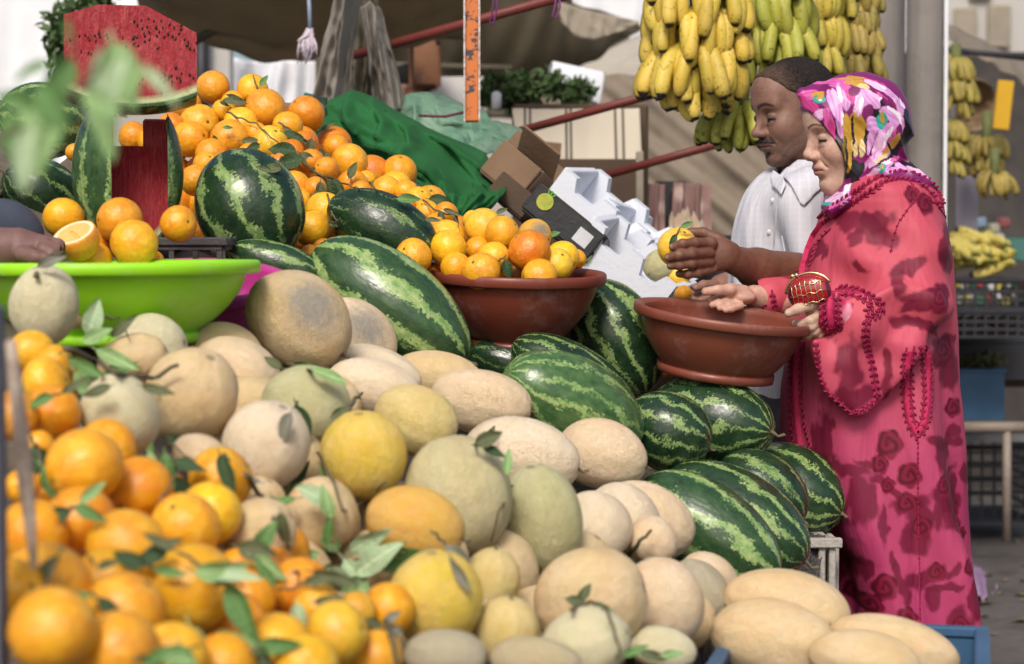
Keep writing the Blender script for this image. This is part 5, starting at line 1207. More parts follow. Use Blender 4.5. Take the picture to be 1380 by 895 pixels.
# bowl leaves
twig('dark leaf hanging over the front rim of the filled bowl', [(672, 352), (682, 344)], [(680, 350, 30, -72, 'dark', 0, 0, 2)], group=G_T)
twig('little leaves behind the fruit at the back of the filled bowl', [(640, 288), (680, 290)], [(645, 287, 20, -5, 'olive', 0, 0, 2), (668, 288, 18, 25, 'olive', 0, 0, 1), (738, 318, 18, 20, 'fresh', 0, 0, 2), (738, 325, 16, -20, 'olive', 0, 0, 1)], d=3.92, group=G_T)
twig('green leaf tip right of the filled bowl', [(790, 354), (796, 346)], [(788, 358, 18, 55, 'fresh', 0, 0, 4)], d=4.0, group=G_T)
twig('dry calyx and curling tip on the pale netted melon', [(48, 372), (60, 352), (68, 345), (88, 340)], [(50, 360, 40, 20, 'grey', 10, 10, 4), (62, 356, 34, 5, 'olive', 10, 0, 0)], r=.004, group=G_T)
# blurred branch close to the camera, upper left
def nearP(x, y): return (x, y, 1.45)
tw = twig('pale green out of focus branch close to the camera', [nearP(-20, 200), nearP(60, 150), nearP(120, 110), nearP(150, 60)], [], d=1.45, r=.0022, name='leafy_branch', cat='branch')
for (x, y, ln, an, c, se) in [(150, 55, 100, -68, 'light', 2), (148, 60, 120, -98, 'pale', 0), (170, 80, 88, -112, 'pale', 1), (130, 120, 100, -78, 'light', 3), (196, 92, 70, -50, 'pale', 4), (196, 92, 60, -140, 'light', 1), (95, 75, 80, -110, 'fresh', 2), (60, 110, 80, -70, 'fresh', 5), (30, 130, 90, -60, 'light', 0), (80, 165, 80, -120, 'light', 1), (45, 170, 90, -100, 'pale', 2), (10, 150, 80, -80, 'fresh', 3), (95, 60, 40, 100, 'fresh', 4), (60, 140, 70, 170, 'fresh', 1), (20, 110, 60, 30, 'fresh', 0), (110, 130, 60, -20, 'light', 2)]:
    leaf(x, y, 1.45 + rr.uniform(-.08, .08), ln, an, c, tw, 10, rr.uniform(-30, 30), se)
# pinched wooden post at left
m = MB(); m.tube([P(14, 460, 1.95), P(26, 560, 1.93), P(34, 640, 1.92), P(40, 700, 1.91), P(46, 765, 1.90)], [S(8, 1.9), S(11, 1.9), S(12, 1.9), S(9, 1.9), S(5, 1.9)], 8)
m.build('worn_stick', simple('stick_whitish', (.58, .48, .38), (.26, .18, .13), 30, .9), label='pale worn stick slanting down the left edge of the oranges', cat='stick')
m = MB(); a = P(6, 700, 1.9); m.box((a.x, 1.86, .85), (.02, .03, .7), bev=.003); m.build('metal_upright', simple('upright_grey', (.14, .15, .19), None, 10), smooth=False, label='grey upright at the left border beside the oranges', cat='upright')

# ---- boxes right of the blanket
def ibox(name, label, cx, cy, d, w, h, dep, roll, yaw, pitch, mat, cat='box', t=.008, notch=0, open_=True, group=None):
    c = P(cx, cy, d); R = M_rot('Y', roll) @ M_rot('Z', yaw) @ M_rot('X', pitch); W, H, D = S(w, d), S(h, d), dep
    root = empty(name, c, label, cat, group)
    def pan(nm, cc, sz):
        m = MB(); m.box(c + R @ Vector(cc), sz, R, bev=.0025); m.build(nm, mat, root, smooth=False)
    pan('bottom', (0, 0, -H / 2), (W, D, t)); 
    if notch:
        prof = [(-.5, .5), (-.36, .5), (-.30, .2), (-.12, .2), (-.06, .5), (.10, .5), (.16, .2), (.30, .2), (.36, .5), (.5, .5)]
        for sy in (-1, 1):
            m = MB(); n = len(prof); vs = []
            for yy in (-t, t):
                for (a, b) in prof: vs.append(c + R @ Vector((a * W, sy * D / 2 + yy, b * H)))
                for (a, b) in reversed(prof): vs.append(c + R @ Vector((a * W, sy * D / 2 + yy, -H / 2 + t * .55)))
            N2 = 2 * n; fs = []
            for i in range(n - 1):
                fs.append((i, i + 1, N2 - 2 - i, N2 - 1 - i)); fs.append((N2 + i + 1, N2 + i, 2 * N2 - 1 - i, 2 * N2 - 2 - i))
            for i in range(N2): j = (i + 1) % N2; fs.append((j, i, N2 + i, N2 + j))
            m.add(vs, fs); m.build('notched_side', mat, root, smooth=False)
    else:
        pan('side', (0, -D / 2, 0), (W, t, H * .98)); pan('side', (0, D / 2, 0), (W, t, H * .98))
    pan('end', (-W / 2, 0, 0), (t * 1.2, D - t * 2.2, H * .97)); pan('end', (W / 2, 0, 0), (t * 1.2, D - t * 2.2, H * .97))
    return root, c, R, W, H, D
root, c, R, W, H, D = ibox('cardboard_box', 'open brown cardboard box tipped on the green tarpaulin', 708, 248, 4.95, 66, 52, .30, 40, -18, 0, CARD)
m = MB(); m.box(c + R @ Vector((.0, -.05, H * .62)), (W, .16, .006), R @ M_rot('X', -35), bev=.002); m.build('flap', CARD, root, smooth=False)
root, c, R, W, H, D = ibox('cardboard_box', 'dark brown cardboard box edge below the tipped one', 700, 272, 4.9, 58, 34, .24, 40, -10, 0, CARD_DK)
ibox('cardboard_box', 'empty brown cardboard box lying behind the tipped one', 738, 236, 5.2, 100, 34, .3, 42, -14, 0, CARD)
BLK = simple('black_card', (.018, .02, .022), (.03, .03, .03), 10, .55)
root, c, R, W, H, D = ibox('printed_box', 'black fruit carton with yellow emblem and white sticker', 764, 305, 4.50, 108, 40, .24, 39, -6, 0, BLK, t=.01)
m = MB(); m.box(c + R @ Vector((0, 0, H * .49)), (W * 1.01, D * .96, .006), R); m.build('top_rim', CARD_DK, root, smooth=False)
m = MB(); m.lathe([(0, 0), (.019, 0), (.019, .002), (0, .002)], 24, R @ M_rot('X', 90), c + R @ Vector((-W * .33, -D / 2 - .006, H * .12))); m.build('emblem', simple('emblem_yellow', (.50, .46, .06), (.25, .33, .05), 60), root, smooth=False)
for k in range(3):
    m = MB(); m.box(c + R @ Vector((-W * .33 + (k - 1) * .007, -D / 2 - .0065, H * .12 + .022)), (.004, .002, .014), R @ M_rot('Y', (k - 1) * 25)); m.build('emblem_leaf', simple('emblem_green', (.10, .35, .06), None, 60), root, smooth=False)
def word(txt, size, pos, R, mat, parent):
    cu = bpy.data.curves.new('tmp', 'FONT'); cu.body = txt; cu.size = size; cu.extrude = .0006; cu.align_x = 'CENTER'; cu.align_y = 'CENTER'
    t = bpy.data.objects.new('tmp', cu); link(t); dg = bpy.context.evaluated_depsgraph_get(); dg.update()
    me = bpy.data.meshes.new_from_object(t.evaluated_get(dg)); bpy.data.objects.remove(t); me.materials.clear(); me.materials.append(mat)
    o = bpy.data.objects.new('lettering', me); link(o, parent); o.matrix_world = Matrix.Translation(pos - parent.location) @ (R @ M_rot('X', 90)).to_4x4(); return o
word('20', .026, c + R @ Vector((-W * .10, -D / 2 - .0065, H * .16)), R, simple('ink_yellow', (.40, .42, .10), None, 30), root)
m = MB(); m.box(c + R @ Vector((W * .30, -D / 2 - .006, -H * .02)), (.037, .002, .034), R); m.build('sticker', simple('sticker_white', (.62, .62, .66), None, 20), root, smooth=False)
ibox('foam_tray', 'upper white foam tray with notched edges, leaning right', 826, 296, 4.85, 150, 56, .26, 40, -14, 14, STYRO, 'foam tray', .016, 1, group='white foam trays')
ibox('foam_tray', 'middle white foam tray wedged between the other two', 872, 332, 4.86, 120, 50, .26, 41, -20, 10, STYRO, 'foam tray', .016, 1, group='white foam trays')
ibox('foam_tray', 'lower white foam tray whose flat base faces the camera', 852, 362, 4.50, 140, 66, .24, 40, -10, 12, STYRO, 'foam tray', .016, 1, group='white foam trays')
m = MB(); m.box(P(820, 385, 4.7), (S(130, 4.7), .05, S(96, 4.7)), M_rot('Y', 38) @ M_rot('X', -20), bev=.006); m.build('foam_sheet', STYRO, smooth=False, label='flat white foam lid lying behind the tall watermelon', cat='foam lid')
m = MB(); a = P(800, 420, 4.9); m.box((a.x - .05, 5.05, a.z / 2 - .05), (.62, .6, a.z), bev=.01); m.build('rear_table', CARD_DK, smooth=False, label='brown table block carrying the foam trays', cat='table')
for (lb, x, y, r, k, c) in [('olive melon glimpsed behind the foam trays', 890, 358, 22, 'melon', MC['green']), ('yellow orange glimpsed left of the man at hand level', 912, 372, 18, 'orange', OC['g']), ('small orange at the rim behind the empty bowl', 921, 396, 12, 'orange', OC['o']), ('orange glimpsed beneath the empty bowl', 898, 496, 14, 'orange', OC['o']), ('second orange glimpsed beneath the empty bowl', 880, 502, 12, 'orange', OC['d']), ('small orange slice of colour right of the filled bowl', 822, 378, 12, 'orange', OC['o'])]:
    d = 4.5 if y < 390 else 4.15; o = bpy.data.objects.new(k, FM[k][2]); o.location = P(x, y, d); s = S(r, d); o.scale = (s, s, s * (1.15 if k == 'melon' else 1)); o.rotation_euler = (1, .5, 2); o.color = (*c, 1); link(o); tag(o, lb, k)

# ---- bananas
def banana_mesh(seed, curve=75):
    r = random.Random(seed); vs = []; cs = []; n = 12; k = 8
    tot = math.radians(curve + r.uniform(-10, 10)); a0 = math.radians(-38) # initial direction: outward/down
    p = Vector((0, 0, 0)); pts = []; ds = []
    for i in range(n + 1):
        t = i / n; a = math.radians(-34) - tot * t          # from outward-down turning back inward
        dvec = Vector((math.cos(a), 0, math.sin(a))); pts.append(p.copy()); ds.append(dvec); p = p + dvec / n
    for i, (p, dv) in enumerate(zip(pts, ds)):
        t = i / n
        w = .026 if t < .04 else (.03 + (.105 - .03) * min(1, (t - .04) / .22) ** .8 if t < .26 else .105)
        if t > .80: w = .105 * math.sqrt(max(0, 1 - ((t - .80) / .21) ** 2)) * .85 + .015
        x = Vector((-dv.z, 0, dv.x)); y = Vector((0, 1, 0))
        for q in range(k):
            an = 2 * math.pi * q / k; rad = w * (1 + .11 * math.cos(5 * an))
            vs.append(p + x * math.cos(an) * rad * 1.12 + y * math.sin(an) * rad * 1.12)
            e = 0.0 if t < .90 else (t - .90) / .1
            cs.append((t, e, 0))
    fs = [(i * k + q, i * k + (q + 1) % k, (i + 1) * k + (q + 1) % k, (i + 1) * k + q) for i in range(n) for q in range(k)]
    fs += [tuple(range(k - 1, -1, -1)), tuple(n * k + q for q in range(k))]
    m = MB(); m.v = [tuple(v) for v in vs]; m.f = fs; m.c = cs
    return m
def mk_banana():
    m = Mat('banana_skin', .5, .4); a = N(m.nt, 'ShaderNodeAttribute', attribute_name='Col'); so = N(m.nt, 'ShaderNodeSeparateColor'); m.L(a.outputs['Color'], so.inputs[0])
    b = m.oi.outputs['Color']
    c = m.mix(m.ramp(m.noise(4, 3), [(.35, 0.0), (.65, 1.0)]), b, m.hsv(b, .505, 1.05, .85))
    v = N(m.nt, 'ShaderNodeVectorMath', operation='ADD'); m.L(m.tc.outputs['Object'], v.inputs[0]); m.L(m.oi.outputs['Location'], v.inputs[1])
    sp = m.ramp(m.noise(9, 5, .78, vec=v.outputs[0], dist=1.0), [(.575, 0.0), (.62, 1.0)])
    c = m.mix(m.math('MULTIPLY', sp, .75), c, (.035, .02, .01))
    c = m.mix(m.ramp(so.outputs[0], [(.0, .75), (.16, 0.0)]), c, (.12, .17, .03))
    c = m.mix(m.ramp(m.math('ADD', so.outputs[0], m.math('MULTIPLY', m.noise(20, 2), .05)), [(.955, 0.0), (.985, 1.0)]), c, (.02, .015, .01))
    m.col(c).bump(m.noise(25, 4), .15, .01); return m.m
BAN = mk_banana(); BM = [banana_mesh(s, cv).mesh('banana', BAN, cols=True) for s, cv in ((1, 80), (2, 92), (3, 68), (4, 104))]
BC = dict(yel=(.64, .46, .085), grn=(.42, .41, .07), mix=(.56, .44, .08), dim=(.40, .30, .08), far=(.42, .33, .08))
def hand_(root, c, n, length, rad, az0, az1, colr, r, droop=0, elev=0):
    """one tier of bananas fanned from azimuth az0 to az1 (deg, 270 = towards the camera)"""
    n += 3 if n > 9 else 1
    for i in range(n):
        az = math.radians(az0 + (az1 - az0) * (i + .5) / n + r.uniform(-3, 3)); o = bpy.data.objects.new('banana', BM[r.randrange(4)])
        Rz = Matrix.Rotation(az, 3, 'Z'); L = length * r.uniform(.88, 1.1)
        tip = Matrix.Rotation(math.radians(elev + r.uniform(-6, 6)), 3, 'Y')
        p = Vector(c) + Rz @ Vector((rad, 0, r.uniform(-.01, .01)))
        tw = Matrix.Rotation(math.radians(r.uniform(-13, 13)), 3, 'X')
        o.matrix_world = Matrix.Translation(p - root.location) @ (Rz @ tip @ tw).to_4x4() @ Matrix.Diagonal((L, L * 1.0, L, 1))
        k = r.uniform(.85, 1.12); b = BC[colr]; o.color = (b[0] * k * r.uniform(.95, 1.05), b[1] * k, b[2] * k, 1); link(o, root)
def bunch(label, px, d, tiers, colr, seed, group='banana bunches hanging from the stall roof', top=-90):
    r = random.Random(seed); root = empty('banana_bunch', P(px, top, d), label, 'bananas', group)
    m = MB(); m.tube([P(px, top, d), P(px, (top + tiers[-1][0]) / 2, d), P(px, tiers[-1][0] + 12, d)], [.022, .02, .015], 8); m.build('stalk', simple('stalk_green', (.18, .20, .07), None, 12), root)
    for (py, n, ln, rad, a0, a1, *e) in tiers:
        hand_(root, P(px, py, d), n, S(ln, d), S(rad, d), a0, a1, colr, r, elev=(e[0] if e else 0))
    return root
bunch('big ripe yellow banana bunch with black flecks, nearest to the canopy', 940, 4.95, [(-75, 13, 88, 26, 130, 410), (-30, 15, 88, 32, 120, 420), (12, 15, 86, 30, 120, 420), (56, 14, 92, 24, 130, 410, -6), (68, 13, 88, 10, 140, 400, 6), (84, 8, 78, 3, 150, 390, 14)], 'yel', 3)
bunch('greener banana bunch right behind the big ripe one', 1044, 5.2, [(-60, 12, 76, 20, 150, 390), (-18, 12, 76, 22, 140, 400), (28, 11, 76, 20, 140, 400, -8), (56, 9, 72, 14, 140, 400), (100, 8, 66, 6, 150, 390, 10)], 'grn', 4)
bunch('banana bunch in the middle, half behind the greener one', 1096, 5.5, [(-60, 12, 66, 20, 150, 390), (-22, 12, 66, 22, 140, 400), (18, 12, 64, 20, 140, 400), (52, 12, 64, 16, 140, 400), (88, 10, 60, 8, 140, 400, 10)], 'mix', 5)
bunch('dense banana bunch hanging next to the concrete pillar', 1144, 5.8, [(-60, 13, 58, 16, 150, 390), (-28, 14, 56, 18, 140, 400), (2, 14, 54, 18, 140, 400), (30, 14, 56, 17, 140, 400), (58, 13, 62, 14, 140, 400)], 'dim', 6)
bunch('small green banana hand hanging by the forehead of the man', 1000, 5.1, [(140, 12, 74, 14, 150, 400, -12), (148, 9, 62, 6, 150, 390, 4)], 'grn', 7, top=100)
G_FB = 'bananas of the far right stall'
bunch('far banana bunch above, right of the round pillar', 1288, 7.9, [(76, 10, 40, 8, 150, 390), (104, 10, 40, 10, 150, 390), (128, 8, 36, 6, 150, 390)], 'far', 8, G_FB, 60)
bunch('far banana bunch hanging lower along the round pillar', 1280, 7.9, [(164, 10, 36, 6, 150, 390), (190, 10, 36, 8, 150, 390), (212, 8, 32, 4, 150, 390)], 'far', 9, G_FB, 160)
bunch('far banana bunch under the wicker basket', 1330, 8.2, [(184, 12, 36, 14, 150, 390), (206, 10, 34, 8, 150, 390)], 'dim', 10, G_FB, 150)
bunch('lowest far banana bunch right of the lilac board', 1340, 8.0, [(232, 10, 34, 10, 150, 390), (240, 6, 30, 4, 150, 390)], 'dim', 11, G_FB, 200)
r3 = random.Random(12)
for k, (x, y) in enumerate([(1296, 350), (1322, 346), (1350, 348), (1308, 360), (1338, 362), (1365, 358)]):
    root = empty('banana_hand', P(x, y + 8, 8.0 - .03 * (y > 352)), ['loose banana hand leftmost on the far shelf', 'loose banana hand second on the far shelf, behind', 'loose banana hand at the back right of the far shelf', 'loose banana hand at the front left of the far shelf', 'loose banana hand at the front middle of the far shelf', 'loose banana hand at the far right end of the shelf'][k], 'bananas', 'loose bananas on the far shelf')
    for i in range(9):
        o = bpy.data.objects.new('banana', BM[i % 4]); s = S(58, 8)
        o.matrix_world = Matrix.Translation(Vector((r3.uniform(-.05, .03), r3.uniform(-.06, .03), .035 + (i // 3) * .022))) @ Matrix.Rotation(r3.uniform(-.5, .5), 4, 'Z') @ Matrix.Rotation(math.radians(90 + r3.uniform(-25, 25)), 4, 'X') @ Matrix.Rotation(math.radians(50), 4, 'Y') @ Matrix.Scale(s, 4)
        o.color = (.66, .54, .15, 1); link(o, root)
# ================================================================ people: smooth implicit bodies meshed with surface nets
f32 = np.float32
def surface_nets(vol, lo, h):
    ins = vol < 0
    nx, ny, nz = vol.shape
    cs = np.zeros((nx - 1, ny - 1, nz - 1), np.int8)
    for a in (0, 1):
        for b in (0, 1):
            for c in (0, 1): cs += ins[a:nx - 1 + a, b:ny - 1 + b, c:nz - 1 + c]
    act = (cs > 0) & (cs < 8)
    I = np.argwhere(act); idx = -np.ones(act.shape, np.int32); idx[act] = np.arange(len(I))
    corner = np.array([[(k >> 0) & 1, (k >> 1) & 1, (k >> 2) & 1] for k in range(8)])
    cv = np.stack([vol[I[:, 0] + c[0], I[:, 1] + c[1], I[:, 2] + c[2]] for c in corner], 1)
    acc = np.zeros((len(I), 3)); n = np.zeros(len(I))
    for a in range(8):
        for b in range(a + 1, 8):
            if np.abs(corner[a] - corner[b]).sum() != 1: continue
            va, vb = cv[:, a], cv[:, b]; m = (va < 0) != (vb < 0)
            t = np.where(m, va / np.where(m, va - vb, 1), 0)
            p = corner[a] + (corner[b] - corner[a]) * t[:, None]
            acc += p * m[:, None]; n += m
    V = (I + acc / n[:, None]) * h + lo
    quads = []
    for ax in range(3):
        sl0 = [slice(None)] * 3; sl1 = [slice(None)] * 3; sl0[ax] = slice(0, -1); sl1[ax] = slice(1, None)
        A, B = ins[tuple(sl0)], ins[tuple(sl1)]
        e = np.argwhere(A != B)
        u, v = [(1, 2), (2, 0), (0, 1)][ax]
        ok = (e[:, u] > 0) & (e[:, v] > 0) & (e[:, u] < vol.shape[u] - 1) & (e[:, v] < vol.shape[v] - 1)
        e = e[ok]; flip = ~A[tuple(e.T)]
        def g(du, dv):
            q = e.copy(); q[:, u] -= du; q[:, v] -= dv; return idx[tuple(q.T)]
        q = np.stack([g(1, 1), g(0, 1), g(0, 0), g(1, 0)], 1)
        q[flip] = q[flip][:, ::-1]
        quads.append(q)
    Q = np.concatenate(quads); Q = Q[(Q >= 0).all(1)]
    return V, Q
def sdf_mesh(fn, lo, hi, h, marg=2.2):
    lo = np.array(lo, float); hi = np.array(hi, float); B = 4
    nb = np.ceil((hi - lo) / (h * B)).astype(int) + 1
    g = np.stack(np.meshgrid(*[np.arange(k) for k in nb], indexing='ij'), -1).reshape(-1, 3)
    cc = (lo + (g * B + (B - 1) / 2) * h)
    dc = np.empty(len(g), f32)
    for s in range(0, len(g), 400000): dc[s:s + 400000] = fn(cc[s:s + 400000].astype(f32))
    act = np.abs(dc) < h * B * marg
    vol = np.repeat(np.repeat(np.repeat(dc.reshape(nb), B, 0), B, 1), B, 2)
    ga = g[act]; off = np.stack(np.meshgrid(*[np.arange(B)] * 3, indexing='ij'), -1).reshape(-1, 3)
    for s in range(0, len(ga), 6000):
        ii = (ga[s:s + 6000, None, :] * B + off[None]).reshape(-1, 3)
        vol[tuple(ii.T)] = fn((lo + ii * h).astype(f32))
    return surface_nets(vol, lo, h)
def np_obj(name, V, Q, mat, parent, col=None, smooth=True):
    me = bpy.data.meshes.new(name); off = np.array(parent.location) if parent else np.zeros(3)
    me.vertices.add(len(V)); me.vertices.foreach_set('co', (V - off).astype('f').ravel())
    me.loops.add(len(Q) * 4); me.loops.foreach_set('vertex_index', Q.ravel().astype('i'))
    me.polygons.add(len(Q)); me.polygons.foreach_set('loop_start', np.arange(0, len(Q) * 4, 4, dtype='i')); me.polygons.foreach_set('loop_total', np.full(len(Q), 4, 'i'))
    me.polygons.foreach_set('use_smooth', [smooth] * len(Q)); me.update(calc_edges=True); me.validate()
    me.materials.append(mat)
    if col is not None:
        at = me.color_attributes.new('Col', 'FLOAT_COLOR', 'POINT'); at.data.foreach_set('color', np.concatenate([col, np.ones((len(col), 1))], 1).astype('f').ravel())
    o = bpy.data.objects.new(name, me); link(o, parent); return o
def joinVQ(parts):
    Vs, Qs, n = [], [], 0
    for V, Q in parts: Vs.append(V); Qs.append(Q + n); n += len(V)
    return np.concatenate(Vs), np.concatenate(Qs)
def smin(a, b, k):
    h = np.clip(.5 + .5 * (b - a) / k, 0, 1); return b * (1 - h) + a * h - k * h * (1 - h)
def smax(a, b, k): return -smin(-a, -b, k)
def sph(p, c, r): return np.sqrt(((p - np.asarray(c, f32)) ** 2).sum(1)) - r
def ell(p, c, r, R=None):
    q = p - np.asarray(c, f32)
    if R is not None: q = q @ np.asarray(R, f32)
    r = np.asarray(r, f32); k0 = np.sqrt(((q / r) ** 2).sum(1)) + 1e-6; k1 = np.sqrt(((q / (r * r)) ** 2).sum(1)) + 1e-6
    return k0 * (k0 - 1) / k1
def cap(p, a, b, ra, rb=None):
    a = np.asarray(a, f32); b = np.asarray(b, f32); rb = ra if rb is None else rb
    ab = b - a; t = np.clip(((p - a) @ ab) / (ab @ ab + 1e-12), 0, 1)
    return np.sqrt(((p - a - t[:, None] * ab) ** 2).sum(1)) - (ra + (rb - ra) * t)
def chain(p, pts, rs, k=.006):
    d = None
    for i in range(len(pts) - 1):
        e = cap(p, pts[i], pts[i + 1], rs[i], rs[i + 1]); d = e if d is None else smin(d, e, k)
    return d
def poly2(x, z, poly):
    """signed distance to a closed polygon in the plane"""
    n = len(poly); d = np.full(len(x), 1e9, f32); s = np.ones(len(x), f32)
    for i in range(n):
        ax, az = poly[i]; bx, bz = poly[i - 1]
        ex, ez = bx - ax, bz - az; wx, wz = x - ax, z - az
        t = np.clip((wx * ex + wz * ez) / (ex * ex + ez * ez + 1e-12), 0, 1)
        d = np.minimum(d, (wx - ex * t) ** 2 + (wz - ez * t) ** 2)
        c1 = z >= az; c2 = z < bz; c3 = ex * wz > ez * wx
        s = np.where((c1 & c2 & c3) | (~c1 & ~c2 & ~c3), -s, s)
    return s * np.sqrt(d)
def wav(p, seed, f, n=5):
    r = np.random.default_rng(seed); o = 0
    for i in range(n):
        v = r.normal(size=3); v /= np.linalg.norm(v); o = o + np.sin(p @ (v * f * (1 + .45 * i)).astype(f32) + r.uniform(0, 6.28) + (0.8 * o if i else 0)) / (1 + .5 * i)
    return o / 2.2
def npP(*a): return np.array(P(*a), f32)
def march(fn, px, py, d0=3.2, d1=4.9, off=0.0):
    """where the line of sight through a pixel meets the implicit surface"""
    q = np.array(P(px, py, 1.0)); o0 = np.array([0, 0, CAMZ]); dr = q - o0
    ts = np.linspace(d0, d1, 600); v = fn((o0 + dr * ts[:, None]).astype(f32)); k = np.argmax(v < off)
    if v[k] >= off: return None
    return Vector(o0 + dr * ts[k])
def to_px(V):
    """inverse of P at each vertex, used only to lay out printed patterns at one fixed depth"""
    return V

# ---- heads -------------------------------------------------------------
class Head:
    def __init__(s, c, yaw, pitch, scale, fem=0, roll=0):
        """faces -X when yaw 0; yaw turns the face towards the camera (-Y)"""
        y, pt = math.radians(yaw), math.radians(pitch)
        f = np.array([-math.cos(y) * math.cos(pt), -math.sin(y) * math.cos(pt), -math.sin(pt)]); l = np.array([math.sin(y), -math.cos(y), 0]); u = np.cross(f, l)
        s.R = np.stack([f, l, u], 1).astype(f32); s.c = np.array(c, f32); s.k = scale; s.fem = fem
    def loc(s, p): return ((p - s.c) @ s.R) / s.k
    def wld(s, q): return s.c + (np.asarray(q, f32) * s.k) @ s.R.T
    def sdf(s, p):
        q = s.loc(p); a = q.copy(); a[:, 1] = np.abs(a[:, 1]); F_ = s.fem
        d = ell(q, (-.012, 0, .036 if F_ else .038), (.097, .076, .072 if F_ else .084))
        d = smin(d, ell(q, (.030, 0, -.025), (.060, .057 if F_ else .060, .085)), .03)
        d = smin(d, ell(q, (.030, 0, -.075), (.056, .048 if F_ else .053, .042)), .025)           # jaw
        d = smin(d, ell(q, (.074, 0, -.100), (.020, .022, .017)), .022)                            # chin
        if F_: d = smin(d, ell(q, (.040, 0, -.105), (.045, .040, .026)), .02)
        d = smin(d, ell(a, (.056, .040, -.030), (.030, .026, .030)), .02)                          # cheeks
        d = smin(d, cap(a, (.082, .008, .026), (.070, .042, .028), .011 if F_ else .015, .009), .014)   # brow
        d = smin(d, ell(q, (.062, 0, .048 if F_ else .055), (.028, .050, .034 if F_ else .040)), .03)                              # forehead
        d = smax(d, -ell(a, (.100, .031, .004), (.021, .019, .014)), .012)                         # sockets
        d = smin(d, cap(q, (.084, 0, .016), (.103, 0, -.022), .0085, .0095), .012)                 # nose bridge
        tip = (.111, 0, -.030) if not F_ else (.108, 0, -.028)
        d = smin(d, sph(q, tip, .0115 if not F_ else .0100), .008)
        d = smin(d, ell(a, (.099, .0125, -.034), (.0125, .0075, .0085)), .006)                     # nostril wings
        d = smax(d, -ell(a, (.103, .0065, -.0425), (.006, .0032, .004)), .003)
        d = smin(d, ell(q, (.078, 0, -.060), (.020, .030, .022)), .015)                            # mouth mound
        d = smin(d, ell(q, (.094, 0, -.0585), (.0085, .021, .0058)), .006)                         # upper lip
        d = smin(d, ell(q, (.0925, 0, -.0700), (.0090, .018, .0066)), .006)                        # lower lip
        d = smax(d, -cap(a, (.1045, 0, -.0640), (.088, .023, -.0655), .0016), .0025)               # mouth line
        d = smax(d, -ell(q, (.094, 0, -.084), (.006, .016, .004)), .008)
        d = smax(d, -cap(a, (.092, .021, -.046), (.084, .030, -.062), .0006), .008)                # fold beside the mouth
        d = smin(d, sph(a, (.0765, .0315, .001), .0132), .003)                                     # eyeball under the lids
        d = smax(d, -cap(a, (.0905, .024, -.0065), (.0850, .043, -.0065), .0011), .0018)           # slit of the lowered lid
        d = smax(d, -cap(a, (.0865, .022, .0115), (.0800, .044, .0105), .0012), .003)              # lid crease
        d = smin(d, cap(a, (.088, .024, -.0125), (.081, .040, -.0125), .003), .006)                # lower lid pouch
        ear = ell(a, (-.012, .073, -.005), (.018, .008, .031)); ear = smax(ear, -ell(a, (-.010, .082, -.003), (.010, .006, .020)), .004)
        d = smin(d, ear, .005)
        return d * s.k
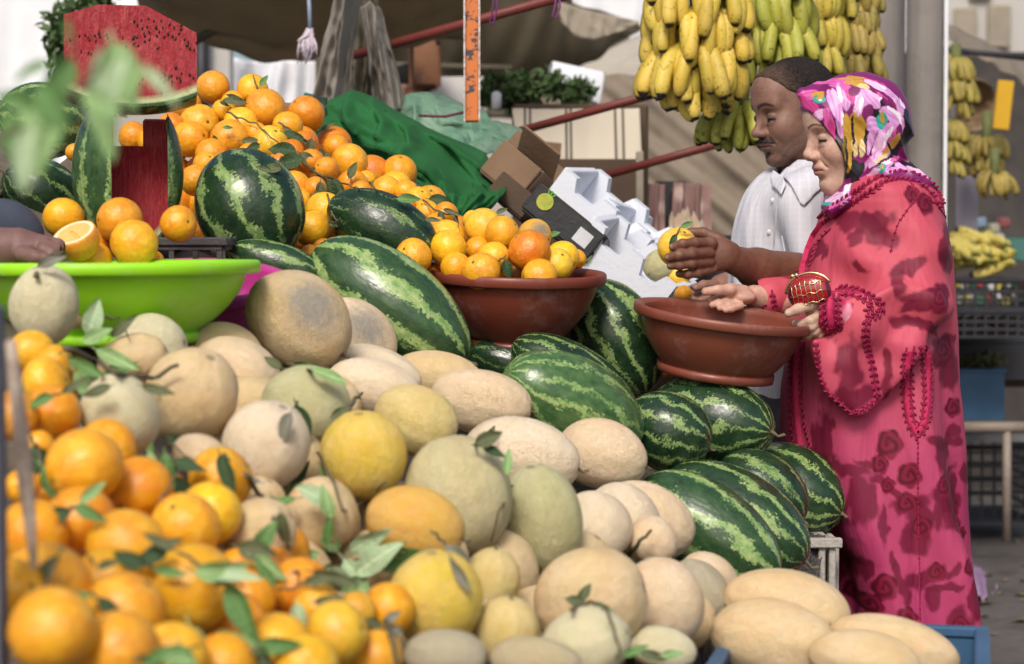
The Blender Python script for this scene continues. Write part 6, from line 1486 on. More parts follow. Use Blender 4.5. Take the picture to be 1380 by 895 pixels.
def skin(s, V, base, dark, lip, brow, stub=0):
    q = s.loc(V.astype(f32)); a = q.copy(); a[:, 1] = np.abs(a[:, 1]); C = np.tile(np.array(base), (len(V), 1))
    def blend(w, c): nonlocal C; w = np.clip(w, 0, 1)[:, None]; C = C * (1 - w) + np.array(c) * w
    n = wav(q, 3, 60)
    blend(.25 * (n > .2) + .15 * np.clip(wav(q, 4, 25), 0, 1), dark)
    g = lambda c, r: np.exp(-(((a - np.array(c)) / np.array(r)) ** 2).sum(1))
    blend(.80 * g((.085, .032, .0), (.03, .022, .014)), tuple(x * .75 for x in dark))  # eye sockets: shade under the brow painted into the skin colour
    blend(.5 * np.exp(-((q[:, 2] + .0175) / .0022) ** 2) * (a[:, 1] > .018) * (a[:, 1] < .042) * (q[:, 0] > .065), dark)
    for zf in (.052, .062, .071): blend((.45 if not s.fem else 0) * np.exp(-((q[:, 2] - zf - .002 * np.sin(a[:, 1] * 150)) / .0011) ** 2) * (a[:, 1] < .042) * (q[:, 0] > .05), dark)
    blend(.35 * g((.07, .04, -.03), (.03, .022, .02)), (base[0] * 1.12, base[1] * .85, base[2] * .8))
    blend(.35 * g((.108, 0, -.03), (.015, .012, .012)), (base[0] * 1.1, base[1] * .85, base[2] * .82))
    blend(1.2 * g((.096, 0, -.0585), (.014, .021, .0052)) * (q[:, 0] > .08), lip); blend(1.2 * g((.094, 0, -.0700), (.014, .018, .0058)) * (q[:, 0] > .08), lip)
    blend(1.5 * np.exp(-((q[:, 2] + .0645 + .02 * a[:, 1]) / .0016) ** 2) * (a[:, 1] < .024) * (q[:, 0] > .082), tuple(x * .3 for x in lip))
    # brows: arched strip
    bz = .0265 + .006 * np.sin(np.clip((a[:, 1] - .010) / .040, 0, 1) * 3.1) - (.10 * np.clip(a[:, 1] - .038, 0, 1))
    th = (.0056 if not s.fem else .0028) * (1.15 - np.clip((a[:, 1] - .010) / .045, 0, 1) * .6)
    blend(.92 * np.exp(-((q[:, 2] - bz) / th) ** 4) * (a[:, 1] > .010) * (a[:, 1] < .050) * (q[:, 0] > .05) * (1 + .15 * wav(q, 9, 900)), brow)
    es = np.exp(-((q[:, 2] + .0085) / .0030) ** 4) * (a[:, 1] > .0215) * (a[:, 1] < .0425) * (q[:, 0] > .065)
    blend((.25 if s.fem else .7) * es, (.22, .18, .16)); blend((.5 if s.fem else 1.1) * es * np.exp(-((a[:, 1] - .0290) / .0050) ** 4), (.02, .012, .008))
    blend(1.7 * np.exp(-((q[:, 2] + .0040 + 14 * (a[:, 1] - .032) ** 2) / .0026) ** 2) * (a[:, 1] > .019) * (a[:, 1] < .047) * (q[:, 0] > .065), (.012, .008, .006))
    blend(.5 * np.exp(-((q[:, 2] - .0110) / .0016) ** 2) * (a[:, 1] > .020) * (a[:, 1] < .046) * (q[:, 0] > .06), tuple(x * .35 for x in dark))
    if stub:
        m = np.exp(-((q[:, 2] + .0500 + .10 * a[:, 1]) / .0080) ** 4) * np.clip((.036 - a[:, 1]) / .006, 0, 1) * (q[:, 0] > .05)
        m = np.maximum(m, np.exp(-(((a - np.array((.082, .028, -.058))) / np.array((.014, .006, .014))) ** 2).sum(1)) * .55)
        blend(.93 * m * (.85 + .3 * wav(q, 6, 800)), brow)
        blend(.75 * g((.092, 0, -.088), (.012, .010, .010)), brow)
        jaw = (q[:, 2] < -.055) * np.clip((-.05 - q[:, 2]) / .03, 0, 1) * (q[:, 0] > -.01) * .45 + .25 * g((.05, .05, -.06), (.04, .03, .03))
        blend(jaw * (.8 + .4 * wav(q, 7, 700)), (.055, .035, .028))
    return C
SKINM = vcol_mat('skin', .52, .38, .20, 500, .0014, .05, .10, 0, .5)
CLOTHM = vcol_mat('printed_cloth', .60, .3, .15, 900, .0012, .05, 0, .45)
SILKM = vcol_mat('printed_silk', .42, .45, .10, 900, .0010, .05, 0, .3)
HAIRM = vcol_mat('short_hair', .85, .2, .9, 700, .004, .25)
def nails(Vs, C, tips, col, r=.0052):
    for t in tips:
        w = np.clip(1.4 - np.sqrt(((Vs - np.asarray(t)) ** 2).sum(1)) / r, 0, 1)[:, None]; C[:] = C * (1 - w * .7) + np.array(col) * w * .7
    return C

# ---- the man -------------------------------------------------------------
MSK, MDK = (.25, .14, .10), (.15, .076, .054)
feet = P(1075, 340, 4.45); feet.z = 0
man = empty('person', feet, 'man in a pale short sleeved shirt holding up a yellow orange', 'person')
HM = Head(npP(1070, 150, 4.42), 22, 13, .94)
mneck = lambda p: cap(p, HM.wld((-.035, 0, -.07)), npP(1086, 262, 4.45), .058, .066)
def man_head(p):
    d = HM.sdf(p); return smin(d, mneck(p), .02)
# near hand: four fingers laid over the orange, thumb behind it
ORM = P(913, 334, 3.99); rOM = S(27, 3.99)
mfing = [([(958, 328, 3.985), (936, 327, 3.952), (920, 329, 3.938), (907, 333, 3.945)], .0098), ([(956, 341, 3.980), (932, 342, 3.942), (915, 344, 3.930), (901, 347, 3.940)], .0100),
         ([(956, 353, 3.985), (932, 355, 3.948), (916, 357, 3.938), (904, 358, 3.948)], .0096), ([(960, 363, 3.995), (940, 368, 3.965), (927, 370, 3.955), (915, 369, 3.962)], .0086)]
mth = [(985, 338, 4.02), (966, 322, 4.035), (948, 314, 4.04), (930, 313, 4.045)]
def man_hand(p):
    d = cap(p, npP(1098, 374, 4.22), npP(1020, 362, 4.10), .050, .040)
    d = smin(d, cap(p, npP(1020, 362, 4.10), npP(988, 350, 4.035), .038, .029), .02)
    d = smin(d, ell(p, npP(968, 343, 4.005), (.036, .020, .034)), .018)
    for pts, r in mfing:
        d = smin(d, chain(p, [npP(*q) for q in pts], [r * 1.12, r * 1.03, r * .98, r * .86], .004), .0045)
        for kk in (1, 2): d = smin(d, sph(p, npP(*pts[kk]), r * 1.10), .003)
    d = smin(d, chain(p, [npP(*q) for q in mth], [.018, .0125, .0110, .0095], .006), .008)
    d = smin(d, sph(p, npP(958, 327, 3.982), .0120), .008)
    return d
mf2 = [([(948, 392, 4.52), (934, 396, 4.50), (925, 401, 4.50)], .009), ([(948, 397, 4.50), (936, 402, 4.49), (930, 406, 4.49)], .009), ([(950, 388, 4.54), (936, 389, 4.53), (926, 393, 4.53)], .009), ([(954, 400, 4.49), (944, 405, 4.48), (938, 408, 4.48)], .008)]
def man_far(p):
    d = cap(p, npP(1040, 372, 4.62), npP(972, 386, 4.56), .045, .028)
    d = smin(d, ell(p, npP(956, 391, 4.53), (.030, .028, .020)), .015)
    for pts, r in mf2: d = smin(d, chain(p, [npP(*q) for q in pts], [r * 1.1, r, r * .85], .004), .004)
    d = smin(d, chain(p, [npP(962, 384, 4.50), npP(948, 384, 4.48), npP(938, 388, 4.47)], [.012, .010, .009]), .005)
    return d
parts = []
V1, Q1 = sdf_mesh(man_head, HM.c - np.array([.17, .16, .24]), HM.c + np.array([.17, .16, .17]), .0019)
C1 = skin(HM, V1, MSK, MDK, (.21, .085, .065), (.018, .013, .011), 1)
V2, Q2 = sdf_mesh(man_hand, npP(890, 395, 3.86), npP(1150, 290, 4.32), .0021)
C2 = np.tile(np.array((.17, .078, .050)), (len(V2), 1)); n_ = np.clip(wav(V2.astype(f32), 5, 60), 0, 1)[:, None]; C2 = C2 * (1 - .25 * n_) + np.array((.24, .12, .08)) * .25 * n_
C2 = nails(V2, C2, [npP(903, 331, 3.937), npP(897, 346, 3.932), npP(900, 357, 3.940), npP(911, 368, 3.955)], (.42, .26, .20))
V3, Q3 = sdf_mesh(man_far, npP(905, 425, 4.40), npP(1075, 345, 4.75), .0025)
C3 = np.tile(np.array((.27, .14, .10)), (len(V3), 1))
V, Q = joinVQ([(V1, Q1), (V2, Q2), (V3, Q3)])
np_obj('body', V, Q, SKINM, man, np.concatenate([C1, C2, C3]))
# hair
hp = [(.060, .076), (.076, .100), (.070, .16), (-.2, .16), (-.2, -.075), (-.055, -.070), (-.030, -.030), (.004, -.014), (.008, .012), (.012, .032), (.034, .052)]
def man_hair(p):
    q = HM.loc(p); d = smin(HM.sdf(p), ell(p, HM.wld((-.02, 0, .03)), (.095, .095, .09), None) + .02, .02) - .0034 - .0006 * wav(q, 21, 800)
    return smax(d, poly2(q[:, 0] + .004 * wav(q, 22, 120), q[:, 2] + .003 * wav(q, 23, 150), hp) * HM.k, .006)
V, Q = sdf_mesh(man_hair, HM.c - np.array([.17, .16, .15]), HM.c + np.array([.17, .16, .17]), .0021)
q = HM.loc(V.astype(f32)); C = np.tile(np.array((.016, .013, .012)), (len(V), 1)) * RNG.uniform(.6, 1.9, (len(V), 1))
g_ = np.clip(RNG.normal(0, .35, len(V)) + np.clip((q[:, 0] - .0) / .05, 0, 1) * 1.1 - .35, 0, 1)[:, None]; C = C * (1 - g_ * .8) + np.array((.14, .085, .06)) * g_ * .8
np_obj('hair', V, Q, HAIRM, man, C)
def man_stache(p):
    q = HM.loc(p); a = np.abs(q[:, 1]); zc = -.0495 - .10 * a - .004 * np.clip(a - .02, 0, 1) / .01
    r_ = smax(np.abs(q[:, 2] - zc) - (.0052 - .06 * a), a - .031, .003) * HM.k
    g_ = smax(np.abs(q[:, 2] + .0855) - .004, a - .007, .003) * HM.k
    return smax(HM.sdf(p) - .0018 - .0007 * wav(p, 24, 900), smax(np.minimum(r_, g_), (.06 - q[:, 0]) * HM.k, .002), .0015)
mw = HM.wld((.09, 0, -.065)); V, Q = sdf_mesh(man_stache, mw - .05, mw + .05, .0011)
np_obj('facial_hair', V, Q, HAIRM, man, np.tile(np.array((.042, .032, .027)), (len(V), 1)) * RNG.uniform(.4, 2.4, (len(V), 1)))['kind'] = 'stuff'
# shirt
cM = 4.46
def man_shirt(p):
    d = ell(p, npP(1072, 318, cM), (.135, .195, .165))
    d = smin(d, ell(p, npP(1066, 400, cM), (.137, .180, .20)), .06)
    d = smin(d, ell(p, npP(1072, 490, cM), (.130, .165, .20)), .05)
    d = smin(d, cap(p, npP(1088, 272, 4.30), npP(1088, 272, 4.64), .062, .062), .05)
    d = smin(d, cap(p, npP(1086, 268, 4.38), npP(1086, 268, 4.54), .052), .04)
    d = smin(d, cap(p, npP(1095, 280, 4.27), npP(1112, 345, 4.22), .066, .070), .03)      # near sleeve
    d = smin(d, cap(p, npP(1080, 285, 4.66), npP(1062, 352, 4.66), .062, .064), .03)      # far sleeve
    th = np.arctan2(p[:, 1] - cM, p[:, 0] - feet.x); z = p[:, 2]
    d = d + .0042 * np.sin(th * 9 + 3 * np.sin(z * 7 + th)) * np.clip((1.36 - z) / .2, 0, 1) + .003 * np.sin(z * 26 + th * 5 + 2 * np.sin(th * 4)) + .002 * wav(p, 41, 30)
    # open neck cut
    d = smax(d, -(smin(cap(p, npP(1058, 230, 4.40), npP(1046, 262, 4.33), .030, .006), mneck(p) - .006, .01)), .006)
    d = smax(d, npP(1060, 588, cM)[2] - z, .004)
    return d
def grid_shirt(V):
    C = np.tile(np.array((.60, .59, .63)), (len(V), 1)); th = np.arctan2(V[:, 1] - cM, V[:, 0] - feet.x)
    l1 = np.exp(-(((th * .16 * 1000) % 13) / 1.6 - 1.2) ** 2); l2 = np.exp(-(((V[:, 2] * 1000) % 14) / 1.6 - 1.2) ** 2)
    w = np.clip(l1 * .8 + l2 * .45, 0, 1)[:, None] * .35; C = C * (1 - w) + np.array((.80, .80, .84)) * w
    return C
V, Q = sdf_mesh(man_shirt, npP(1068, 600, cM) - np.array([.24, .30, .0]), npP(1068, 215, cM) + np.array([.24, .30, .02]), .0036)
np_obj('shirt', V, Q, CLOTHM, man, grid_shirt(V))
# collar: two stiff leaves standing around the neck and folding down
def collar_fn(p):
    base = smin(man_shirt(p), mneck(p) - .004, .03)
    sh = np.abs(base - .0065) - .0022
    near = p[:, 1] < 4.47
    q1 = [XZ(*a, 4.34) for a in ((1078, 214), (1110, 216), (1122, 236), (1088, 262), (1071, 280), (1066, 276), (1056, 250), (1052, 240), (1062, 226))]
    q2 = [XZ(*a, 4.36) for a in ((1044, 228), (1051, 238), (1050, 252), (1043, 266), (1036, 252), (1038, 236))]
    pl = poly2(p[:, 0], p[:, 2], q1 if CSIDE == 0 else q2)
    return smax(sh, pl, .003)
for CSIDE in (0, 1):
    V, Q = sdf_mesh(collar_fn, npP(1020, 290, 4.20), npP(1150, 205, 4.48), .0024)
    np_obj('collar', V, Q, CLOTHM, man, grid_shirt(V))
for (x, y) in ((1042, 270), (1037, 313), (1034, 360)):
    hit = march(man_shirt, x, y, 4.0, 4.8)
    if hit: m = MB(); m.ball(hit + Vector((0, -.001, 0)), (.0065, .003, .0065), 12, 6); m.build('button', simple('button_pearl', (.65, .63, .6), None, 9, .3) if 'button_pearl' not in bpy.data.materials else bpy.data.materials['button_pearl'], man)
m = MB(); pts = [march(man_shirt, x, y, 4.0, 4.8) for x, y in ((1050, 258), (1047, 280), (1044, 310), (1042, 340), (1041, 380), (1040, 420))]
pts = [p + Vector((0, -.0006, 0)) for p in pts if p]; m.tube(pts, .0022, 6); m.build('placket_seam', simple('seam_white', (.55, .55, .6), None, 30), man)
m = MB(); pk_ = [march(man_shirt, x, y, 4.0, 4.8) for x, y in ((1054, 318), (1058, 345), (1066, 350))]
if all(pk_): m.tube([p + Vector((0, -.0006, 0)) for p in pk_], .0018, 6); m.build('pocket_seam', bpy.data.materials['seam_white'], man)
def man_legs(p):
    hip = P(1072, 540, cM)
    d = ell(p, npP(1072, 560, cM), (.135, .165, .13))
    for s in (-.09, .09):
        k_ = (feet.x - .01, cM + s, .50)
        d = smin(d, cap(p, (feet.x, cM + s, .86), k_, .095, .068), .04); d = smin(d, cap(p, k_, (feet.x + .02, cM + s, .07), .068, .062), .03)
    d = d + .004 * wav(p, 45, 22)
    return smax(d, .04 - p[:, 2], .003)
V, Q = sdf_mesh(man_legs, (feet.x - .25, cM - .3, 0), (feet.x + .25, cM + .3, 1.12), .008)
np_obj('trousers', V, Q, simple('trouser_grey', (.05, .048, .055), None, 12, .9), man)
def shoes(fx, cy, ds):
    def fn(p):
        d = None
        for s in ds:
            e = smin(ell(p, (fx + .02, cy + s, .045), (.06, .042, .045)), ell(p, (fx - .08, cy + s, .032), (.10, .045, .034)), .03); d = e if d is None else np.minimum(d, e)
        return smax(d, .002 - p[:, 2], .003)
    return sdf_mesh(fn, (fx - .25, cy - .25, -.01), (fx + .15, cy + .25, .12), .006)
V, Q = shoes(feet.x, cM, (-.09, .09)); np_obj('shoes', V, Q, simple('shoe_leather', (.03, .022, .018), None, 12, .4), man)
# held orange
o = bpy.data.objects.new('orange', FM['orange'][1]); o.location = ORM; o.scale = (rOM, rOM, rOM); o.rotation_euler = (math.radians(35), math.radians(8), .4); o.color = (.86, .48, .05, 1); link(o)
tag(o, 'yellow orange with a leafy stalk held up in the fingers of the man', 'orange')
twig('leafy stalk on the held orange', [(911, 318, 3.955), (914, 312, 3.96), (917, 306, 3.96)], [(912, 316, 17, -125, 'dark', 0, 0, 2), (917, 307, 20, 25, 'fresh', 0, 0, 1)], d=3.945, off=0)

# ---- the woman -------------------------------------------------------------
WSK, WDK = (.60, .39, .30), (.42, .25, .19)
wf = P(1205, 340, 4.05); wf.z = 0; cW = 4.05
woman = empty('person', wf, 'woman in a crimson rose print robe and floral headscarf, holding the empty bowl', 'person')
HW = Head(npP(1147, 176, 3.98), 13, 14, .93, 1)
def w_head(p):
    d = HW.sdf(p); return smin(d, cap(p, HW.wld((-.03, 0, -.06)), npP(1168, 275, 4.03), .052, .060), .02)
# near hand on the bowl rim
wfing = [([(1106, 424, 3.800), (1092, 432, 3.785), (1080, 437, 3.800), (1072, 436, 3.825)], .0086), ([(1107, 431, 3.802), (1094, 440, 3.788), (1083, 446, 3.800), (1076, 447, 3.822)], .0088), ([(1109, 438, 3.806), (1098, 447, 3.795), (1089, 452, 3.806), (1083, 453, 3.822)], .0082), ([(1112, 443, 3.815), (1104, 451, 3.806), (1098, 455, 3.815)], .0074)]
def w_hand(p):
    d = cap(p, npP(1150, 424, 3.83), npP(1118, 420, 3.815), .032, .025)
    d = smin(d, ell(p, npP(1103, 419, 3.812), (.026, .016, .026)), .014)
    for pts, r in wfing: d = smin(d, chain(p, [npP(*q) for q in pts], [r * 1.1] + [r] * (len(pts) - 2) + [r * .85], .004), .004)
    d = smin(d, chain(p, [npP(1110, 408, 3.805), npP(1090, 411, 3.790), npP(1075, 417, 3.782), npP(1063, 422, 3.785)], [.014, .0112, .0098, .0085], .005), .007)
    return d
wf2 = [([(992, 396, 4.02), (976, 400, 4.00), (966, 404, 3.99), (958, 405, 3.985)], .0082), ([(992, 402, 4.00), (978, 406, 3.98), (968, 409, 3.97), (960, 411, 3.965)], .0084), ([(994, 408, 3.985), (980, 412, 3.965), (970, 415, 3.955)], .008), ([(998, 412, 3.97), (986, 416, 3.955), (978, 418, 3.95)], .0072)]
def w_far(p):
    d = cap(p, npP(1050, 405, 4.06), npP(1016, 400, 4.03), .030, .024)
    d = smin(d, ell(p, npP(1000, 401, 4.00), (.028, .030, .015)), .012)
    for pts, r in wf2: d = smin(d, chain(p, [npP(*q) for q in pts], [r * 1.1] + [r] * (len(pts) - 2) + [r * .82], .004), .004)
    d = smin(d, chain(p, [npP(1002, 394, 4.0), npP(984, 390, 3.975), npP(968, 391, 3.965), npP(951, 393, 3.96)], [.015, .0115, .0098, .0085], .005), .008)
    return d
V1, Q1 = sdf_mesh(w_head, HW.c - np.array([.17, .14, .22]), HW.c + np.array([.15, .14, .14]), .0018)
C1 = skin(HW, V1, WSK, WDK, (.48, .19, .15), (.075, .045, .035))
V2, Q2 = sdf_mesh(w_hand, npP(1050, 470, 3.74), npP(1160, 390, 3.90), .0018)
V3, Q3 = sdf_mesh(w_far, npP(935, 435, 3.90), npP(1060, 375, 4.12), .0019)
C2 = np.tile(np.array((.58, .40, .30)), (len(V2), 1)); C3 = np.tile(np.array((.55, .33, .25)), (len(V3), 1))
C2 = nails(V2, C2, [npP(1061, 421, 3.777)], (.68, .45, .38)); 
V, Q = joinVQ([(V1, Q1), (V2, Q2), (V3, Q3)])
np_obj('body', V, Q, SKINM, woman, np.concatenate([C1, C2, C3]))

# scarf ------------------------------------------------------------
def wxz(*pts): return [XZ(x, y, 3.93) for x, y in pts]
FACE = wxz((1000, 145), (1083, 146), (1090, 150), (1104, 166), (1120, 185), (1133, 208), (1138, 228), (1137, 246), (1128, 260), (1118, 268), (1080, 275), (1000, 275))
scen = HW.wld((-.012, 0, .038))
def scarf(p):
    q = HW.loc(p)
    d = ell(q, (-.016, 0, .034), (.110, .091, .080)) * HW.k
    d = smin(d, HW.sdf(p) - .0065, .012)
    d = smin(d, ell(p, npP(1182, 178, 3.99), (.068, .075, .062)), .03)
    d = smin(d, ell(p, npP(1198, 168, 3.99), (.030, .050, .036)), .03)
    d = smin(d, cap(p, npP(1096, 130, 3.97), npP(1082, 126, 3.97), .024, .010), .02)
    d = smin(d, ell(q, (.02, 0, -.05), (.070, .076, .085)) * HW.k, .03)
    d = smin(d, cap(p, npP(1155, 232, 4.0), npP(1166, 262, 4.02), .074, .082), .04)
    d = smin(d, ell(p, npP(1192, 240, 4.02), (.105, .135, .036), M_rot('Y', 16)), .035)
    d = smin(d, ell(p, npP(1135, 270, 3.95), (.042, .050, .026), M_rot('Y', -35)), .02)
    fo = np.abs(np.sin(((p[:, 0] - scen[0]) * 1.0 + (p[:, 2] - scen[2]) * .75) * 62 + 2.2 * wav(p, 51, 12)))
    low = np.clip((scen[2] + .03 - p[:, 2]) / .06, 0, 1) * .8 + .2
    d = d + .0075 * fo * low - .004 + .0012 * wav(p, 52, 45)
    fc = poly2(p[:, 0], p[:, 2], FACE)
    return smax(d, -(fc - .0), .005)
def paint(V, base, items, d, warp=.0016):
    """printed cloth: ellipses (px,py,rx,ry,angle,colour[,soft]) laid flat in the X-Z plane"""
    C = np.tile(np.array(base), (len(V), 1)); p = V.astype(f32); k = d / F
    wx, wz = wav(p, 61, 170) * warp + wav(p, 63, 420) * warp * .5, wav(p, 62, 170) * warp + wav(p, 64, 420) * warp * .5
    for it in items:
        cx, cy, rx, ry, an, c = it[:6]; soft = it[6] if len(it) > 6 else .08
        X0, Z0 = XZ(cx, cy, d); a = math.radians(an); ux, uz = math.cos(a), math.sin(a)
        dx, dz = p[:, 0] + wx - X0, p[:, 2] + wz - Z0
        u, v = (dx * ux + dz * uz) / (rx * k), (-dx * uz + dz * ux) / (ry * k)
        r = np.sqrt(u * u + v * v)
        w = np.clip((1 - r) / soft, 0, 1)[:, None]
        cc = np.array(c)[None] * (1 + .18 * np.sin(v * 9 + 3 * u)[:, None]) if len(c) == 3 and sum(c) > .5 and soft < .3 else np.array(c)[None]
        C = C * (1 - w) + cc * w
    return C
ORC, PK1, PKD, WHT, GLD, GLD2, BLK_, PLM, TEA, MAG = (.62, .28, .58), (.74, .44, .66), (.56, .05, .24), (.80, .72, .80), (.48, .27, .035), (.68, .52, .26), (.010, .009, .012), (.16, .006, .09), (.03, .34, .27), (.62, .10, .36)
def cr5(x, y): return 980 + x / 4.067, 60 + y / 4.067
raw = [(600, 188, 110, 16, 4, MAG), (930, 290, 70, 18, -50, PK1), (965, 350, 60, 22, -65, ORC), (880, 245, 70, 18, -40, ORC), (800, 195, 90, 14, -14, PKD), (985, 330, 50, 10, -60, WHT), (1000, 400, 26, 60, 0, BLK_), (700, 175, 80, 10, 0, GLD), (840, 215, 50, 8, -25, WHT), (520, 420, 110, 90, 0, PLM), (600, 600, 60, 150, -72, BLK_), (640, 680, 60, 110, 90, BLK_), (830, 470, 120, 240, 20, BLK_), (980, 470, 60, 90, 0, BLK_), (700, 520, 60, 140, 90, BLK_), (560, 480, 60, 60, 0, BLK_),
 (450, 275, 80, 32, 15, MAG), (410, 285, 40, 26, 0, PKD), (470, 330, 50, 25, -50, PKD), (560, 230, 50, 25, 20, PLM), (640, 205, 70, 22, 10, MAG), (500, 395, 50, 28, 60, ORC), (515, 380, 30, 22, 40, PK1), (560, 420, 80, 26, -70, MAG), (590, 330, 95, 32, -75, ORC), (600, 300, 70, 14, -80, PK1), (640, 280, 90, 30, -80, ORC), (622, 270, 50, 12, -85, WHT),
 (665, 240, 60, 24, -60, MAG), (680, 290, 50, 20, -60, PKD), (620, 420, 100, 26, -82, ORC), (640, 440, 80, 12, -82, WHT), (660, 460, 80, 12, -86, PK1), (580, 470, 60, 14, -75, PKD),
 (745, 320, 90, 50, 80, ORC), (720, 330, 70, 30, 80, PK1), (735, 320, 45, 14, 80, WHT), (790, 300, 70, 34, -40, ORC), (800, 270, 60, 14, -35, PK1), (700, 250, 44, 26, 50, PLM), (770, 370, 50, 30, 60, PLM), (740, 210, 60, 22, -10, GLD), (755, 225, 36, 13, -10, GLD2), (700, 200, 50, 14, 0, GLD),
 (840, 260, 90, 20, -38, PLM), (820, 220, 70, 18, -30, PK1), (870, 300, 60, 14, -42, MAG), (900, 340, 70, 20, -50, PLM), (845, 300, 14, 8, 30, WHT),
 (900, 380, 70, 40, -20, ORC), (940, 440, 50, 70, 0, ORC), (920, 360, 50, 12, -25, WHT), (955, 400, 40, 10, -60, WHT), (870, 530, 60, 110, -20, ORC), (835, 560, 30, 90, -20, PK1), (880, 520, 14, 80, -22, WHT), (915, 490, 44, 14, 20, WHT), (790, 520, 20, 90, -14, ORC), (800, 440, 40, 50, 30, ORC), (820, 620, 70, 18, 55, PK1), (930, 500, 26, 50, -20, MAG), (880, 560, 12, 60, -20, MAG), (955, 480, 22, 50, -10, PLM),
 (850, 415, 34, 48, 0, TEA), (848, 390, 9, 30, -5, GLD), (858, 410, 8, 26, 12, GLD), (515, 295, 34, 28, 0, TEA), (520, 280, 26, 12, 40, GLD), (508, 262, 36, 10, 15, GLD), (516, 300, 10, 8, 0, WHT),
 (660, 540, 26, 170, 3, GLD), (700, 440, 30, 70, 10, GLD), (725, 480, 34, 90, -4, GLD), (700, 560, 16, 60, 8, GLD2), (738, 570, 16, 50, -6, GLD2), (690, 470, 8, 90, 4, BLK_), (655, 620, 8, 110, 0, BLK_), (645, 560, 9, 60, 0, (.16, .09, .01)),
 (930, 530, 60, 20, 55, GLD), (885, 575, 44, 14, 50, GLD), (850, 620, 50, 12, 35, GLD2), (905, 560, 8, 30, 30, BLK_), (880, 640, 40, 12, 20, PLM),
 (760, 660, 16, 100, -40, MAG), (780, 640, 12, 100, -42, ORC), (720, 700, 24, 70, -30, BLK_), (840, 680, 90, 22, 30, ORC), (870, 650, 80, 10, 32, WHT), (838, 680, 34, 20, 40, TEA), (845, 670, 16, 8, 40, GLD), (780, 720, 70, 16, 35, PK1), (740, 740, 40, 12, 40, MAG), (900, 690, 60, 16, 20, ORC), (960, 640, 60, 24, -20, PLM), (980, 670, 60, 18, -15, ORC), (1020, 655, 50, 20, -25, BLK_), (1060, 690, 70, 14, -25, PK1), (935, 620, 40, 14, 20, MAG), (1100, 715, 40, 10, -25, ORC),
 (710, 780, 50, 40, 20, BLK_), (640, 820, 60, 20, 45, ORC), (600, 840, 60, 22, 35, PK1), (570, 820, 30, 14, 30, GLD), (660, 790, 40, 12, 50, WHT), (560, 870, 30, 12, 0, TEA), (600, 880, 60, 14, 20, MAG), (555, 800, 40, 12, 40, BLK_), (650, 860, 50, 14, 50, ORC), (760, 770, 30, 20, 0, BLK_)]
items = [(*cr5(x, y), rx / 4.067, ry / 4.067, an, c) for (x, y, rx, ry, an, c) in raw]
V, Q = sdf_mesh(scarf, npP(1060, 300, 3.80), npP(1285, 90, 4.20), .0017)
np_obj('headscarf', V, Q, SILKM, woman, paint(V, (.20, .012, .12), items, 3.90))

# robe -------------------------------------------------------------
tab = [(238, 1158, 1228, 0.085), (252, 1132, 1254, 0.15), (275, 1114, 1266, 0.185), (310, 1100, 1268, 0.205), (350, 1084, 1275, 0.21), (390, 1073, 1278, 0.212), (450, 1062, 1282, 0.215), (520, 1056, 1282, 0.22), (600, 1056, 1288, 0.23), (680, 1084, 1290, 0.24), (740, 1120, 1294, 0.25), (800, 1134, 1300, 0.26), (870, 1138, 1305, 0.27), (1180, 1120, 1314, 0.29)]
tz = np.array([XZ(0, t[0], cW)[1] for t in tab]); tc = np.array([XZ((t[1] + t[2]) / 2, t[0], cW)[0] for t in tab]); ta = np.array([S((t[2] - t[1]) / 2, cW) for t in tab]); tb = np.array([t[3] for t in tab])
o_ = np.argsort(tz); tz, tc, ta, tb = tz[o_], tc[o_], ta[o_], tb[o_]
ztop = XZ(0, 236, cW)[1]
def body_core(p):
    z = p[:, 2]; cx = np.interp(z, tz, tc).astype(f32); a = np.interp(z, tz, ta).astype(f32); b = np.interp(z, tz, tb).astype(f32)
    x, y = p[:, 0] - cx, p[:, 1] - cW
    n = 2.25
    r = (np.abs(x / a) ** n + np.abs(y / b) ** n + 1e-9) ** (1 / n)
    d = (r - 1) * np.minimum(a, b) * .93
    return smax(d, z - ztop, .03), np.arctan2(y, x), z
drape = [XZ(x, y, 3.80) for x, y in ((1128, 398), (1160, 395), (1205, 392), (1258, 398), (1272, 425), (1250, 458), (1222, 500), (1196, 530), (1180, 545), (1165, 556), (1150, 559), (1132, 545), (1114, 528), (1102, 489), (1097, 458), (1120, 448))]
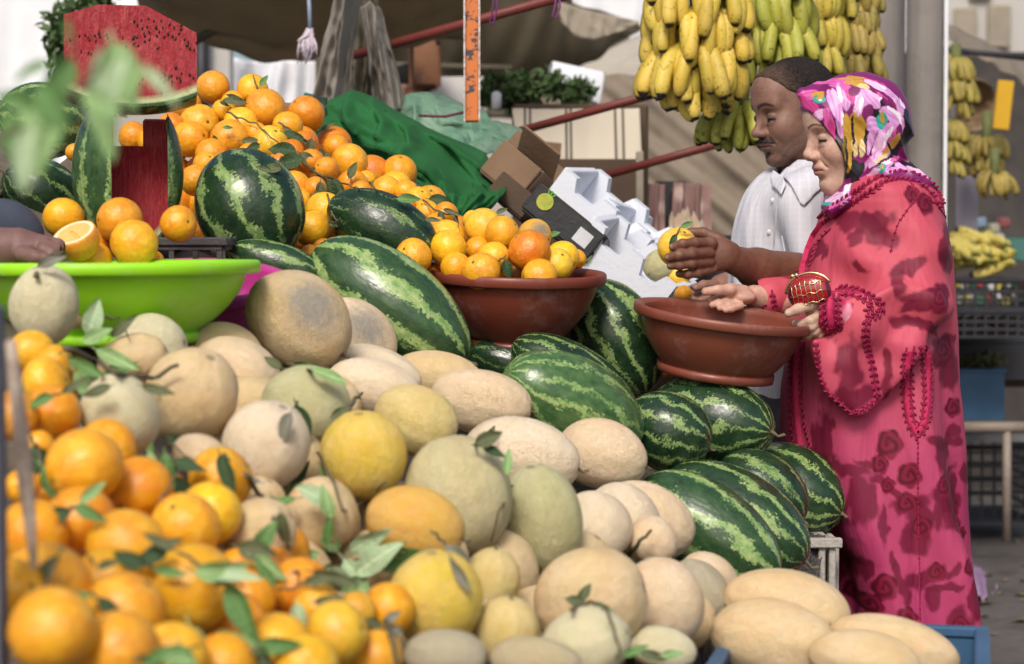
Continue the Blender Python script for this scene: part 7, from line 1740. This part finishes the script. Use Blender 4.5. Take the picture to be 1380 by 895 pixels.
def robe(p):
    d, th, z = body_core(p)
    lowk = np.clip((1.05 - z) / .9, 0, 1)
    d = d + (.007 + .014 * lowk) * np.sin(th * 7 + 1.3 * np.sin(z * 3 + th * 2) + .6) * np.clip((1.25 - z) / .3, 0.15, 1) + .0035 * wav(p, 71, 14)
    d = smin(d, ell(p, npP(1180, 264, cW), (.105, .19, .050), M_rot('Y', 14)), .03)                                  # shoulders
    d = smin(d, cap(p, npP(1208, 292, 3.94), npP(1226, 360, 3.89), .066, .069), .03)                                # upper arm
    d = smin(d, cap(p, npP(1226, 360, 3.89), npP(1232, 410, 3.86), .069, .062), .03)
    d = smin(d, cap(p, npP(1232, 410, 3.86), npP(1165, 420, 3.82), .058, .043), .03)                                 # forearm
    x, y = p[:, 0], p[:, 1]
    x0, z0 = XZ(1180, 400, 3.8)
    dr = poly2(x, z, drape); yy = y - (3.805 + .10 * (x - x0) - .05 * (z - z0) + .010 * np.sin((x - x0) * 55 + 1.5 * np.sin(z * 20)))
    drp = smax(dr, np.abs(yy) - .017, .012) - .004
    d = smin(d, drp, .016)
    # diagonal folds in the sleeve and the elbow crook
    f = np.sin((x * .72 + z) * 46 + 2.0 * wav(p, 72, 9)); nearw = np.clip((3.93 - y) / .05, 0, 1) * np.clip((z - 1.02) / .06, 0, 1)
    d = d + .0075 * f * nearw * np.clip((1.38 - z) / .15, 0, 1)
    # crease between arm and chest
    d = smax(d, -chain(p, [npP(1205, 300, 3.83), npP(1203, 345, 3.80), npP(1195, 385, 3.77)], [.003, .007, .004]), .016)
    d = smin(d, cap(p, npP(1075, 400, 4.12), npP(1034, 401, 4.055), .046, .040), .02)                                # far sleeve
    return smax(d, .045 + .01 * np.sin(th * 7) - z, .004)
lo = npP(1020, 340, cW) - np.array([0, .42, 0]); lo[2] = .02
V, Q = sdf_mesh(robe, lo, npP(1345, 225, cW) + np.array([0, .34, 0]), .0037, 2.6)
RS, RSd = (.125, .002, .020), (.07, .002, .010)
def robe_col(V):
    p = V.astype(f32); n1 = np.clip(wav(p, 81, 9) * .6 + .5, 0, 1)[:, None]; n2 = np.clip(wav(p, 82, 17) * .9, 0, 1)[:, None]
    zz = np.clip((p[:, 2] - .75) / .4, 0, 1)[:, None]
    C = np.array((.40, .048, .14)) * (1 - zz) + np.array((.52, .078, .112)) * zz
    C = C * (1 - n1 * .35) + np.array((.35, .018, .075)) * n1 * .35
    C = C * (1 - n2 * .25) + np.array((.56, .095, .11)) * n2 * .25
    k = cW / F
    wx, wz = wav(p, 83, 60) * .008 + wav(p, 85, 160) * .004, wav(p, 84, 60) * .008 + wav(p, 86, 160) * .004
    wn = wav(p, 87, 120)
    stain = [(1165, 308, 34, 12, -30), (1178, 300, 20, 10, 20), (1150, 322, 12, 6, 40), (1152, 359, 10, 4, -10), (1105, 342, 6, 14, -30), (1215, 358, 22, 6, 15), (1200, 378, 8, 14, 0), (1270, 335, 8, 22, -15), (1276, 352, 10, 12, 30), (1235, 395, 30, 6, 15), (1248, 402, 14, 12, 0), (1222, 412, 22, 5, 20), (1232, 440, 26, 5, -20), (1205, 432, 14, 5, -20), (1262, 396, 6, 10, -30), (1270, 460, 18, 6, 20), (1262, 480, 14, 8, -20), (1280, 500, 14, 16, -10), (1275, 470, 10, 14, 30), (1268, 592, 28, 5, -15), (1262, 612, 10, 16, 0), (1285, 585, 10, 6, 0), (1140, 628, 22, 6, -10), (1160, 620, 18, 3, -15), (1150, 664, 14, 20, 0), (1216, 672, 22, 7, 20), (1225, 690, 12, 18, 0), (1222, 718, 16, 14, 0), (1262, 665, 18, 10, -30), (1274, 684, 18, 14, 20), (1250, 678, 8, 16, 0), (1286, 706, 12, 8, 0), (1268, 640, 20, 4, 30), (1284, 655, 6, 14, 0), (1195, 660, 16, 4, -40), (1176, 700, 6, 16, 0), (1240, 768, 24, 8, 25), (1262, 782, 26, 4, 10), (1244, 798, 10, 14, 0), (1275, 760, 12, 4, 40), (1280, 838, 14, 18, -10), (1240, 848, 20, 8, 0), (1205, 780, 6, 20, 20), (1142, 780, 8, 24, 0), (1170, 640, 10, 4, 0), (1130, 500, 14, 30, 0), (1140, 530, 24, 12, 10), (1108, 600, 10, 30, 0), (1185, 500, 6, 20, 0), (1300, 800, 6, 20, 0), (1150, 760, 12, 8, 0), (1190, 745, 4, 12, 0), (1305, 640, 6, 12, 0)]
    front = (p[:, 1] < cW + .02)
    for (cx, cy, rx, ry, an) in stain:
        X0, Z0 = XZ(cx, cy, 3.9); a = math.radians(an); dx, dz = p[:, 0] + wx - X0, p[:, 2] + wz - Z0
        u, v = (dx * math.cos(a) + dz * math.sin(a)) / (rx * k * 1.25), (-dx * math.sin(a) + dz * math.cos(a)) / (ry * k * 1.5)
        w = (np.clip(1.12 - np.sqrt(u * u + v * v) + .22 * wn, 0, .30) / .30 * .86 * front)[:, None]
        C = C * (1 - w) + np.array(RS) * w
    roses = [(1224, 264, 12), (1243, 276, 14), (1190, 594, 18), (1176, 620, 13), (1215, 635, 16), (1187, 648, 11), (1286, 550, 14), (1212, 672, 14), (1285, 690, 12), (1302, 723, 9), (1298, 757, 11), (1180, 780, 17), (1165, 806, 15), (1208, 820, 15), (1282, 834, 12), (1250, 762, 12), (1262, 650, 13), (1230, 704, 13), (1270, 470, 14), (1250, 400, 12)]
    for (cx, cy, r) in roses:
        X0, Z0 = XZ(cx, cy, 3.9); dx, dz = (p[:, 0] + wx * .25 - X0) / (r * k), (p[:, 2] + wz * .25 - Z0) / (r * k * 1.1)
        rr2 = np.sqrt(dx * dx + dz * dz); t = np.arctan2(dz, dx); edge = 1 + .08 * np.sin(5 * t + cx)
        w = (np.clip((edge - rr2) / .15, 0, 1) * front)[:, None]
        sw = .5 + .5 * np.sin(rr2 * 11 + t * 1.0 + .7 * np.sin(3 * t)); cc = np.array(RSd) * (1 - sw[:, None]) + np.array((.22, .006, .035)) * sw[:, None]
        C = C * (1 - w) + cc * w
    # far side keeps an all-over rose pattern
    b = (~front) * np.clip(wav(p, 88, 28) * 2 - .6, 0, 1) * .8; C = C * (1 - b[:, None]) + np.array(RS) * b[:, None]
    return C
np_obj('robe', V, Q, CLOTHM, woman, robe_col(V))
def cuff(p):
    d = cap(p, npP(1150, 420, 3.82), npP(1116, 420, 3.81), .040, .041); d = smin(d, ell(p, npP(1116, 420, 3.81), (.014, .036, .040)), .01)
    d = d + .0015 * np.sin(p[:, 0] * 300)
    return smax(d, -(cap(p, npP(1140, 420, 3.815), npP(1095, 420, 3.81), .034, .034)), .003)
V, Q = sdf_mesh(cuff, npP(1085, 465, 3.72), npP(1180, 375, 3.92), .0026)
np_obj('cuff', V, Q, SILKM, woman, paint(V, (.42, .02, .08), [(1140, 425, 12, 18, 0, (.66, .22, .30), .5), (1142, 432, 7, 9, 20, (.72, .38, .46), .6), (1150, 405, 8, 6, 0, (.70, .14, .16), .6)], 3.8))
robe_all = lambda p: np.minimum(np.minimum(robe(p), cuff(p)), smin(scarf(p), robe(p) + .3, .001))
# braided trims
BRD = simple('braid_crimson', (.30, .006, .055), (.20, .004, .035), 60, .6)
def braid(path, name='braid_trim', sp=.0105, r=.0045, wide=1.0, d1=4.9, fn=None, zig=.35, close=False):
    fn = fn or robe; P2 = []
    for (a, b) in zip(path, path[1:]):
        n = max(2, int(math.hypot(b[0] - a[0], b[1] - a[1]) / 2.2))
        for i in range(n): P2.append((a[0] + (b[0] - a[0]) * i / n, a[1] + (b[1] - a[1]) * i / n))
    P2.append(path[-1]); pts = []
    for x, y in P2:
        h_ = march(fn, x, y, 3.5, 4.6)
        if h_ and (not pts or abs(h_.y - pts[-1].y) < .05 or True): pts.append(h_)
    if len(pts) < 3: return
    m = MB(); L = 0; last = None; acc = 0; k = 0
    m.tube([p + Vector((0, -.001, 0)) for p in pts], r * .55, 6)
    for a, b in zip(pts, pts[1:]):
        if (b - a).length > .06: continue
        acc += (b - a).length
        if acc >= sp:
            acc = 0; k += 1; t = (b - a).normalized(); sd_ = t.cross(Vector((0, -1, 0)))
            if sd_.length < .1: sd_ = Vector((1, 0, 0))
            sd_.normalize()
            for s_ in ((-1, 1) if wide else (0,)):
                c = b + sd_ * s_ * r * zig * 2.2 * wide + Vector((0, -r * .5, 0)); M = basis((t + sd_ * s_ * .8), (0, -1, 0))
                m.ball(c, (r * .55, r * .6, r * 1.15), 7, 5, M=M)
    m.build(name, BRD, woman)
def band(path, w=.008, name='trim_band', fn=None):
    fn = fn or robe; pts = [march(fn, *q, 3.5, 4.6) for q in path]; pts = [p for p in pts if p]
    if len(pts) > 1:
        m = MB(); vs = []; 
        for i, p in enumerate(pts):
            a, b = pts[max(i - 1, 0)], pts[min(i + 1, len(pts) - 1)]; t = (b - a).normalized(); s_ = t.cross(Vector((0, -1, 0))).normalized() * w
            vs += [p + s_ + Vector((0, -.001, 0)), p + s_ * .8 + Vector((0, -.0035, 0)), p - s_ * .8 + Vector((0, -.0035, 0)), p - s_ + Vector((0, -.001, 0))]
        m.add(vs, [(i * 4 + j, i * 4 + j + 1, i * 4 + 5 + j, i * 4 + 4 + j) for i in range(len(pts) - 1) for j in range(3)]); m.build(name, simple('band_pink', (.55, .02, .10), None, 60) if 'band_pink' not in bpy.data.materials else bpy.data.materials['band_pink'], woman)
def dens(path, n=6): return [(a[0] + (b[0] - a[0]) * i / n, a[1] + (b[1] - a[1]) * i / n) for a, b in zip(path, path[1:]) for i in range(n)] + [path[-1]]
both = lambda p: np.minimum(robe(p), scarf(p) + .004)
braid([(1098, 300), (1109, 290), (1120, 281), (1140, 268), (1157, 257), (1172, 246), (1190, 237), (1212, 233), (1232, 236), (1250, 244), (1262, 256), (1269, 275)], r=.0055, fn=both)
braid([(1104, 306), (1122, 294), (1142, 280), (1160, 268), (1176, 256), (1192, 246), (1212, 242), (1232, 245), (1248, 254), (1258, 266), (1265, 280)], r=.0055, fn=both)
braid([(1099, 298), (1093, 312), (1088, 326), (1083, 340), (1079, 356), (1075, 372)], r=.0052)
braid([(1120, 308), (1108, 320), (1101, 330), (1096, 346), (1092, 360), (1089, 372)], r=.0046)
band(dens([(1110, 302), (1098, 318), (1090, 338), (1085, 356), (1082, 370)]), .010)
braid([(1069, 455), (1067, 480), (1066, 514), (1067, 560), (1070, 598)], r=.0052)
braid([(1084, 460), (1081, 490), (1081, 530), (1085, 570), (1094, 604)], r=.0046)
band(dens([(1076, 460), (1074, 514), (1077, 570), (1081, 600)]), .009)
braid([(1220, 238), (1232, 252), (1240, 263), (1232, 270), (1222, 284), (1211, 300), (1204, 320), (1200, 342)], r=.0028, wide=.5)
braid([(1246, 266), (1262, 275), (1274, 292), (1280, 312), (1283, 336)], r=.0028, wide=.5)
braid([(1237, 590), (1237, 650), (1238, 720), (1239, 790), (1240, 860)], r=.0022, wide=.5, sp=.008)
for pth in ([(1222, 468), (1217, 490), (1217, 530), (1221, 562), (1228, 582), (1236, 590), (1245, 582), (1252, 560), (1255, 530), (1254, 495), (1247, 468)], [(1232, 466), (1228, 500), (1228, 540), (1232, 570), (1237, 578), (1242, 568), (1245, 540), (1244, 500), (1240, 466)]):
    braid(pth, r=.0042)
band(dens([(1226, 474), (1222, 500), (1223, 540), (1227, 566), (1236, 584)]), .006); band(dens([(1249, 474), (1250, 500), (1249, 540), (1246, 566), (1238, 584)]), .006)
braid([(1126, 390), (1140, 388), (1156, 391), (1170, 398), (1182, 405), (1189, 412), (1186, 421), (1176, 427), (1168, 430), (1166, 452), (1170, 476), (1176, 500), (1180, 522), (1182, 538)], r=.0056)
braid([(1132, 397), (1150, 399), (1166, 405), (1176, 414), (1168, 420)], r=.0050)
braid([(1182, 538), (1172, 546), (1160, 553), (1150, 558), (1138, 548), (1124, 536), (1114, 526), (1107, 508), (1102, 488), (1099, 462)], r=.0042)
cf = lambda p: np.minimum(cuff(p), robe(p))
for x in (1109, 1115, 1125, 1131): braid([(x - 1, 396), (x - 2, 408), (x - 1, 422), (x, 436), (x + 3, 446)], r=.0044, fn=cf)
band(dens([(1119, 397), (1118, 420), (1121, 445)]), .006, fn=cf)
for x in (1018, 1026, 1040): braid([(x, 391), (x + 1, 400), (x + 4, 412)], r=.0042)
# legs and shoes under the robe
V, Q = shoes(wf.x + .02, cW, (-.08, .08)); np_obj('shoes', V, Q, simple('shoe_black', (.02, .018, .018), None, 12, .5), woman)

# purse -------------------------------------------------------------
pu = empty('purse', P(1092, 410, 3.80), 'small burgundy clasp purse with gold crackle lines in her hand', 'purse')
PR = np.array(M_rot('Y', -14) @ M_rot('Z', -22), dtype=f32); pc = npP(1090, 392, 3.79)
def purse(p):
    q = (p - pc) @ PR; d = ell(q, (0, 0, -.004), (.044, .020, .036)); return smax(smax(d, -(q[:, 2] + .024), .008), ell(q, (0, 0, -.004), (.043, .03, .035)), .004)
V, Q = sdf_mesh(purse, pc - .06, pc + .06, .0016)
q = (V.astype(f32) - pc) @ PR
LAC = Mat('purse_lacquer', .12, .6); at_ = N(LAC.nt, 'ShaderNodeAttribute', attribute_name='Col'); LAC.col(at_.outputs['Color']); LAC.b.inputs['Coat Weight'].default_value = .6
pcx = np.where(np.abs(q[:, 0] - .004) < .032, 1, 0)[:, None]
np_obj('pouch', V, Q, LAC.m, pu, np.array((.09, .006, .018)) * (1 - pcx) + np.array((.32, .004, .012)) * pcx)
GOLD = Mat('gold', .25, .6); GOLD.col((.75, .55, .28)); GOLD.b.inputs['Metallic'].default_value = 1.0; GOLD = GOLD.m
m = MB()
def pp(x, z):
    y = -.021 * math.sqrt(max(0, 1 - (x / .045) ** 2 - ((z + .004) / .037) ** 2)) - .0008; return Vector(pc + np.array([x, y, z], f32) @ PR.T)
for k in range(-3, 4):
    x = k * .0105; m.tube([pp(x * .9 + .001 * math.sin(z * 400 + k), z) for z in np.linspace(-.026, .026 - abs(x) * .25, 9)], .0009, 6)
for z in (-.022, -.004, .014): m.tube([pp(x, z + .002 * math.sin(x * 300)) for x in np.linspace(-.034, .034, 17)], .0009, 6)
m.build('gold_lines', GOLD, pu)
m = MB(); m.tube([Vector(pc + np.array([.046 * math.cos(a), 0, -.004 + .038 * math.sin(a)], f32) @ PR.T) for a in np.linspace(.3, 2.95, 24)], .0028, 8); m.build('clasp_frame', GOLD, pu)
m = MB(); 
for s_ in (-1, 1): m.ball(Vector(pc + np.array([-.020 + s_ * .004, 0, .034], f32) @ PR.T), .005, 10, 8)
m.build('clasp', GOLD, pu)

# ---- vendor arm at left edge and a half hidden person far behind
ven = empty('person', P(-120, 340, 3.05), 'vendor at the left edge, only one hand showing over the lime bowl', 'person'); ven.location.z = 0
vx = P(-150, 340, 3.25).x
def vend(p):
    d = cap(p, npP(-70, 345, 3.22), npP(22, 334, 3.24), .048, .033)
    d = smin(d, ell(p, npP(45, 333, 3.25), (.042, .036, .022)), .015)
    for i, (a, b, c) in enumerate([((62, 330, 3.22), (76, 337, 3.215), (86, 344, 3.22)), ((60, 326, 3.24), (78, 330, 3.24), (88, 337, 3.24)), ((58, 336, 3.21), (70, 342, 3.205), (76, 347, 3.21)), ((58, 328, 3.27), (74, 329, 3.275), (84, 334, 3.28))]):
        d = smin(d, chain(p, [npP(*a), npP(*b), npP(*c)], [.0105, .0098, .0082]), .006)
    d = smin(d, chain(p, [npP(30, 342, 3.20), npP(48, 347, 3.185), npP(60, 348, 3.185)], [.014, .011, .009]), .006)
    return d
V, Q = sdf_mesh(vend, npP(-110, 390, 3.10), npP(100, 300, 3.36), .0025)
HV = Head((vx - .02, 3.35, 1.52), 90, 10, 1.0)
Vh, Qh = sdf_mesh(lambda p: smin(HV.sdf(p), cap(p, HV.wld((-.03, 0, -.07)), (vx - .02, 3.40, 1.28), .055, .062), .02), HV.c - .26, HV.c + np.array([.18, .18, .16]), .004)
Vj, Qj = joinVQ([(V, Q), (Vh, Qh)])
np_obj('body', Vj, Qj, SKINM, ven, np.concatenate([np.tile(np.array((.20, .11, .095)), (len(V), 1)), skin(HV, Vh, MSK, MDK, (.21, .09, .07), (.02, .015, .012))]))
def vshirt(p):
    d = ell(p, (vx, 3.42, 1.05), (.20, .13, .30)); d = smin(d, cap(p, (vx - .16, 3.42, 1.27), (vx + .14, 3.42, 1.27), .065), .05)
    d = smin(d, cap(p, (vx + .15, 3.40, 1.27), npP(-90, 350, 3.22), .062, .055), .03); d = smin(d, cap(p, (vx - .19, 3.42, 1.27), (vx - .22, 3.36, 1.0), .06, .05), .03)
    return d + .004 * wav(p, 91, 20)
V, Q = sdf_mesh(vshirt, (vx - .34, 3.1, .75), (vx + .42, 3.6, 1.36), .008); np_obj('shirt', V, Q, simple('vendor_shirt', (.06, .07, .10), None, 8, .9), ven)
def vleg(p):
    d = None
    for s in (-.09, .09):
        e = smin(cap(p, (vx + s, 3.42, .85), (vx + s, 3.40, .48), .095, .07), cap(p, (vx + s, 3.40, .48), (vx + s, 3.43, .06), .07, .055), .03); d = e if d is None else smin(d, e, .03)
    return d
V, Q = sdf_mesh(vleg, (vx - .25, 3.2, -.01), (vx + .25, 3.6, 1.0), .01); np_obj('trousers', V, Q, simple('vendor_trousers', (.04, .04, .045), None, 8, .9), ven)
fp = empty('person', P(552, 340, 8.4), 'dark haired person half hidden far behind the pale green tarpaulin', 'person'); fp.location.z = 0
HF = Head(npP(552, 128, 8.4), 75, 5, 1.0)
V, Q = sdf_mesh(lambda p: smin(HF.sdf(p), cap(p, HF.wld((-.03, 0, -.07)), HF.wld((-.03, 0, -.22)), .055, .06), .02), HF.c - .26, HF.c + .18, .006)
np_obj('body', V, Q, SKINM, fp, skin(HF, V, (.30, .16, .11), MDK, (.25, .1, .08), (.02, .015, .012)))
def fh(p): q = HF.loc(p); return smax(HF.sdf(p) - .012, poly2(q[:, 0], q[:, 2], [(.10, .045), (.10, .2), (-.2, .2), (-.2, -.08), (-.03, -.05), (.02, .0), (.05, .04)]), .005)
V, Q = sdf_mesh(fh, HF.c - .2, HF.c + .2, .006); np_obj('hair', V, Q, HAIRM, fp, np.tile(np.array((.012, .010, .010)), (len(V), 1)))
hz = HF.c
def fsh(p):
    d = ell(p, (hz[0], hz[1] + .02, hz[2] - .52), (.21, .13, .34)); d = smin(d, cap(p, (hz[0] - .15, hz[1], hz[2] - .25), (hz[0] + .15, hz[1], hz[2] - .25), .07), .05)
    for s in (-1, 1): d = smin(d, cap(p, (hz[0] + s * .2, hz[1], hz[2] - .28), (hz[0] + s * .24, hz[1] - .05, hz[2] - .75), .06, .05), .03); d = smin(d, cap(p, (hz[0] + s * .09, hz[1], hz[2] - .8), (hz[0] + s * .1, hz[1], .06), .10, .06), .03)
    return d
V, Q = sdf_mesh(fsh, (hz[0] - .35, hz[1] - .25, 0), (hz[0] + .35, hz[1] + .25, hz[2] - .15), .014); np_obj('clothes', V, Q, simple('far_clothes', (.10, .09, .09), None, 8, .9), fp)
